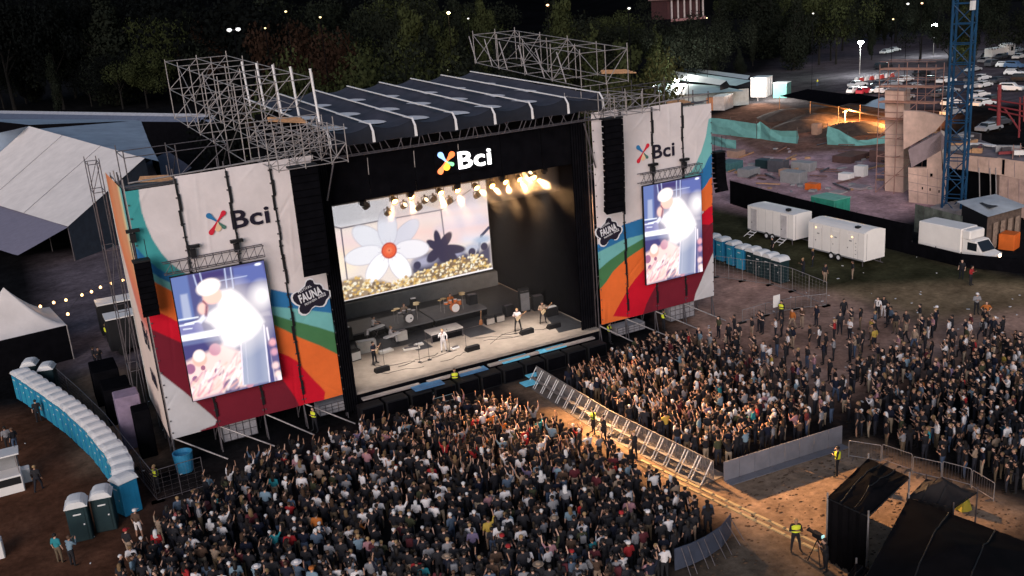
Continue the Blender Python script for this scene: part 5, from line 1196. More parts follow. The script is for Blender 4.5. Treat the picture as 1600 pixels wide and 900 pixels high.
# ================================================================== FRONT OF HOUSE TENTS
M_bt = mat('black_tent_cloth', (0.0055, 0.005, 0.006), 0.9, var=.25, scale=1.2, spec=.03)
def tent(label, q, z, walls, mt, zw=0.0, sag=.15, peak=0.0, poles=True, name='tent', cat='tent', pole_m=None):
    """roof of four corners (world x, y) at height z with cloth between, walls on the listed sides"""
    c = Vector((sum(p[0] for p in q)/4, sum(p[1] for p in q)/4, 0)); t = thing(name, label, cat, c); n = 37; b = MB(); V = []; fr_ = random.Random(len(label)); fo = [(fr_.uniform(0, 1), fr_.uniform(0, 1), fr_.uniform(0, 3.14), fr_.uniform(.02, .06), fr_.uniform(.03, .07)) for _ in range(14)]
    for i in range(n):
        for j in range(n):
            s, r_ = i/(n-1), j/(n-1)
            x = (1-s)*(1-r_)*q[0][0]+s*(1-r_)*q[1][0]+s*r_*q[2][0]+(1-s)*r_*q[3][0]; y = (1-s)*(1-r_)*q[0][1]+s*(1-r_)*q[1][1]+s*r_*q[2][1]+(1-s)*r_*q[3][1]
            zz = (1-s)*(1-r_)*z[0]+s*(1-r_)*z[1]+s*r_*z[2]+(1-s)*r_*z[3]
            e = max(abs(2*s-1), abs(2*r_-1)); zz += peak*(1-e)**1.5-sag*math.sin(math.pi*s)*math.sin(math.pi*r_)*(1 if peak == 0 else 0)
            if e < .98: zz += sum(h_*math.exp(-(((s-fx_)*math.sin(fa)-(r_-fy_)*math.cos(fa))/fw)**2) for fx_, fy_, fa, h_, fw in fo)-.06
            V.append((x, y, zz))
    b.add(V, [(i*n+j, (i+1)*n+j, (i+1)*n+j+1, i*n+j+1) for i in range(n-1) for j in range(n-1)]); b.build('tent_roof', mt, t, smooth=True)
    for k, zb in walls.items():
        a, d = q[k], q[(k+1) % 4]; za, zd = z[k], z[(k+1) % 4]; w_ = MB(); m = 33; W = []
        for i in range(m):
            s = i/(m-1); x, y = a[0]+(d[0]-a[0])*s, a[1]+(d[1]-a[1])*s; o_ = .07*math.sin(i*.9)+.05*math.sin(i*2.3+1); W += [(x+o_*.3, y+o_*.3, za+(zd-za)*s), (x+o_, y+o_, zb)]
        w_.add(W, [(2*i, 2*i+1, 2*i+3, 2*i+2) for i in range(m-1)]); w_.build('tent_wall', mt, t, smooth=True)
    for s in (.33, .66):
        sm_ = MB(); ii = int(s*(n-1)); [sm_.tube(Vector(V[ii*n+j])+Vector((0, 0, .015)), Vector(V[ii*n+j+1])+Vector((0, 0, .015)), .03, 4, cap=False) for j in range(n-1)]; sm_.build('roof_seam', M_blackp, t)
    if poles:
        for p, zz in zip(q, z): rod(t, (p[0], p[1], 0), (p[0], p[1], zz+.25), .04, pole_m or M_alu, 'tent_pole')
        for k in range(4): rod(t, (*q[k], z[k]-.05), (*q[(k+1) % 4], z[(k+1) % 4]-.05), .03, M_blackp, 'tent_rail')
    return t
def xy(px, py, z): p = at(px, py, z); return (p.x, p.y)
tent('black tent with open side nearest the cable ramps', [xy(1293,777,3.3), xy(1357,806,3.3), xy(1421,745,3.3), xy(1357,716,3.3)], (3.3,)*4, {0: 0, 3: 0}, M_bt, peak=.45)
tent('peaked black gazebo between the two black tents and the far pen', [xy(1418,778,2.4), xy(1490,793,2.4), xy(1527,768,2.4), xy(1447,748,2.4)], (2.4,)*4, {0: 1.2}, mat('gazebo_cloth', (.016,.012,.012), .8, var=.2), peak=.95, pole_m=M_alud)
tent('wide black tent filling the near corner', [xy(1340,925,3.2), xy(1590,1000,3.2), xy(1640,860,3.2), xy(1420,778,3.2)], (3.2,)*4, {0: 0, 3: 0, 2: 0}, M_bt, peak=1.0)
tent('low black canopy beside the camera operator', [xy(1300,935,2.4), xy(1345,960,2.4), xy(1372,895,2.4), xy(1338,880,2.4)], (2.4,)*4, {0: 0}, M_bt, peak=.4)
yc = thing('yellow_canvas', 'crumpled yellow canvas beside the peaked gazebo', 'canvas', at(1505, 800)); b = MB(); q = at(1505, 795)
V = [(q.x+.55*math.cos(i*.63)*(1-.3*(i % 2)), q.y+.4*math.sin(i*.63), .05) for i in range(10)]; V2 = [(q.x+.35*math.cos(i*.63), q.y+.25*math.sin(i*.63), .5+.15*math.sin(i*2)) for i in range(10)]
b.add(V+V2+[(q.x, q.y, .65)], [(i, (i+1) % 10, 10+(i+1) % 10, 10+i) for i in range(10)]+[(10+i, 10+(i+1) % 10, 20) for i in range(10)]); b.build('canvas_sheet', mat('yellow_canvas', (.34,.28,.03), .7), yc)
vc = thing('video_camera', 'black broadcast camera on a tripod in the aisle', 'camera', (*at(1277, 880).xy, 0)); q = at(1277, 880)
for a in (0, 2.1, 4.2): rod(vc, (q.x+.45*math.cos(a), q.y+.45*math.sin(a), .02), (q.x, q.y, 1.3), .025, M_blackp, 'tripod_leg')
MB().bbox((q.x, q.y, 1.5), (.22, .55, .28), .03).build('camera_body', M_blackp, vc); MB().lathe((q.x, q.y+.42, 1.52), [(.08, -.15), (.09, .1), (.11, .16)], 12, 'Y').build('lens_hood', M_blackp, vc); MB().bx(q.x-.08, q.x+.08, q.y-.34, q.y-.3, 1.5, 1.64).build('viewfinder', mat('screen_glow', (.3,.5,.5), emit=1.0, ecol=(.4,.8,.8), var=0), vc)

# ================================================================== TOILETS, FENCES, NEAR LEFT
def toilet_proto(m, label='x', group=None, dome=.28):
    t = thing('portable_toilet', label, 'portable toilet', (0, 0, 0), group)
    b = MB(); b.bbox((0, 0, 1.08), (1.08, 1.08, 2.02), .05)
    for s in (-1, 1):
        for k in range(3): b.bx(s*.54-.012, s*.54+.012, -.42+.30*k, -.36+.30*k, .15, 1.9)
    b.build('cabin', m, t); MB().bx(-.52, .52, -.52, .52, .02, .068).build('skid', M_rubber, t)
    d = MB().bx(-.36, .36, -.575, -.545, .14, 1.92).build('door', m if m is not M_blue else mat('door_blue', (.03,.27,.42), .4, var=.1), t); MB().bx(.22, .30, -.60, -.575, 1.0, 1.08).build('door_latch', M_whitep, d); MB().bx(-.2, .2, -.582, -.578, 1.62, 1.70).build('door_label', M_whitep, d)
    r_ = MB(); n = 9; V = []
    for i in range(n):
        x = -.58+1.16*i/(n-1); z = 2.10+dome*(1-(2*i/(n-1)-1)**4)
        V += [(x, -.60, z-.06), (x*.96, -.40, z), (x*.96, .40, z), (x, .60, z-.06)]
    r_.add(V, [(i*4+k, i*4+4+k, i*4+5+k, i*4+1+k) for i in range(n-1) for k in range(3)]+[tuple(range(0, 4*n, 4)), tuple(range(4*n-1, 0, -4))]); 
    r_.bx(-.585, .585, -.605, .605, 2.06, 2.10); r_.build('toilet_roof', M_whitep, t)
    return t
tb = toilet_proto(M_blue, dome=.26); tg = toilet_proto(M_green, dome=.36)
used = {id(tb): False, id(tg): False}
def toilet(proto, p, rz, label, group):
    if not used[id(proto)]:
        used[id(proto)] = True; proto.location = p; proto.rotation_euler = (0, 0, rz); proto['label'] = label
        if group: proto['group'] = group
        return proto
    o = copy_tree(proto, label, None, p+Vector((random.uniform(-.04,.04), random.uniform(-.04,.04), 0)), rz+random.uniform(-.05,.05))
    if group: o['group'] = group
    elif 'group' in o: del o['group']
    return o
rowpts = [Vector((*xy(x, y, 2.3), 0)) for x, y in ((31,578),(70,602),(111,632),(147,664),(176,697),(190,722),(192,752))]
W_ = walk(rowpts, 1.27)
for k, (p, a) in enumerate(W_):
    lab = 'blue portable toilet in the long row, %s' % ('last at the black tent end' if k == 0 else 'next to the dark green pair' if k == len(W_)-1 else '%s from the black tent' % ORD[min(k, 23)])
    toilet(tb, p, a + (0 if k < len(W_)-1 else .5), lab, 'blue toilets in the long row')
for (px, py), lab in (((118,783),'dark green portable toilet, outer one of the near pair'),((156,768),'dark green portable toilet, inner one of the near pair'),((46,566),'dark green portable toilet, outer one behind the long row'),((73,572),'dark green portable toilet, inner one behind the long row')):
    q = xy(px, py, 2.2); toilet(tg, Vector((*q, 0)), -.15 if py > 700 else 2.9, lab, None)
for k, (px, py) in enumerate(((1108,369),(1124,374),(1140,380),(1156,386),(1171,391),(1185,396),(1199,400),(1213,405))):
    q = xy(px, py, 2.2); m = tb if k < 4 else tg
    toilet(m, Vector((q[0]+.5, q[1], 0)), -1.57-.02, '%s portable toilet of the far row, number %s from the banner' % ('blue' if k < 4 else 'dark green', ('one', 'two', 'three', 'four', 'five', 'six', 'seven', 'eight')[k]), None)
def wire_fence(label, a, b, h=2.0, group=None, m=None, cat='fence'):
    t = thing('wire_fence', label, cat, a, group); d = (b-a); L = d.length; d = d/L; m = m or M_alud
    for p, q in ((a, a+Vector((0, 0, h))), (b, b+Vector((0, 0, h))), (a+Vector((0, 0, h)), b+Vector((0, 0, h))), (a+Vector((0, 0, .15)), b+Vector((0, 0, .15))), (a+d*L*.5, a+d*L*.5+Vector((0, 0, h)))): rod(t, p, q, .024, m, 'frame_tube')
    w_ = MB(); n = int(L/.45)
    for i in range(1, n): w_.tube(a+d*L*i/n+Vector((0, 0, .15)), a+d*L*i/n+Vector((0, 0, h)), .005, 3, cap=False)
    for i in range(1, 7): w_.tube(a+Vector((0, 0, h*i/7)), b+Vector((0, 0, h*i/7)), .005, 3, cap=False)
    tag(w_.build('wire_mesh', m, t), kind='stuff')
    for p in (a, b): MB().bx(p.x-.35, p.x+.35, p.y-.12, p.y+.12, .004, .12).build('fence_foot', M_rubber, t)
    return t
fl = [at(*p) for p in ((90,608),(133,648),(172,688),(208,735),(247,785),(322,762))]
for k, (a, b) in enumerate(zip(fl[:-1], fl[1:])): wire_fence('wire fence panel %s' % ('closing the gap from the toilets to the stage' if k == 4 else 'behind the long toilet row, number %s from the black tent' % ('one', 'two', 'three', 'four')[k]), a, b)
fr = [at(*p) for p in ((1118,434),(1160,440),(1203,446),(1238,456),(1291,479),(1243,484),(1196,494),(1160,505))]
for k, (a, b) in enumerate(zip(fr[:-1], fr[1:])): wire_fence('wire fence panel %s' % (('before the blue far toilets','before the blue and green far toilets','before the green far toilets','between the far toilets and the fence corner','running to the notice board, at the corner','running to the notice board, middle one','running to the notice board, last one')[k]), a, b, 2.1 if k < 4 else 1.1, m=M_alu)
nb = thing('notice_board', 'white notice board held up by the steward on the field', 'sign', at(1213, 500)); q = at(1213, 500); MB().bx(q.x-.35, q.x+.35, q.y-.03, q.y, 1.1, 2.1).build('board', M_white, nb); rod(nb, q, q+Vector((0, .02, 1.2)), .03, M_alud, 'post')
# barrel, crates, mat, stall
q = at(290, 735); MB().lathe((q.x, q.y, 0), [(.50, .01), (.58, .9), (.60, 1.25), (.54, 1.25), (.50, 1.0), (.0, 1.0)], 20).build('bin_body', mat('bin_blue', (.03,.20,.36), .5), thing('waste_bin', 'big blue round waste bin at the banner foot', 'bin', q))
for (px, py), w_, h_, lab in (((365,672),2.2,1.5,'pale wire crate under the banner by the toilets'),((497,622),2.2,.7,'pale wire crate under the banner beside the stage'),((1035,492),2.4,1.3,'pale boxes under the far banner'),((955,512),2.6,.6,'grey flat box under the far banner by the stage')):
    q = at(px, py); t = thing('wire_crate', lab, 'crate', (q.x, V0+.9, 0)); MB().bx(q.x-w_/2, q.x+w_/2, V0+.5, V0+1.6, .4, .4+h_).build('crate_body', mat('crate_grey', (.27,.26,.28), .7, var=.2, scale=6), t)
    for i in range(6): rod(t, (q.x-w_/2+w_*i/5, V0+.47, .4), (q.x-w_/2+w_*i/5, V0+.47, .4+h_), .02, M_alud, 'wire')
    for i in range(4): rod(t, (q.x-w_/2, V0+.46, .4+h_*i/3), (q.x+w_/2, V0+.46, .4+h_*i/3), .02, M_alud, 'wire')
q = at(302, 800); b = MB(); n = 18; ring = [(q.x+1.05*math.cos(2*math.pi*i/n)*(1+.06*math.sin(3*i)), q.y+.52*math.sin(2*math.pi*i/n)) for i in range(n)]
b.add([(x, y, .02) for x, y in ring]+[(q.x+(x-q.x)*.9, q.y+(y-q.y)*.9, .30+.05*math.sin(x*5)) for x, y in ring]+[(q.x, q.y, .33)], [(i, (i+1) % n, n+(i+1) % n, n+i) for i in range(n)]+[(n+i, n+(i+1) % n, 2*n) for i in range(n)])
tag(b.build('red_cover', mat('red_cover', (.33,.09,.09), .8, var=.2, scale=4, bump=.3)), 'dusty red cover lying at the crowd edge near the fence', 'cover')
q = at(14, 770); stl = thing('food_stall', 'small white stall with an awning by the red earth', 'stall', q)
MB().bbox((q.x-.2, q.y+.4, .55), (2.2, 1.4, 1.1), .04).build('counter', M_white, stl); MB().box((q.x-.2, q.y+.7, 2.3), (2.4, 1.9, .08), 0, -.12).build('stall_roof', M_white, stl); MB().bx(q.x-1.1, q.x+.8, q.y-.33, q.y-.3, .55, 1.0).build('menu_panel', M_blackp, stl)
for dx in (-1.2, .8):
    for dy in (-.1, 1.4): rod(stl, (q.x+dx, q.y+dy, 0), (q.x+dx, q.y+dy, 2.3), .03, M_alu, 'stall_post')
MB().bx(q.x-1, q.x+.7, q.y+1.0, q.y+1.1, 1.1, 1.9).build('back_shelf', M_grey, stl)
q = at(38, 752); MB().bbox((q.x, q.y, .45), (.9, .6, .9), .03).build('table_body', M_white, thing('side_table', 'white side table beside the white stall', 'table', q))
q = at(2, 868); MB().bbox((q.x-.3, q.y, .5), (1.0, .8, 1.0), .05).build('box_body', M_white, thing('white_box', 'white box standing alone on the dark ground at the near edge', 'box', q))

# ================================================================== BACKSTAGE LEFT
def sheet(name, pts, m, parent, n=12, sag=0.0, wave=0.0):
    """cloth between four corner points"""
    b = MB(); V = []
    for i in range(n):
        for j in range(n):
            s, r_ = i/(n-1), j/(n-1); p = Vector(pts[0])*(1-s)*(1-r_)+Vector(pts[1])*s*(1-r_)+Vector(pts[2])*s*r_+Vector(pts[3])*(1-s)*r_
            p.z += -sag*math.sin(math.pi*s)*math.sin(math.pi*r_)+wave*math.sin(s*19)*math.sin(r_*7); V.append(p)
    b.add(V, [(i*n+j, (i+1)*n+j, (i+1)*n+j+1, i*n+j+1) for i in range(n-1) for j in range(n-1)]); return b.build(name, m, parent, smooth=True)
ht = thing('marquee', 'large white marquee roof behind the toilets side of the stage', 'marquee', (4, 140, 0))
eL, eC, eR = at(-60, 296, 4.2), at(106, 354, 4.2), at(78, 333, 4.2)
ridge0, ridge1, mid1 = at(45, 197, 10.5), at(-90, 232, 10.5), at(232, 246, 6.5)
sheet('roof_slope', [at(-70, 300, 4.2), at(106, 354, 4.2), at(226, 247, 9.5), at(45, 197, 12.0)], M_canvas, ht, n=30, wave=.012)
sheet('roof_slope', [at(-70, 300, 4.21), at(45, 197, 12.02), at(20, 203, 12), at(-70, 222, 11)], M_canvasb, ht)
a_, b_ = at(78, 330, 4.4), at(240, 240, 9.4); sheet('gable_wall', [at(106, 354, 4.18), at(226, 248, 9.4), (at(226, 248, 9.4).x+.4, at(226, 248, 9.4).y, 0.0), (at(106, 354, 4.18).x+.1, at(106, 354, 4.18).y, 0.0)], mat('marquee_dark_wall', (.035,.045,.065), .8, var=.2), ht)
sheet('roof_valance', [at(-40, 303, 4.15), at(106, 355, 4.15), at(28, 399, 2.2), at(-60, 374, 2.2)], mat('marquee_painted_shade', (.20,.185,.25), .8, var=.1), ht, wave=.05)  # canvas side in shade: the shade is put into a darker purple colour
for k in range(6): 
    s = k/5; p = at(-40, 303, 4.1)*(1-s)+at(106, 355, 4.1)*s; rod(ht, (p.x, p.y, 0), p, .06, M_alud, 'marquee_post')
rod(ht, at(18, 308, 4.6)+Vector((0, 0, .1)), at(155, 226, 9.4), .06, mat('seam_grey', (.32,.30,.32), .8), 'roof_seam')
for k in range(1, 3):
    s = k/3; a_ = at(-70, 300, 4.2).lerp(at(106, 354, 4.2), s); b_ = at(45, 197, 12.0).lerp(at(226, 247, 9.5), s); rod(ht, a_+Vector((0, 0, .05)), b_+Vector((0, 0, .05)), .035, MATS['seam_grey'], 'roof_seam')
h2 = thing('marquee', 'blue grey marquee roof between the white marquee and the trees', 'marquee', (14, 190, 0))
sheet('roof_slope', [at(40, 203, 11.4), at(248, 252, 7.8), at(232, 220, 8.8), at(220, 188, 9.8)], M_canvasb, h2, wave=.08); sheet('roof_slope', [at(45, 195, 11.8), at(220, 188.5, 9.7), at(200, 187, 9.9), at(-40, 186, 10.2)], M_canvasb, h2, wave=.05)
sheet('gable_wall', [at(248, 252, 7.8), at(232, 220, 8.8), (at(232, 220, 8.8).x, at(232, 220, 8.8).y, 0), (at(248, 252, 7.8).x, at(248, 252, 7.8).y, 0)], M_black, h2)
h3 = thing('long_hall', 'long low hall with grey blue roof edge at the park edge', 'hall', (20, 250, 0))
p0, p1 = at(-80, 171.5, 7.5), at(330, 178, 7.5); q0, q1 = at(-80, 187, 6.0), at(330, 191, 6.0)
sheet('roof_slope', [p0, p1, at(340, 183, 7), at(-80, 176, 7)], mat('hall_roof_edge', (.36,.37,.42), .8), h3); sheet('roof_slope', [at(-80, 176, 6.99), at(340, 183, 6.99), q1, q0], mat('hall_roof', (.10,.12,.18), .7), h3); sheet('hall_wall', [q0, q1, (q1.x, q1.y, 0), (q0.x, q0.y, 0)], M_black, h3)
h4 = thing('dark_tent', 'plain dark tent wing beside the white marquee', 'tent', (10, 130, 0))
sheet('roof_slope', [at(165, 290, 4.2), at(262, 236, 6.0), at(300, 262, 4.2), at(200, 330, 3.0)], mat('dark_tent_roof', (.085,.085,.12), .8), h4)
pg = thing('pagoda_tent', 'white peaked pagoda tent with black walls by the toilet row', 'tent', (-2, 88, 0)); pk = at(2, 449, 5.6)
cs = [at(104, 508, 3.0), at(-45, 543, 3.0)]; dv = cs[1]-cs[0]; nn = Vector((-dv.y, dv.x, 0)); nn = nn if nn.y > 0 else -nn; cs += [cs[1]+nn, cs[0]+nn]; pk = (cs[0]+cs[2])/2; pk.z = 6.4
b = MB(); n = 9; m = 10; V = []
for k in range(4):
    for i in range(m):
        e = cs[k].lerp(cs[(k+1) % 4], i/m)
        for j in range(n): s = j/(n-1); V.append(Vector((e.x+(pk.x-e.x)*s, e.y+(pk.y-e.y)*s, 3.0+(pk.z-3.0)*(s**1.55))))
N_ = 4*m; b.add(V, [(i*n+j, ((i+1) % N_)*n+j, ((i+1) % N_)*n+j+1, i*n+j+1) for i in range(N_) for j in range(n-1)]); b.build('tent_roof', M_canvas, pg, smooth=True)
for k in range(4):
    a, c = cs[k], cs[(k+1) % 4]; MB().quad(a, c, (c.x, c.y, 0.02), (a.x, a.y, 0.02)).build('tent_wall', M_black, pg); rod(pg, (a.x, a.y, 0), a, .05, M_alu, 'tent_pole')
# string lights over the yard
E_bulb = mat('warm_bulb', (1,.8,.5), emit=5, ecol=(1.0,.50,.20), var=0)
BL = [((10,481),2.0),((32,477),2.6),((63,479),4.0),((84,473),4.0),((103,469),4.0),((106,491),3.4),((128,461),4.0),((143,456),4.0),((157,449),4.0),((173,443),4.0),((192,438),4.0)]
sl_ = thing('string_lights', 'string of warm glowing bulbs over the service yard', 'string lights', at(100, 480, 4)); prev = None
for (px, py), z in BL:
    p = at(px, py, 4.2); MB().lathe(p, [(.02, .16), (.10, .08), (.12, 0), (.08, -.09), (.0, -.12)], 10).build('bulb', E_bulb, sl_)
    if prev is not None: rod(sl_, prev, p+Vector((0, 0, .16)), .012, M_blackp, 'cable')
    prev = p+Vector((0, 0, .16))
l = bpy.data.lights.new('bulb_glow', 'POINT'); l.energy = 60; l.color = (1, .65, .35); l.shadow_soft_size = .15; lo = bpy.data.objects.new('bulb_glow', l); COL.objects.link(lo); lo.parent = sl_; lo.location = Vector(at(128, 461, 4.0))-sl_.location
for (a, b_, z), lab in ((((162,470),(200,458),3.4),'white roofed van parked behind the return banner, further one'),(((176,492),(212,478),3.4),'white roofed van parked behind the return banner, nearer one')):
    p = at(*a, z); q = at(*b_, z); t = thing('van', lab, 'van', (p.x+1.5, p.y, 0)); MB().bbox((p.x+1.6, p.y+.3, 1.85), (4.6, 2.2, 2.7), .12).build('van_body', M_blackp, t); MB().bx(p.x-.7, p.x+3.9, p.y-.8, p.y+1.4, 3.2, 3.3).build('van_roof', M_white, t)
    for dx in (.2, 3.0): MB().lathe((p.x+dx, p.y-.82, .4), [(.38, -.1), (.40, 0), (.38, .1)], 14, 'Y').build('wheel', M_rubber, t)
for u, v, w_, d_, h_, m, lab in ((4.1,64.2,1.5,1.6,3.6,mat('mauve_case', (.22,.17,.25), .7),'tall mauve flight case by the return banner'),(4.6,62.0,1.0,1.4,3.2,M_black,'tall black cabinet between the mauve case and the return banner'),(3.9,69.5,1.8,2.6,2.6,M_black,'black generator container behind the mauve case'),(3.6,74,1.8,3.0,2.6,M_black,'black generator container furthest behind the mauve case')):
    t = thing('equipment_case', lab, 'case', (u, v, 0)); MB().bbox((u, v, h_/2+.02), (w_, d_, h_), .05).build('case_body', m, t); MB().bx(u-w_*.35, u+w_*.35, v-d_/2-.03, v-d_/2-.004, h_*.2, h_*.85).build('case_door', m, t)
t = thing('feather_flag', 'narrow red feather flag standing in the dark yard', 'flag', at(128, 400)); q = at(132, 398); rod(t, q, q+Vector((0, 0, 4.6)), .03, M_alud, 'flag_pole'); MB().plate([(q.x, 1.6), (q.x+.5, 2.2), (q.x+.55, 3.8), (q.x+.1, 4.6)], q.y, .02).build('flag_cloth', mat('flag_red', (.60,.04,.05), .7), t)
# ================================================================== RIGHT SIDE: TRAILERS, FENCE, TRUCK
bf = thing('black_fence', 'long black screen fence behind the white trailers', 'fence', (74.2, 74, 0))
fp = [(76.6, 90.0), (75.0, 77.5), (74.1, 68), (73.8, 61), (73.6, 55.5), (76, 50), (84, 46)]
for (x0, y0), (x1, y1) in zip(fp[:-1], fp[1:]):
    n_ = max(1, round(math.hypot(x1-x0, y1-y0)/3))
    for i in range(n_):
        a = (x0+(x1-x0)*i/n_, y0+(y1-y0)*i/n_); c = (x0+(x1-x0)*(i+1)/n_, y0+(y1-y0)*(i+1)/n_); hh = 2.9 if y1 > 60 else 1.25
        MB().add([(*a, .02), (*c, .02), (*c, hh), (*a, hh), (a[0]+.05, a[1]+.05, .02), (c[0]+.05, c[1]+.05, .02), (c[0]+.05, c[1]+.05, hh), (a[0]+.05, a[1]+.05, hh)], [(0,1,2,3),(7,6,5,4),(3,2,6,7),(0,3,7,4),(1,5,6,2)]).build('fence_panel', M_black, bf)
        rod(bf, (a[0]+.1, a[1]+.1, 0), (a[0]+.1, a[1]+.1, hh+.1), .04, M_alud, 'fence_post')
M_trail = mat('trailer_white', (.80,.76,.73), .5, var=.06, scale=.7); M_trroof = mat('trailer_roof', (.55,.62,.66), .5, var=.15)
def trailer(label, x0, x1, y0, y1, z0, z1, doors, arched):
    t = thing('trailer', label, 'trailer', ((x0+x1)/2, (y0+y1)/2, 0)); b = MB(); n = 7; V = []
    for y in (y0, y1):
        V += [(x0, y, z0), (x1, y, z0)]+[(x1-(x1-x0)*i/(n-1), y, z1-.0+(.28 if arched else .08)*(1-(2*i/(n-1)-1)**2)) for i in range(n)]
    m = n+2; b.add(V, [tuple(range(m)), tuple(range(2*m-1, m-1, -1))]+[(i, (i+1) % m, m+(i+1) % m, m+i) for i in range(m)]); b.build('trailer_body', M_trail, t)
    for y in np.arange(y0+.7, y1-.3, 1.1): MB().bx(x0-.012, x0-.002, y-.015, y+.015, z0+.1, z1-.1).build('body_seam', mat('seam', (.42,.40,.40), .7), t)
    MB().bx(x0-.02, x0-.003, y0+.02, y1-.02, z0, z0+.12).build('skirt_rail', M_grey, t); MB().bx(x0+.3, x0+.36, y0-.02, y0-.004, z0+.1, z1-.1).build('body_seam', MATS['seam'], t)
    for y in doors:
        d = MB().bx(x0-.04, x0-.004, y-.42, y+.42, z0+.05, z1-.25).build('door', mat('door_grey', (.50,.47,.48), .5), t); MB().bx(x0-.07, x0-.042, y+.26, y+.34, 1.4, 1.5).build('door_handle', M_blackp, d)
        s = thing('x', 'x', 'x'); bpy.data.objects.remove(s)
        for k in range(3): MB().bx(x0-.35-.28*k, x0-.10-.28*k, y-.4, y+.4, z0-.08-.24*k-.03, z0-.08-.24*k).build('step', M_white, t)
        for e in (-.42, .42): rod(t, (x0-.05, y+e, z0), (x0-1.05, y+e, .05), .03, M_white, 'step_rail')
    for y in ((y0+y1)/2-.45, (y0+y1)/2+.45):
        w_ = MB().lathe((x0+.05, y, .38), [(.36, -.1), (.38, 0), (.36, .1)], 16, 'X').build('wheel', M_rubber, t); MB().lathe((x0-.06, y, .38), [(.0, -.02), (.2, -.02), (.2, .02)], 12, 'X').build('wheel_rim', M_whitep, w_)
    for (x, y) in ((x0+.2, y0+.3), (x1-.2, y0+.3), (x0+.2, y1-.3), (x1-.2, y1-.3)): rod(t, (x, y, 0), (x, y, z0), .05, M_alud, 'jack_leg')
    MB().bx(x0+.5, x0+.9, y0+1.2, y0+1.6, z1+.12, z1+.36).build('roof_vent', M_blackp, t); rod(t, ((x0+x1)/2, y0-.02, .5), ((x0+x1)/2, y0-1.0, .45), .05, M_alud, 'tow_bar')
    if arched:
        for yc_ in (y0+1.6, y0+3.4, y0+5.6):
            d = MB().bx(x0-.03, x0-.004, yc_-.42, yc_+.42, z0+.12, z1-.35).build('door', M_trail, t); MB().bx(x0-.036, x0-.031, yc_-.44, yc_-.42, z0+.12, z1-.35).build('door_gap', M_grey, d); MB().bx(x0-.05, x0-.031, yc_+.28, yc_+.34, 1.5, 1.62).build('door_handle', M_blackp, d); MB().bx(x0-.036, x0-.031, yc_-.15, yc_+.15, 2.2, 2.32).build('door_sign', M_grey, d)
    for k in range(4): MB().bx(x0-.014, x0-.006, y0+.9, y0+1.05, z0+.5+.35*k, z0+.56+.35*k).build('vent_slot', M_grey, t)
    return t
trailer('white toilet trailer with two grey doors and steps near the black fence', 68.4, 70.9, 70.9, 77.6, .55, 3.15, (72.2, 76.6), False)
trailer('longer white closed trailer with an arched roof in front of the black fence', 67.5, 70.2, 61.0, 67.9, .55, 3.2, (), True)
tk = thing('box_truck', 'small white box truck parked behind the black fence', 'truck', (75.6, 57, 0))
cx = 75.6
MB().bbox((cx, 58.6, 1.95), (2.2, 4.6, 2.5), .05).build('cargo_box', M_trail, tk); MB().bbox((cx, 55.9, 2.75), (2.0, .9, .75), .1).build('wind_deflector', M_trail, tk)
b = MB(); V = [(cx+s*.95, y, z) for s in (-1, 1) for y, z in ((56.2,.5),(53.7,.5),(53.6,1.15),(54.3,1.35),(55.0,2.25),(56.2,2.35))]; b.add(V, [tuple(range(6)), tuple(range(11, 5, -1))]+[(i, (i+1) % 6, 6+(i+1) % 6, 6+i) for i in range(6)]); b.build('cab', M_trail, tk)
MB().add([(cx-.85,54.22,1.42),(cx+.85,54.22,1.42),(cx+.75,54.88,2.2),(cx-.75,54.88,2.2)], [(0,1,2,3)]).build('windscreen', M_glass, tk); MB().bx(cx-.97, cx-.955, 54.75, 55.7, 1.4, 2.1).build('side_window', M_glass, tk)
E_head = mat('headlight_glow', (1,.8,.6), emit=9, ecol=(1,.74,.5), var=0)
for s in (-.68, .68): MB().lathe((cx+s, 53.58, .95), [(.0, -.02), (.14, -.02), (.14, .02)], 12, 'Y').build('headlight', E_head, tk)
for s in (-.95, .95):
    for y in (54.4, 59.6): MB().lathe((cx+s, y, .42), [(.40, -.11), (.42, 0), (.40, .11)], 16, 'X').build('wheel', M_rubber, tk)
# shed, grey wall, containers
def boxthing(name, label, cat, c, sz, m, rz=0, part='body', ribs=0, lid=None):
    t = thing(name, label, cat, (c[0], c[1], 0)); MB().bbox((c[0], c[1], sz[2]/2+.02), sz, min(.04, sz[2]*.1), rz).build(part, m, t); ca, sa = math.cos(rz), math.sin(rz)
    for k in range(ribs):
        s = -sz[0]/2+sz[0]*(k+.5)/ribs; MB().box((c[0]+s*ca+(sz[1]/2+.02)*sa, c[1]+s*sa-(sz[1]/2+.02)*ca, sz[2]/2), (.08, .04, sz[2]*.9), rz).build('rib', m, t)
    if lid: MB().box((c[0], c[1], sz[2]+.05), (sz[0]+.1, sz[1]+.1, .06), rz).build('lid', lid, t)
    return t
q = at(1285, 333); boxthing('shipping_container', 'bright green container behind the black fence', 'container', (78.3, 75.6), (2.4, 3.4, 2.7), mat('container_green', (.03,.24,.17), .6), 0, 'container_body', 5, mat('container_top', (.16,.42,.32), .6))
gw = thing('hoarding', 'stained grey green hoarding panels beside the canopy shed', 'hoarding', (80, 62, 0)); M_ho = mat('hoarding_stained', (.12,.13,.11), .8, var=.6, scale=.9)
ga, gb = at(1428, 362), at(1502, 384); ga.z = gb.z = 0
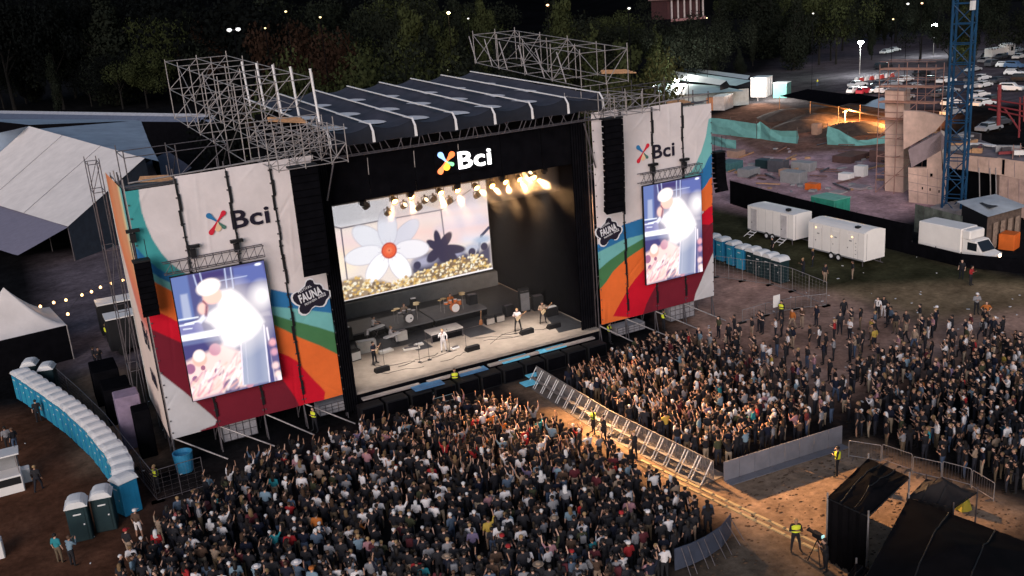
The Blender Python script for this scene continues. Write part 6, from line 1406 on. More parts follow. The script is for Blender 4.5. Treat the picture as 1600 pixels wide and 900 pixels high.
for k in range(5):
    a = ga.lerp(gb, k/5); c = ga.lerp(gb, (k+.97)/5); MB().add([(a.x, a.y, .02), (c.x, c.y, .02), (c.x, c.y, 2.9), (a.x, a.y, 2.9), (a.x+.06, a.y+.04, .02), (c.x+.06, c.y+.04, .02), (c.x+.06, c.y+.04, 2.9), (a.x+.06, a.y+.04, 2.9)], [(0,1,2,3),(7,6,5,4),(3,2,6,7),(0,3,7,4),(1,5,6,2)]).build('hoarding_panel', M_ho, gw)
sh = thing('canopy_shed', 'dark shed with a pale curved sheet roof and a cream door', 'shed', (83, 60, 0)); zc = 3.4
sheet('shed_roof', [at(1494, 315, zc), at(1544, 339, zc), at(1606, 322, zc+.2), at(1556, 303, zc+.2)], mat('sheet_roof', (.48,.50,.52), .6, var=.2, scale=.6), sh, sag=-.25)
sheet('roof_stain', [at(1530, 317, zc+.28), at(1546, 326, zc+.30), at(1560, 322, zc+.30), at(1542, 315, zc+.28)], mat('stain_black', (.03,.03,.035), .8), sh)
a, c, d = at(1500, 320, zc), at(1543, 338, zc), at(1600, 322, zc)
sheet('shed_wall', [a+Vector((.3,0,-.05)), c+Vector((.3,.2,-.05)), Vector((c.x+.3, c.y+.2, 0)), Vector((a.x+.3, a.y, 0))], M_blackp, sh); sheet('shed_wall', [c+Vector((.3,.2,-.05)), d+Vector((0,.2,-.05)), Vector((d.x, d.y+.2, 0)), Vector((c.x+.3, c.y+.2, 0))], mat('shed_brick', (.12,.085,.07), .9, var=.4, scale=3), sh)
dd = c-a; p = a+dd*.55; MB().add([(p.x+.2, p.y-.1, .05), (p.x+dd.x*.38+.2, p.y+dd.y*.38-.1, .05), (p.x+dd.x*.38+.2, p.y+dd.y*.38-.1, 2.5), (p.x+.2, p.y-.1, 2.5)], [(0,1,2,3)]).build('door', mat('cream_door', (.62,.52,.40), .6), sh)
for k in range(4):
    s = .15+.2*k; e = d-c; p = c+e*s; MB().add([(p.x+.1, p.y-.05, .1), (p.x+e.x*.12+.1, p.y+e.y*.12-.05, .1), (p.x+e.x*.12+.1, p.y+e.y*.12-.05, 2.6), (p.x+.1, p.y-.05, 2.6)], [(0,1,2,3)]).build('wall_panel', mat('brick_panel', (.26,.19,.15), .9, var=.35, scale=4), sh)
boxthing('skip_bin', 'bright orange waste skip beside the canopy shed', 'skip', at(1576, 388).xy, (1.6, 1.4, 1.5), M_orange, .3, 'skip_body', 4)

# ================================================================== BUILDING SITE
bd = thing('concrete_building', 'unfinished pale concrete building with a tall wall and stair', 'building', (95, 74, 0))
def wall_xyz(name, pts, m, th=Vector((.5, .35, 0)), parent=None): 
    P_ = [Vector(p) for p in pts]; n = len(P_); b = MB(); b.add(P_+[p+th for p in P_], [tuple(range(n)), tuple(range(2*n-1, n-1, -1))]+[(i, (i+1) % n, n+(i+1) % n, n+i) for i in range(n)]); return b.build(name, m, parent or bd)
# front plane of the building runs from the mast towards the frame edge
fA, fB, fC = at(1420, 316), at(1478, 322), at(1640, 352)
def onwall(px, py, a, b):
    """point of the picture on the upright plane through ground points a and b"""
    n = Vector(((b-a).y, -(b-a).x, 0)); d = _ray(px, py); o = Vector((0, 0, CAM_H)); t = n.dot(a-o)/n.dot(d); return o+d*t
PW = lambda *q: [onwall(x, y, fA, fB) for x, y in q]
PR = lambda *q: [onwall(x, y, fB, fC) for x, y in q]
wall_xyz('front_wall', PW((1420,316),(1478,322),(1480,268),(1472,268),(1470,210),(1449,232),(1448,262),(1419,262)), M_conc)
wall_xyz('tall_wall', [p+Vector((3, 6, 0)) for p in PW((1419,318),(1450,320),(1452,152),(1420,150))], M_conc, Vector((2.5, 1.2, 0)))
tw = bd
wall_xyz('stair_flank', [p+Vector((1.0, 1.6, 0)) for p in PW((1420,238),(1471,209),(1490,187),(1453,178),(1420,176))], M_conc, Vector((.6, .5, 0)))
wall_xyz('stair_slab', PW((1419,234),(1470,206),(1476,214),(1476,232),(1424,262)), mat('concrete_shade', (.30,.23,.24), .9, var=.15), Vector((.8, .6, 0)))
wall_xyz('side_pier', PW((1470,204),(1476,206),(1480,268),(1474,268)), mat('concrete_edge', (.62,.52,.46), .9), Vector((.35, .3, 0)))
wall_xyz('parapet', PR((1480,240),(1566,248),(1640,258),(1640,290),(1566,274),(1480,262)), M_conc, Vector((.4, .6, 0)))
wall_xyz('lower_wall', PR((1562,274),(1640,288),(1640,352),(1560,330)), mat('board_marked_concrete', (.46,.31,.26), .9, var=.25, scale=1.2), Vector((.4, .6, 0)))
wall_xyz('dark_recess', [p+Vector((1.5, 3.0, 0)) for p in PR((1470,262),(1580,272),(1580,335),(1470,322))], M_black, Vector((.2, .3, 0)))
wall_xyz('joint_gap', [p-Vector((.02, .03, 0)) for p in PR((1566,249),(1570,249.5),(1569,273),(1565,272))], M_black, Vector((.01, .015, 0)))
p3 = [onwall(1480,238,fB,fC), onwall(1640,257,fB,fC)]; bk = Vector((9, 16, .2))
sheet('floor_slab', [p3[0], p3[1], p3[1]+bk, p3[0]+bk], mat('slab_top', (.16,.135,.15), .9, var=.4, scale=.8), bd)
for (x0, y0, x1, y1) in ((1453,271,1457,276),(1440,292,1442,296),(1452,294,1454,298),(1466,297,1468,301)): wall_xyz('wall_opening', [p-Vector((.03, .05, 0)) for p in PW((x0,y0),(x1,y0),(x1,y1),(x0,y1))], M_black, Vector((.01, .015, 0)))
for px in (1531, 1548, 1557): rod(bd, onwall(px, 322, fB, fC), onwall(px-1, 262, fB, fC), .06, M_alu, 'prop')
sheet('stacked_slab', [onwall(1452,312,fA,fB)-Vector((1.5,2,0)), onwall(1486,306,fA,fB)-Vector((.5,2,0)), onwall(1490,312,fA,fB)-Vector((0,1.0,0)), onwall(1460,325,fA,fB)-Vector((1,2,0))], mat('slab_grey', (.36,.32,.31), .9), bd)
for y0, y1 in ((275,281),(288,295),(301,308)): rod(bd, PW((1419.5,y0-4))[0]-Vector((.03,.05,0)), PW((1478,y1))[0]-Vector((.03,.05,0)), .02, MATS['concrete_shade'], 'wall_joint')
for x in (1434, 1449, 1464): rod(bd, PW((x,264))[0]-Vector((.03,.05,0)), PW((x,318))[0]-Vector((.03,.05,0)), .016, MATS['concrete_shade'], 'wall_joint')
for x in (1496, 1512, 1528, 1545, 1585, 1602): rod(bd, PR((x,243+(x-1480)*.1))[0]-Vector((.04,.06,0)), PR((x,264+(x-1480)*.12))[0]-Vector((.04,.06,0)), .022, MATS['concrete_shade'], 'wall_joint')
for x in (1575, 1592): rod(bd, PR((x,280))[0]-Vector((.04,.06,0)), PR((x,333))[0]-Vector((.04,.06,0)), .022, MATS['concrete_shade'], 'wall_joint')
for y in (168, 186, 204, 222, 240, 258, 276): rod(bd, PW((1419.5,y))[0]+Vector((2.95,5.9,0)), PW((1450.5,y+1.5))[0]+Vector((2.95,5.9,0)), .02, MATS['concrete_shade'], 'wall_joint')
random.seed(61)
for k in range(26):
    q_ = p3[0].lerp(p3[1], random.random())+bk*random.uniform(.05, .9); o_ = MB(); o_.box((q_.x, q_.y, q_.z+random.uniform(.1, .5)), (random.uniform(.8, 3.2), random.uniform(.2, .9), random.uniform(.15, .8)), random.uniform(0, 3)); tag(o_.build('slab_clutter', random.choice((M_wood, M_grey, MATS['mat_rust'] if 'mat_rust' in MATS else M_alud, M_white, M_steelred))), 'building material lying on the far concrete slab', 'building material', 'materials on the far concrete slab')
# access scaffold around the tall wall
a0 = PW((1400, 322))[0]+Vector((2.4, 5, 0)); U_ = (fB-fA).normalized(); Vn = Vector((-U_.y, U_.x, 0)); 
sc = thing('scaffold_tower', 'rusty access scaffold around the tall concrete wall', 'scaffold', a0); M_rust = mat('rusty_tube', (.34,.19,.16), .7, .2, var=.3)
gu = [0, 2.3, 4.6, 6.6]; gv = [-.3, 1.8]; gz = [0, 2.2, 4.4, 6.6, 8.8, 10.8, 12.6, 14.6]
SP = lambda s, r_, z: Vector((a0.x+U_.x*s+Vn.x*r_, a0.y+U_.y*s+Vn.y*r_, z))
for s in gu:
    for r_ in gv: rod(sc, SP(s, r_, 0), SP(s, r_, 15.2), .045, M_rust, 'standard')
for z in gz[1:]:
    for r_ in gv: rod(sc, SP(0, r_, z), SP(6.6, r_, z), .04, M_rust, 'ledger'); rod(sc, SP(0, r_, z+.9), SP(6.6, r_, z+.9), .03, M_rust, 'guard_rail') if z > 8 else None
    for s in gu: rod(sc, SP(s, -.3, z), SP(s, 1.8, z), .04, M_rust, 'transom')
    if z > 8:
        b = MB(); q_ = [SP(0, -.3, z), SP(6.6, -.3, z), SP(6.6, .9, z), SP(0, .9, z)]; b.prism([(p.x, p.y) for p in q_], z+.05, z+.11); b.build('scaffold_board', mat('board_orange', (.50,.25,.17), .8, var=.2), sc)
for k, z in enumerate(gz[:-1]): rod(sc, SP(gu[k % 3], -.32, z), SP(gu[k % 3+1], -.32, gz[k+1]), .04, M_rust, 'brace')
sc2 = thing('scaffold_tower', 'rusty scaffold standing before the board marked wall', 'scaffold', fB); U2 = (fC-fB).normalized(); V2 = Vector((U2.y, -U2.x, 0)); V2 = V2 if V2.y < 0 else -V2
SQ = lambda s, r_, z: Vector((fB.x+U2.x*s+V2.x*r_, fB.y+U2.y*s+V2.y*r_, z))
for s in (7.5, 9.3, 11.1, 12.9, 14.7):
    for r_ in (.4, 1.5): rod(sc2, SQ(s, r_, 0), SQ(s, r_, 7.6), .04, M_rust if 'M_rust' in globals() else M_alud, 'standard')
for z in (2.0, 4.0, 6.0, 7.2):
    for r_ in (.4, 1.5): rod(sc2, SQ(7.5, r_, z), SQ(14.7, r_, z), .035, M_rust, 'ledger')
    if z < 7: o_ = MB(); o_.prism([tuple(SQ(7.5, .4, 0).xy), tuple(SQ(14.7, .4, 0).xy), tuple(SQ(14.7, 1.2, 0).xy), tuple(SQ(7.5, 1.2, 0).xy)], z+.04, z+.09); o_.build('scaffold_board', MATS['board_orange'], sc2)
for k in range(4): rod(sc2, SQ(7.5+1.8*k, 1.5, 2.0*(k % 3)), SQ(9.3+1.8*k, 1.5, 2.0*(k % 3)+2), .03, M_rust, 'brace')
# red formwork frame on the far slab
rf = thing('formwork_frame', 'red steel formwork frame standing on the far slab', 'formwork', at(1565, 190)); q = p3[0]+Vector((10, 6, 0))
for px0, py0, px1, py1 in ((1560,196,1562,132),(1592,215,1594,152),(1600,190,1600,150)): rod(rf, onwall(px0, py0, q, q+(fC-fB)), onwall(px1, py1, q, q+(fC-fB)), .22 if px0 == 1560 else .10, M_steelred, 'post')
for (x0, y0), (x1, y1) in (((1540,163),(1620,178)),((1550,156),(1620,166)),((1570,170),(1594,205)),((1545,170),(1600,182))): rod(rf, onwall(x0, y0, q, q+(fC-fB)), onwall(x1, y1, q, q+(fC-fB)), .10, M_steelred, 'beam')
# tower crane mast
mb_ = at(1489, 335); mb_ = Vector((mb_.x, mb_.y, 0)); cr = thing('crane_mast', 'tall blue lattice mast of a tower crane', 'crane', mb_)
hw = .95; hts = np.arange(0, 34, 2.0); ang = .45; ca, sa = math.cos(ang), math.sin(ang)
C4 = [Vector((mb_.x+(dx*ca-dy*sa)*hw, mb_.y+(dx*sa+dy*ca)*hw, 0)) for dx, dy in ((-1,-1),(1,-1),(1,1),(-1,1))]
for p in C4: rod(cr, p, p+Vector((0, 0, 34)), .13, M_cranebl, 'mast_leg')
for k, z in enumerate(hts[:-1]):
    for i in range(4):
        a, c = C4[i], C4[(i+1) % 4]; rod(cr, a+Vector((0, 0, z)), c+Vector((0, 0, z)), .06, M_cranebl, 'mast_strut'); rod(cr, (a if k % 2 else c)+Vector((0, 0, z)), (c if k % 2 else a)+Vector((0, 0, z+2)), .055, M_cranebl, 'mast_lacing')
MB().bx(mb_.x-1.6, mb_.x+1.6, mb_.y-1.6, mb_.y+1.6, .02, .9).build('mast_base', mat('base_concrete', (.30,.27,.27), .9), cr)
lp = C4[0]+Vector((-.2, -.1, 21.8)); MB().box(lp, (.5, .3, .9)).build('mast_lamp_box', M_white, cr)
# nets
def net(label, top, bot, zt=2.6):
    t = thing('debris_net', label, 'net', at(*bot[0])); b = MB(); V = []
    n = len(top)
    for (tx, ty), (bx_, by_) in zip(top, bot):
        g = at(bx_, by_); best = min((( (pix((g.x, g.y, h))[1]-ty)**2, h) for h in np.arange(.2, 9, .1)))[1]; V += [Vector((g.x, g.y, best)), Vector((g.x+.25*math.sin(bx_), g.y, best*.5)), Vector((g.x, g.y, .02))]
    b.add(V, [(i*3+k, i*3+3+k, i*3+4+k, i*3+1+k) for i in range(n-1) for k in range(2)]); b.build('net_cloth', M_teal, t)
    for i in range(0, n, 2): rod(t, (V[i*3].x, V[i*3].y+.1, 0), (V[i*3].x, V[i*3].y+.1, V[i*3].z+.5), .05, M_alud, 'net_post')
net('teal debris net sagging between posts behind the far banner', [(1107,184),(1122,185),(1142,187),(1165,191),(1183,194),(1188,190),(1204,202),(1220,205),(1246,204)], [(1107,208),(1122,210),(1142,212),(1165,215),(1183,217),(1188,217),(1204,220),(1220,222),(1246,225)])
net('teal debris net with a high peak in front of the earth bank', [(1305,197),(1312,203),(1325,212),(1340,219),(1355,219),(1375,214),(1400,209)], [(1293,226),(1310,227),(1325,228),(1340,228),(1355,227),(1375,225),(1400,222)])
net('low teal net strip by the far banner edge', [(1107,212),(1120,214),(1135,217),(1150,219)], [(1107,224),(1120,228),(1135,231),(1150,233)])
# site huts with teal sheet roofs
hut = thing('site_huts', 'cluster hall of pale teal sheet roofs on the building site edge', 'hut', (140, 165, 0)); M_tr = mat('teal_sheet', (.30,.43,.45), .6, var=.15, scale=.4); M_tr2 = mat('pale_sheet', (.48,.55,.56), .6, var=.1, scale=.4); M_hw = mat('hut_wall', (.36,.40,.40), .8, var=.2)
sheet('sheet_roof', [at(1022,122,4), at(1072,112,5), at(1175,126,5), at(1150,134,4)], M_tr, hut); sheet('sheet_roof', [at(1035,120,4.6), at(1048,110,5.6), at(1135,126,5.6), at(1125,133,4.6)], M_tr2, hut)
sheet('sheet_roof', [at(1022,128,3.6), at(1125,134,4.2), at(1165,142,3.4), at(1030,150,3.2)], M_tr, hut); sheet('hut_wall', [at(1030,150,3.2), at(1170,138,3.4), (*at(1170,138,3.4).xy, 0), (*at(1030,150,3.2).xy, 0)], M_hw, hut)
sheet('sheet_roof', [at(1060,108,5.2), at(1085,107,5.4), at(1172,118,5.2), at(1168,124,4.8)], M_tr2, hut); sheet('hut_wall', [at(1125,133,4.55), at(1135,126,5.55), (*at(1146,130,4.6).xy, 3.0), (*at(1125,133,4.6).xy, 3.0)], M_blackp, hut)
for (px, py, w_, d_, h_), m, lab in (((1190,150,4.5,3.5,4.2),mat('hut_pale', (.46,.45,.45), .8),'pale flat roofed cabin under the bright site lamp'),((1130,170,5.0,2.5,2.8),mat('hut_sign', (.46,.42,.40), .8),'pale site cabin with dark scrawled lettering'),((1222,152,3.0,3.0,3.2),mat('hut_tealdark', (.06,.17,.16), .8),'dark teal open cabin beside the black net roof'),((1111,172,1.4,1.4,2.6),mat('hut_orange', (.45,.20,.10), .8),'small rusty orange cabin beside the far banner')):
    g = at(px, py); boxthing('site_cabin', lab, 'cabin', (g.x, g.y), (w_, d_, h_), m, .5, 'cabin_body', 3, M_tr2 if w_ > 2 else None)
def lamp_post(label, g, h, en, colr, heads=2, es=40, cat='street lamp', size=.28):
    t = thing('lamp_post', label, cat, g); rod(t, g, g+Vector((0, 0, h)), .09 if cat != 'park lamp' else .05, M_alu if cat != 'park lamp' else M_black, 'lamp_pole')
    if heads > 1 or cat != 'park lamp': rod(t, g+Vector((-.6, 0, h)), g+Vector((.6, 0, h)), .05, M_alud, 'lamp_arm')
    E_ = mat('lamp_glow_%d_%d' % (int(colr[2]*100), es), (1,1,1), emit=es, ecol=colr, var=0)
    for k in range(heads):
        p = g+Vector(((-.5+k*1.0) if heads > 1 else 0, -.1, h+.05)); MB().lathe(p, [(.0, -size*.8), (size*.8, -size*.4), (size, 0), (size*.7, size*.5), (0, size*.6)], 12).build('lamp_head', E_, t)
    if en:
        l = bpy.data.lights.new('lamp_light', 'POINT'); l.energy = en; l.color = colr; l.shadow_soft_size = .5; lo = bpy.data.objects.new('lamp_light', l); COL.objects.link(lo); lo.parent = t; lo.location = (0, -.8, h-.2)
    return t
CW = (.85, 1.0, .95)
g = at(1343, 118); lamp_post('tall car park lamp glowing white above the barriers', g, 8.0, 14000, CW, 1, 120, size=.7)
g = at(1458, 88); lamp_post('tall white lamp at the far side of the car park', g, 8.5, 12000, CW, 2, 90, size=.55)
g = at(1058, 158); lamp_post('bright work lamp in front of the teal sheet roofs', g, 4.6, 16000, (1, .90, .80), 1, 110, 'work lamp', .55)
g = at(1184, 158); lamp_post('bright work lamp on the pale cabin corner', g, 4.6, 20000, (1, .90, .82), 1, 110, 'work lamp', .55)
g = at(1024, 165); lamp_post('small work lamp between the tree and the far banner', g, 4.2, 200, (.9, 1, 1), 1, 40, 'work lamp', .35)
# warm light and clutter under the black net roof
bn = thing('net_roof', 'wide black net roof over the earth bank', 'canopy', at(1290, 160)); zz_ = 3.2
sheet('net_cloth', [at(1218,150,zz_), at(1262,139,zz_+.4), at(1362,152,zz_), at(1310,166,zz_)], M_black, bn, sag=.5); sheet('net_cloth', [at(1310,160,zz_), at(1330,145,zz_+.3), at(1375,152,zz_), at(1352,163,zz_)], M_black, bn, sag=.3)
tp = thing('tarpaulin', 'pale blue tarpaulin roof beside the concrete wall', 'canopy', at(1390, 170)); sheet('tarpaulin_sheet', [at(1344,164,3.0), at(1378,152,3.4), at(1422,160,3.2), at(1418,176,2.8)], mat('pale_blue_tarp', (.36,.45,.52), .7, var=.1), tp, sag=.3)
for px, py in ((1218,152),(1266,160),(1310,168),(1344,166),(1418,178)): g = at(px, py, 3.0); rod(bn if px < 1340 else tp, (g.x, g.y, 0), (g.x, g.y, 3.2), .06, M_wood, 'post')
for a, b_ in (((1265,160),(1312,168)),((1312,168),(1355,178)),((1355,178),(1418,190))):
    t = thing('timber_rail', 'pale timber rail along the lit earth bank', 'timber', at(*a, 2.2), 'timber rails along the earth bank'); rod(t, at(*a, 2.2), at(*b_, 2.2), .14, M_wood, 'rail')
for (px, py), en in (((1320,192), 9000), ((1395,196), 16000)):
    g = at(px, py); lamp_post('low orange work lamp on the earth bank, %s' % ('by the timber rails' if px < 1350 else 'close to the concrete wall'), g, 2.0, en, (1, .45, .14), 1, 25, 'work lamp', .2)
CL = [((1240,285),(1.8,3.0,1.5),M_grey,'grey block stack near the black fence'),((1216,268),(1.6,2.5,1.6),mat('clutter_dark', (.07,.07,.085), .8),'dark machine beside the grey stacks'),((1232,276),(1.2,2.4,1.0),mat('clutter_tan', (.42,.25,.18), .8),'tan timber crate beside the dark machine'),((1256,266),(1.8,3.0,1.2),M_grey,'grey slab stack behind the tan crate'),
      ((1322,281),(1.3,1.6,.9),M_white,'white tank with a red end on the purple earth'),((1345,275),(1.2,1.4,1.4),M_white,'white folded bag upright on the purple earth'),((1343,294),(2.2,2.0,.25),mat('slab_mauve', (.30,.25,.27), .9),'flat concrete slab lying on the purple earth'),((1270,296),(1.2,1.6,.8),M_orange,'orange cement mixer drum behind the green container'),
      ((1310,301),(1.6,1.6,.15),mat('pale_disc', (.36,.33,.33), .9),'pale flat plate beside the green container'),((1412,290),(1.2,1.4,1.7),M_orange,'orange site toilet by the concrete wall'),((1330,250),(5,3,.9),mat('rust_form', (.10,.055,.05), .9),'rusty formwork stack before the teal net'),((1385,250),(4,3,1.6),mat('rust_form2', (.16,.09,.08), .9),'taller rusty formwork stack by the wall'),
      ((1140,265),(3,2.5,1.2),mat('teal_case', (.06,.16,.17), .7),'teal tool container by the far banner'),((1170,275),(2.5,2,1.1),M_grey,'grey pallet stack by the far banner'),((1150,245),(2,2,1.0),mat('tan2', (.34,.22,.17), .8),'tan sack pile behind the teal tool container'),((1195,262),(1.6,2.2,1.2),M_green,'dark green machine beyond the teal tool container'),((1276,210),(1.4,1.2,1.8),mat('pallet_tan', (.36,.22,.16), .9),'tan pallet leaning on the earth bank')]
for (px, py), sz, m, lab in CL: g = at(px, py); boxthing('site_stack', lab, 'building material', (g.x, g.y), sz, m, .2, 'stack_body', 3)
random.seed(12)
for k in range(34):
    px = random.uniform(1125, 1412); py = random.uniform(200, 298); g = at(px, py)
    if g.x < 77: continue
    o = MB(); o.box((g.x, g.y, random.uniform(.08, .5)), (random.uniform(2.0, 5.0), .22, .14), random.choice((.4, .5, -1.1, .1, 1.2)), random.uniform(-.1, .1)); tag(o.build('timber_plank', random.choice((M_wood, MATS['rust_form2'], M_alud))), 'long timber or bar lying on the site earth', 'timber', 'loose timbers on the site earth')
random.seed(11)
for k in range(46):
    px = random.uniform(1120, 1415); py = random.uniform(232, 300); g = at(px, py)
    if g.x < 77: continue
    o = MB(); s = random.uniform(.3, 1.1); L = random.choice((1, 1, 3)); o.box((g.x, g.y, s*.14), (s*L, s, s*.28), random.uniform(0, 3), taper=.8); tag(o.build('rubble_piece', random.choice((M_grey, MATS['rust_form'], MATS['slab_mauve'], M_wood)) ), 'small broken piece lying on the purple site earth', 'rubble', 'rubble pieces on the site earth')
eb = MB()
for k in range(5):
    g = at(*((1230,182),(1275,190),(1330,205),(1250,200),(1300,178))[k]); n = 12; V = [(g.x, g.y, 1.5)]; F = []
    for r_, h in ((.35, 1.2), (.7, .6), (1, -.1)):
        for i in range(n): V.append((g.x+7*r_*math.cos(i*.524)*(1+.2*math.sin(i*2+k)), g.y+5*r_*math.sin(i*.524), h+.2*math.sin(i*3.1+k)))
    for i in range(n): F.append((0, 1+i, 1+(i+1) % n))
    for q in range(2):
        for i in range(n): F.append((1+q*n+i, 1+(q+1)*n+i, 1+(q+1)*n+(i+1) % n, 1+q*n+(i+1) % n))
    eb.add(V, F)
tag(eb.build('earth_bank', mat('dug_earth', (.075,.048,.036), 1.0, var=.4, scale=.8, bump=.5), None, True), 'dark dug earth banks of the building site', None, kind='structure')

# ================================================================== CAR PARK
def car_proto(kind):
    t = thing('parked_car', 'x', 'car', (0, 0, 0), 'cars in the car park'); L, W, H = {'hatch': (3.9, 1.7, 1.5), 'saloon': (4.5, 1.75, 1.45), 'suv': (4.5, 1.85, 1.75)}[kind]
    hx = L/2; b = MB()
    prof = {'hatch': [(-hx,.35),(-hx,.85),(-hx+.15,.95),(-hx+.45,H),(.35,H),(1.0,.98),(hx-.15,.85),(hx,.6),(hx,.35)], 'saloon': [(-hx,.35),(-hx,.85),(-hx+.75,.98),(-hx+1.2,H),(.35,H),(1.1,.96),(hx-.15,.82),(hx,.6),(hx,.35)], 'suv': [(-hx,.4),(-hx,1.0),(-hx+.1,1.1),(-hx+.35,H),(.5,H),(1.1,1.15),(hx-.15,1.0),(hx,.7),(hx,.4)]}[kind]
    n = len(prof); rings = [(-W/2, 0), (-W/2+.12, 1), (W/2-.12, 1), (W/2, 0)]; V = []
    for y, top in rings:
        for x, z in prof:
            zz = z if (top or z < 1.15) else z-.12; V.append((x, y*(.86 if z > 1.2 else 1), zz))
    F = [tuple(range(n)), tuple(range(4*n-1, 3*n-1, -1))]
    for r_ in range(3):
        for i in range(n): F.append((r_*n+i, r_*n+(i+1) % n, (r_+1)*n+(i+1) % n, (r_+1)*n+i))
    b.add(V, F); b.build('car_body', CARP[0], t)
    zl, zh = (.98, H-.1) if kind != 'suv' else (1.15, H-.1); g = MB(); xa, xb = (-hx+.3, .95)
    for s in (-1, 1): y0, y1 = s*(W/2+.004), s*(W/2*.87+.012); g.add([(xa+.1, y0*.96, zl), (xb, y0*.96, zl), (.38, y1, zh), (xa+.35, y1, zh)], [(0,1,2,3)])
    g.build('side_windows', M_glass, t); wy = W/2-.2
    MB().add([(1.06,-wy,1.0 if kind != 'suv' else 1.18),(1.06,wy,1.0 if kind != 'suv' else 1.18),(.40,wy*.88,H-.02),(.40,-wy*.88,H-.02)], [(0,1,2,3)]).build('windscreen', M_glass, t)
    xr = {'hatch': (-hx+.16, -hx+.44), 'saloon': (-hx+.78, -hx+1.18), 'suv': (-hx+.09, -hx+.34)}[kind]; MB().add([(xr[0]-.03,-wy,1.02 if kind != 'suv' else 1.16),(xr[0]-.03,wy,1.02 if kind != 'suv' else 1.16),(xr[1]-.03,wy*.88,H-.03),(xr[1]-.03,-wy*.88,H-.03)], [(0,1,2,3)]).build('rear_window', M_glass, t)
    for x in (-hx*.62, hx*.62):
        for s in (-1, 1): MB().lathe((x, s*(W/2-.08), .32), [(.30, -.1), (.32, 0), (.30, .1)], 10, 'Y').build('wheel', M_rubber, t)
    return t
CARC = {'white': (.70,.70,.71), 'silver': (.36,.37,.40), 'dark grey': (.05,.05,.06), 'red': (.38,.015,.03), 'blue': (.05,.10,.20), 'black': (.012,.012,.015)}
CARP = [mat('car_white', CARC['white'], .3, var=0, spec=.5)]; CM = {k: mat('car_'+k.replace(' ', '_'), v, .3, .2 if k == 'silver' else 0, var=0, spec=.5) for k, v in CARC.items()}
PR_ = {k: car_proto(k) for k in ('hatch', 'saloon', 'suv')}; used_c = {}
CARS = [(1337,146,'white','hatch',.2),(1351,147,'red','hatch',.3),(1371,146,'white','hatch',2.8),(1389,146,'white','hatch',2.9),(1393,136,'silver','saloon',.1),(1376,136,'dark grey','saloon',.1),(1412,156,'silver','saloon',.2),(1340,136,'white','saloon',.1),(1380,108,'black','suv',0),(1385,84,'white','saloon',.3),(1397,81,'white','saloon',.3),
        (1521,139,'silver','hatch',.2),(1536,137,'white','saloon',.3),(1534,126,'white','saloon',.25),(1520,128,'dark grey','saloon',.3),(1579,143,'white','suv',-1.0),(1560,130,'dark grey','saloon',.2),(1584,118,'white','hatch',-1.2),(1570,106,'white','hatch',-1.3),(1585,107,'blue','suv',-1.3),(1552,104,'dark grey','suv',.2),(1540,98,'silver','saloon',.2),
        (1530,153,'white','saloon',.2),(1537,166,'white','saloon',.15),(1527,165,'silver','hatch',.2),(1549,160,'dark grey','saloon',.3),(1576,88,'blue','hatch',.2),(1592,92,'white','saloon',.4),(1566,92,'dark grey','saloon',.3),(1545,90,'black','saloon',.2),(1478,130,'white','saloon',.1),(1482,146,'silver','saloon',.1),(1486,165,'white','hatch',.2),(1488,180,'silver','saloon',.2),
        (1470,152,'dark grey','hatch',.2),(1455,128,'dark grey','saloon',.2),(1440,118,'black','saloon',.2),(1415,128,'white','hatch',.3),(1430,140,'silver','hatch',.1),(1562,196,'dark grey','saloon',.1),(1545,205,'silver','saloon',.2),(1598,128,'black','suv',-1),(1590,82,'silver','saloon',.3),(1520,112,'silver','saloon',.2)]
cnt = {}
for px, py, c, k, rz in CARS:
    g = at(px, py); where = 'by the lamp end of the car park' if px < 1430 else ('behind the crane mast' if px < 1515 else ('in the far rows of the car park' if py < 112 else 'in the near rows of the car park'))
    lab = 'parked %s %s %s' % (c, {'hatch': 'hatchback', 'saloon': 'saloon car', 'suv': 'tall car'}[k], where)
    if k not in used_c: o = PR_[k]; used_c[k] = 1; o['label'] = lab; o.location = g; o.rotation_euler = (0, 0, rz-.2)
    else: o = copy_tree(PR_[k], lab, None, g, rz-.2)
    for ch in o.children:
        if ch.name.startswith('car_body'): ch.material_slots[0].link = 'OBJECT'; ch.material_slots[0].material = CM[c]
g = at(1572, 88); v = thing('camper_van', 'white camper van with a rounded front at the far car park', 'van', g); MB().bbox((g.x, g.y, 1.9), (3.2, 3.2, 3.1), .35).build('van_body', M_white, v); MB().bx(g.x-.5, g.x+.5, g.y-1.64, g.y-1.61, 1.5, 2.6).build('van_window', M_glass, v); MB().bbox((g.x-4.2, g.y+.5, 1.5), (5, 2.4, 2.2), .1).build('van_trailer', M_white, v)
for x in (-1.1, 1.1): MB().lathe((g.x+x, g.y-1.2, .35), [(.33, -.1), (.35, .1)], 10, 'X').build('wheel', M_rubber, v)
for k, px in enumerate(range(1338, 1402, 8)):
    g = at(px, 128-(px-1338)*.14); t = thing('road_barrier', '%s plastic road barrier along the car park edge' % ('red' if k % 2 else 'white'), 'barrier', g, 'road barriers along the car park edge'); MB().box((g.x, g.y, .45), (1.5, .5, .9), .2, taper=.6).build('barrier_body', M_white if k % 2 == 0 else mat('barrier_red', (.5,.05,.04), .6), t); MB().box((g.x, g.y, .93), (1.2, .2, .08), .2).build('barrier_top', M_white, t)
for (px, py), lab in (((1277,135),'person in a yellow vest standing at the car park edge'),):
    o = man(px, py, lab, 'black', 'guard', 1.0); child(o, VESTM, 'hi_viz_vest')

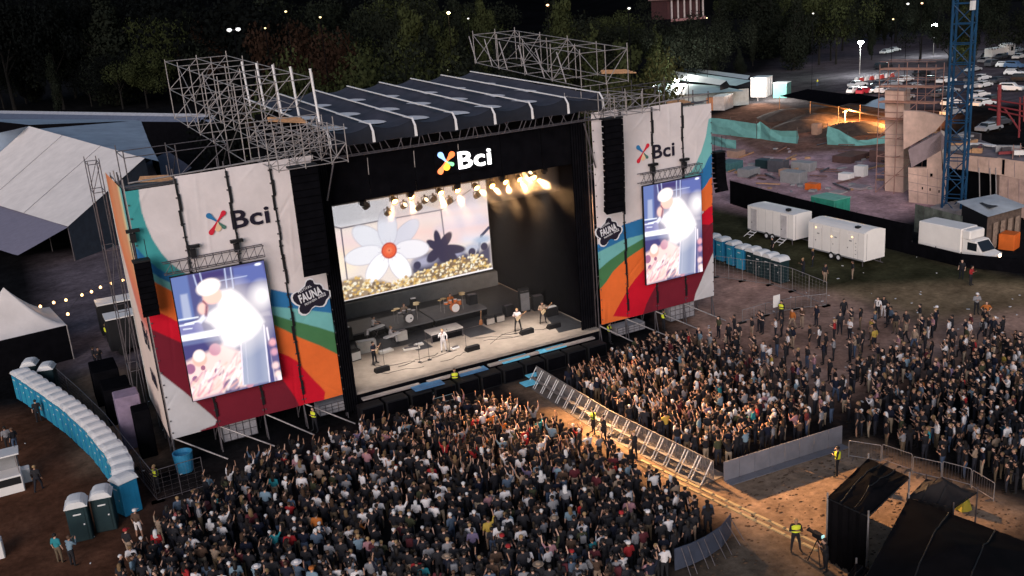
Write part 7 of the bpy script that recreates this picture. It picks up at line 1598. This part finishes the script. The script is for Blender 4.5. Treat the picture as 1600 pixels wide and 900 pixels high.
# ================================================================== PARK TREES AND FAR LIGHTS
def leaf_mat(name, c): return mat(name, c, .95, var=.45, scale=.35, spec=.0)
LM = {'dark': leaf_mat('leaves_dark', (.011,.0135,.010)), 'olive': leaf_mat('leaves_olive', (.050,.050,.020)), 'deep': leaf_mat('leaves_deep', (.0045,.0055,.0055)), 'rust': leaf_mat('leaves_rust', (.022,.013,.0095)), 'green': leaf_mat('leaves_green', (.028,.034,.015))}
M_bark = mat('bark', (.007,.006,.0055), 1.0, var=.3)
def crown_mesh(shape, seed, n=2600):
    r = np.random.default_rng(seed); pts = []
    if shape == 'round': lobes = [((r.normal(0, .30), r.normal(0, .30), .62+r.uniform(-.22, .22)), r.uniform(.16, .30)) for _ in range(16)]
    elif shape == 'poplar': lobes = [((r.normal(0, .05), r.normal(0, .05), z), .15*(1.15-abs(z-.5)*1.3)) for z in np.linspace(.16, .97, 16)]
    elif shape == 'cone': lobes = [((r.normal(0, .12*(1.1-z)), r.normal(0, .12*(1.1-z)), z), .30*(1.06-z)) for z in np.linspace(.18, .97, 15)]
    else: lobes = [((r.normal(0, .36), r.normal(0, .36), .58+r.uniform(-.22, .32)), r.uniform(.10, .21)) for _ in range(24)]
    V, F = [], []; w_ = np.array([l[1]**2 for l in lobes]); w_ /= w_.sum()
    for i in range(n):
        c, rad = lobes[r.choice(len(lobes), p=w_)]; d = r.normal(size=3); d /= np.linalg.norm(d); p = np.array(c)+d*rad*(r.random()**.33)*np.array([1, 1, .85])
        a = r.normal(size=3); a /= np.linalg.norm(a); b2 = np.cross(a, d); b2 /= np.linalg.norm(b2)+1e-9; s = r.uniform(.007, .017); o = len(V)
        V += [p-a*s-b2*s*.6, p+a*s-b2*s*.5, p+a*s*.7+b2*s*.7, p-a*s*.8+b2*s*.6]; F.append((o, o+1, o+2, o+3))
    me = bpy.data.meshes.new('crown'); me.from_pydata([tuple(v) for v in V], [], F); me.update(); return me
CR_ = {s: [crown_mesh(s, i*7+h, 6500) for i in range(3)] for h, s in enumerate(('round', 'poplar', 'cone', 'loose'))}
def trunk_mesh(seed):
    rr = random.Random(seed); b = MB(); b.tube((0, 0, -.01), (.01, 0, .30), .022, 8, .015); b.tube((.01, 0, .30), (.0, .02, .75), .015, 6, .005)
    for k in range(5): a = rr.uniform(0, 6.28); z = rr.uniform(.2, .5); b.tube((.01, 0, z), (.22*math.cos(a), .22*math.sin(a), z+rr.uniform(.12, .28)), .009, 5, .003)
    return b.mesh('trunk', M_bark)
TRK = [trunk_mesh(i) for i in range(3)]
def tree(label, p, h, w, shape, leaf, group=None):
    t = thing('tree', label, 'tree', p, group); t.rotation_euler = (0, 0, random.uniform(0, 6.28)); t.scale = (w, w, h)
    c = bpy.data.objects.new('crown', random.choice(CR_[shape])); COL.objects.link(c); c.parent = t
    if not c.data.materials: c.data.materials.append(LM['dark'])
    c.material_slots[0].link = 'OBJECT'; c.material_slots[0].material = LM[leaf]
    k = bpy.data.objects.new('trunk', random.choice(TRK)); COL.objects.link(k); k.parent = t; return t
def tree_at(label, px, ytop, dist, shape, leaf, wk, group=None):
    """tree whose top shows at (px, ytop), standing at depth dist"""
    d = _ray(px, ytop); hz = Vector((d.x, d.y, 0)).normalized(); L = dist/Vector((d.x, d.y, 0)).length; z = CAM_H+d.z*L
    return tree(label, (d.x*L, d.y*L, 0), z, z*wk, shape, leaf, group)
random.seed(21)
for px, y, D_, sh_, lf, wk, lab in ((626,14,150,'poplar','green',.62,'tall slim poplar standing free behind the stage roof'),(690,40,158,'poplar','green',.62,'slim poplar lit by a yellow lamp'),(1005,86,112,'round','olive',.62,'round olive green tree right behind the roof scaffold'),(966,70,118,'poplar','green',.7,'narrow tree beside the round tree behind the scaffold'),(925,28,140,'cone','green',.6,'pointed tree behind the far roof scaffold'),
        (470,18,150,'loose','rust',.55,'rust coloured tree in the dark park'),(360,30,335,'loose','rust',.55,'second rust coloured tree behind the near scaffold'),(455,80,125,'round','green',.62,'round green tree just above the near scaffold'),(545,86,128,'round','green',.7,'broad green tree behind the near roof corner'),(610,72,132,'round','green',.8,'broad green tree at the middle of the roof line'),(680,70,134,'round','dark',.8,'dark round tree at the roof line under the slim poplar'),
        (243,18,340,'loose','green',.6,'olive tree with a hanging crown beyond the long hall'),(215,82,330,'round','green',.9,'low green tree beside the olive tree')):
    tree_at(lab, px, y, D_, sh_, lf, wk)
for k in range(120):
    px = random.uniform(-120, 1720); d_ = random.uniform(150, 330) if px < 900 else random.uniform(230, 380)
    hz_y = 450-F_PX*math.tan(PITCH)+(800-px)*.0787
    if px > 1180: yt = random.uniform(-60, 55) if px < 1420 else random.uniform(-90, 30); d_ = random.uniform(270, 420)
    elif px < 360: yt = random.uniform(-45, 100); d_ = random.uniform(325, 430)
    else: yt = random.uniform(-25, 70)
    sh_ = random.choice(('round', 'round', 'loose', 'cone', 'poplar')); lf = random.choice(('deep', 'deep', 'deep', 'dark')) if px < 400 else random.choice(('dark', 'deep', 'dark', 'green', 'green', 'dark') if px < 1000 else ('dark', 'dark', 'dark', 'green'))
    wh = 'beyond the long hall' if px < 360 else 'behind the near roof scaffold' if px < 520 else 'behind the stage roof' if px < 720 else 'behind the far roof scaffold' if px < 1000 else 'above the teal sheet roofs' if px < 1220 else 'beyond the car park lamps' if px < 1420 else 'beyond the crane mast'
    tree_at('%s%s %s tree %s' % ('tall ' if yt < -5 else 'low ' if yt > 45 else '', {'green': 'dark green', 'rust': 'reddish brown'}.get(lf, 'blackish'), {'round': 'round', 'loose': 'open crowned', 'cone': 'pointed', 'poplar': 'slim'}[sh_], wh), px, yt, d_, sh_, lf, random.uniform(.6, .95) if sh_ != 'poplar' else .5, 'trees of the dark park belt')
# far lamps glowing in the park
YEL, WHT, ORG = (1, .72, .25), (1, .95, .85), (1, .5, .2)
random.seed(5)
for px, py, c, s, lab in ((446,18,YEL,.25,'yellow park lamp by the rust coloured tree'),(500,27,YEL,.25,'yellow park lamp beside a white pair'),(414,44,YEL,.22,'small yellow park lamp above the near scaffold'),(700,20,YEL,.42,'big yellow park lamp in the poplar crown'),(731,29,WHT,.2,'white park lamp near the yellow glow'),
        (855,8,ORG,.35,'orange park lamp behind the far scaffold'),(982,13,WHT,.25,'white park lamp above the round tree'),(1104,28,YEL,.25,'yellow park lamp by the pillared house'),(1270,21,WHT,.3,'white park lamp over the dark trees'),(1418,6,WHT,.45,'white street lamp beside an orange one far off'),(1440,5,ORG,.4,'orange street lamp far off'),(1395,30,YEL,.3,'warm lamp over the far roofs'),(700,110,WHT,.25,'white lamp at the roof edge behind the beams'),):
    d_ = 140 if py > 60 else random.uniform(100, 140) if px < 1000 else 220; d = _ray(px, py); L = d_/Vector((d.x, d.y, 0)).length; p = Vector((d.x*L, d.y*L, 0)); lamp_post(lab, p, CAM_H+d.z*L-.05, 900 if s > .4 and c is YEL else 0, c, 1, 2.6 if c is not WHT else 1.6, 'park lamp', s*.62)
g = None; d = _ray(365, 47); L = 118/Vector((d.x, d.y, 0)).length; lamp_post('unlit double park lamp with added white glow above the near scaffold', Vector((d.x*L, d.y*L, 0)), CAM_H+d.z*L, 0, (1, 1, 1), 2, 1, 'park lamp', .3)  # white heads of the unlit lamp given a glow
d = _ray(1080, 27); L = 250/Vector((d.x, d.y, 0)).length; g = Vector((d.x*L, d.y*L, 0)); zf = CAM_H+d.z*L
ph = thing('pillared_house', 'reddish house with white pillars among the trees', 'house', g); M_hr = mat('house_red', (.05,.018,.02), .8)
MB().bx(g.x-8, g.x+6, g.y, g.y+8, 0, zf).build('house_base', M_black, ph); [tree_at('dark tree in front of the pillared house, %s' % n_, x_, y_, 238, 'round', 'dark', .7) for x_, y_, n_ in ((1040,26,'left one'),(1072,33,'middle one'),(1108,24,'right one'))]; MB().bx(g.x-6, g.x+4, g.y+1.5, g.y+8, zf+.01, zf+4.5).build('house_wall', M_hr, ph); MB().bx(g.x-6.5, g.x+4.5, g.y-.5, g.y+8.5, zf+4.51, zf+5).build('house_roof', mat('house_roof', (.20,.12,.12), .8), ph); MB().bx(g.x-6.2, g.x+4.2, g.y-.3, g.y-.02, zf-.6, zf).build('balcony_edge', mat('house_pink', (.30,.15,.15), .8), ph)
for k in range(6): MB().bx(g.x-5.8+1.9*k, g.x-5.5+1.9*k, g.y+.1, g.y+.4, zf+.01, zf+4.5).build('pillar', mat('house_white', (.42,.36,.36), .8), ph)

random.seed(31); lb = MB()
for k in range(60):
    u, v = random.uniform(42, 75), random.uniform(40, 64); s = random.uniform(.04, .12); a = random.uniform(0, 3)
    lb.box((u, v, .03), (s*2, s, .03), a)
for k in range(30):
    u, v = random.uniform(-6, 8), random.uniform(40, 72); s = random.uniform(.04, .10); lb.box((u, v, .03), (s*2, s, .03), random.uniform(0, 3))
tag(lb.build('litter', M_whitep), 'white litter scattered over the field', None, kind='stuff')
for (u, y, z) in ((67.46, 64.9, 2.2), (67.46, 66.9, 2.75), (67.46, 62.4, 2.6)):
    MB().bx(u-.03, u, y-.06, y+.06, z, z+.1).build('marker_lamp', mat('marker_amber', (1,.7,.3), emit=3, ecol=(1,.6,.25), var=0), [o for o in bpy.data.objects if o.name == 'trailer.001'][0])

cl = MB(); random.seed(77)
for k in range(1000):
    u, v = random.uniform(24.5, 41), random.uniform(25, 37)
    if (u < 29.2 and v > 32.5): continue
    s = random.uniform(.025, .075)*(1.7 if random.random() < .1 else 1); a = random.uniform(0, 3); n = 6
    ring = [(u+s*1.5*math.cos(a+i*1.047)*random.uniform(.7, 1.2), v+s*math.sin(a+i*1.047)*random.uniform(.7, 1.2)) for i in range(n)]
    cl.add([(x, y, .006) for x, y in ring]+[(u, v, s*.45)], [(i, (i+1) % n, n) for i in range(n)])
tag(cl.build('clods', mat('dark_clod', (.10,.066,.046), 1.0, var=.3, spec=0), None), 'dark clods and worn tufts on the sandy aisle ground', None, kind='stuff')
# ================================================================== SMOKE HANGING ON THE STAGE
sm = MB().bx(17.8, 37.1, 60.6, 74.5, 2.4, 17.2).mesh('stage_smoke', [])
smm = bpy.data.materials.new('stage_smoke'); smm.use_nodes = True; n_ = smm.node_tree; n_.nodes.remove(n_.nodes['Principled BSDF'])
vv = n_.nodes.new('ShaderNodeVolumePrincipled'); vv.inputs['Density'].default_value = 0.0022; vv.inputs['Color'].default_value = (.9, .9, .9, 1); vv.inputs['Anisotropy'].default_value = 0.0
n_.links.new(vv.outputs[0], n_.nodes['Material Output'].inputs['Volume']); sm.materials.append(smm)
tag(link('stage_smoke', sm), 'thin stage smoke hanging under the roof', None, kind='stuff')
sm2 = MB().bx(18.2, 36.8, 62.6, 65.6, 11.9, 14.25).mesh('lamp_smoke', []); smm2 = smm.copy(); smm2.name = 'lamp_smoke'; smm2.node_tree.nodes['Principled Volume'].inputs['Density'].default_value = 0.16; sm2.materials.append(smm2)
tag(link('lamp_smoke', sm2), 'denser smoke drifting round the warm lamps', None, kind='stuff')
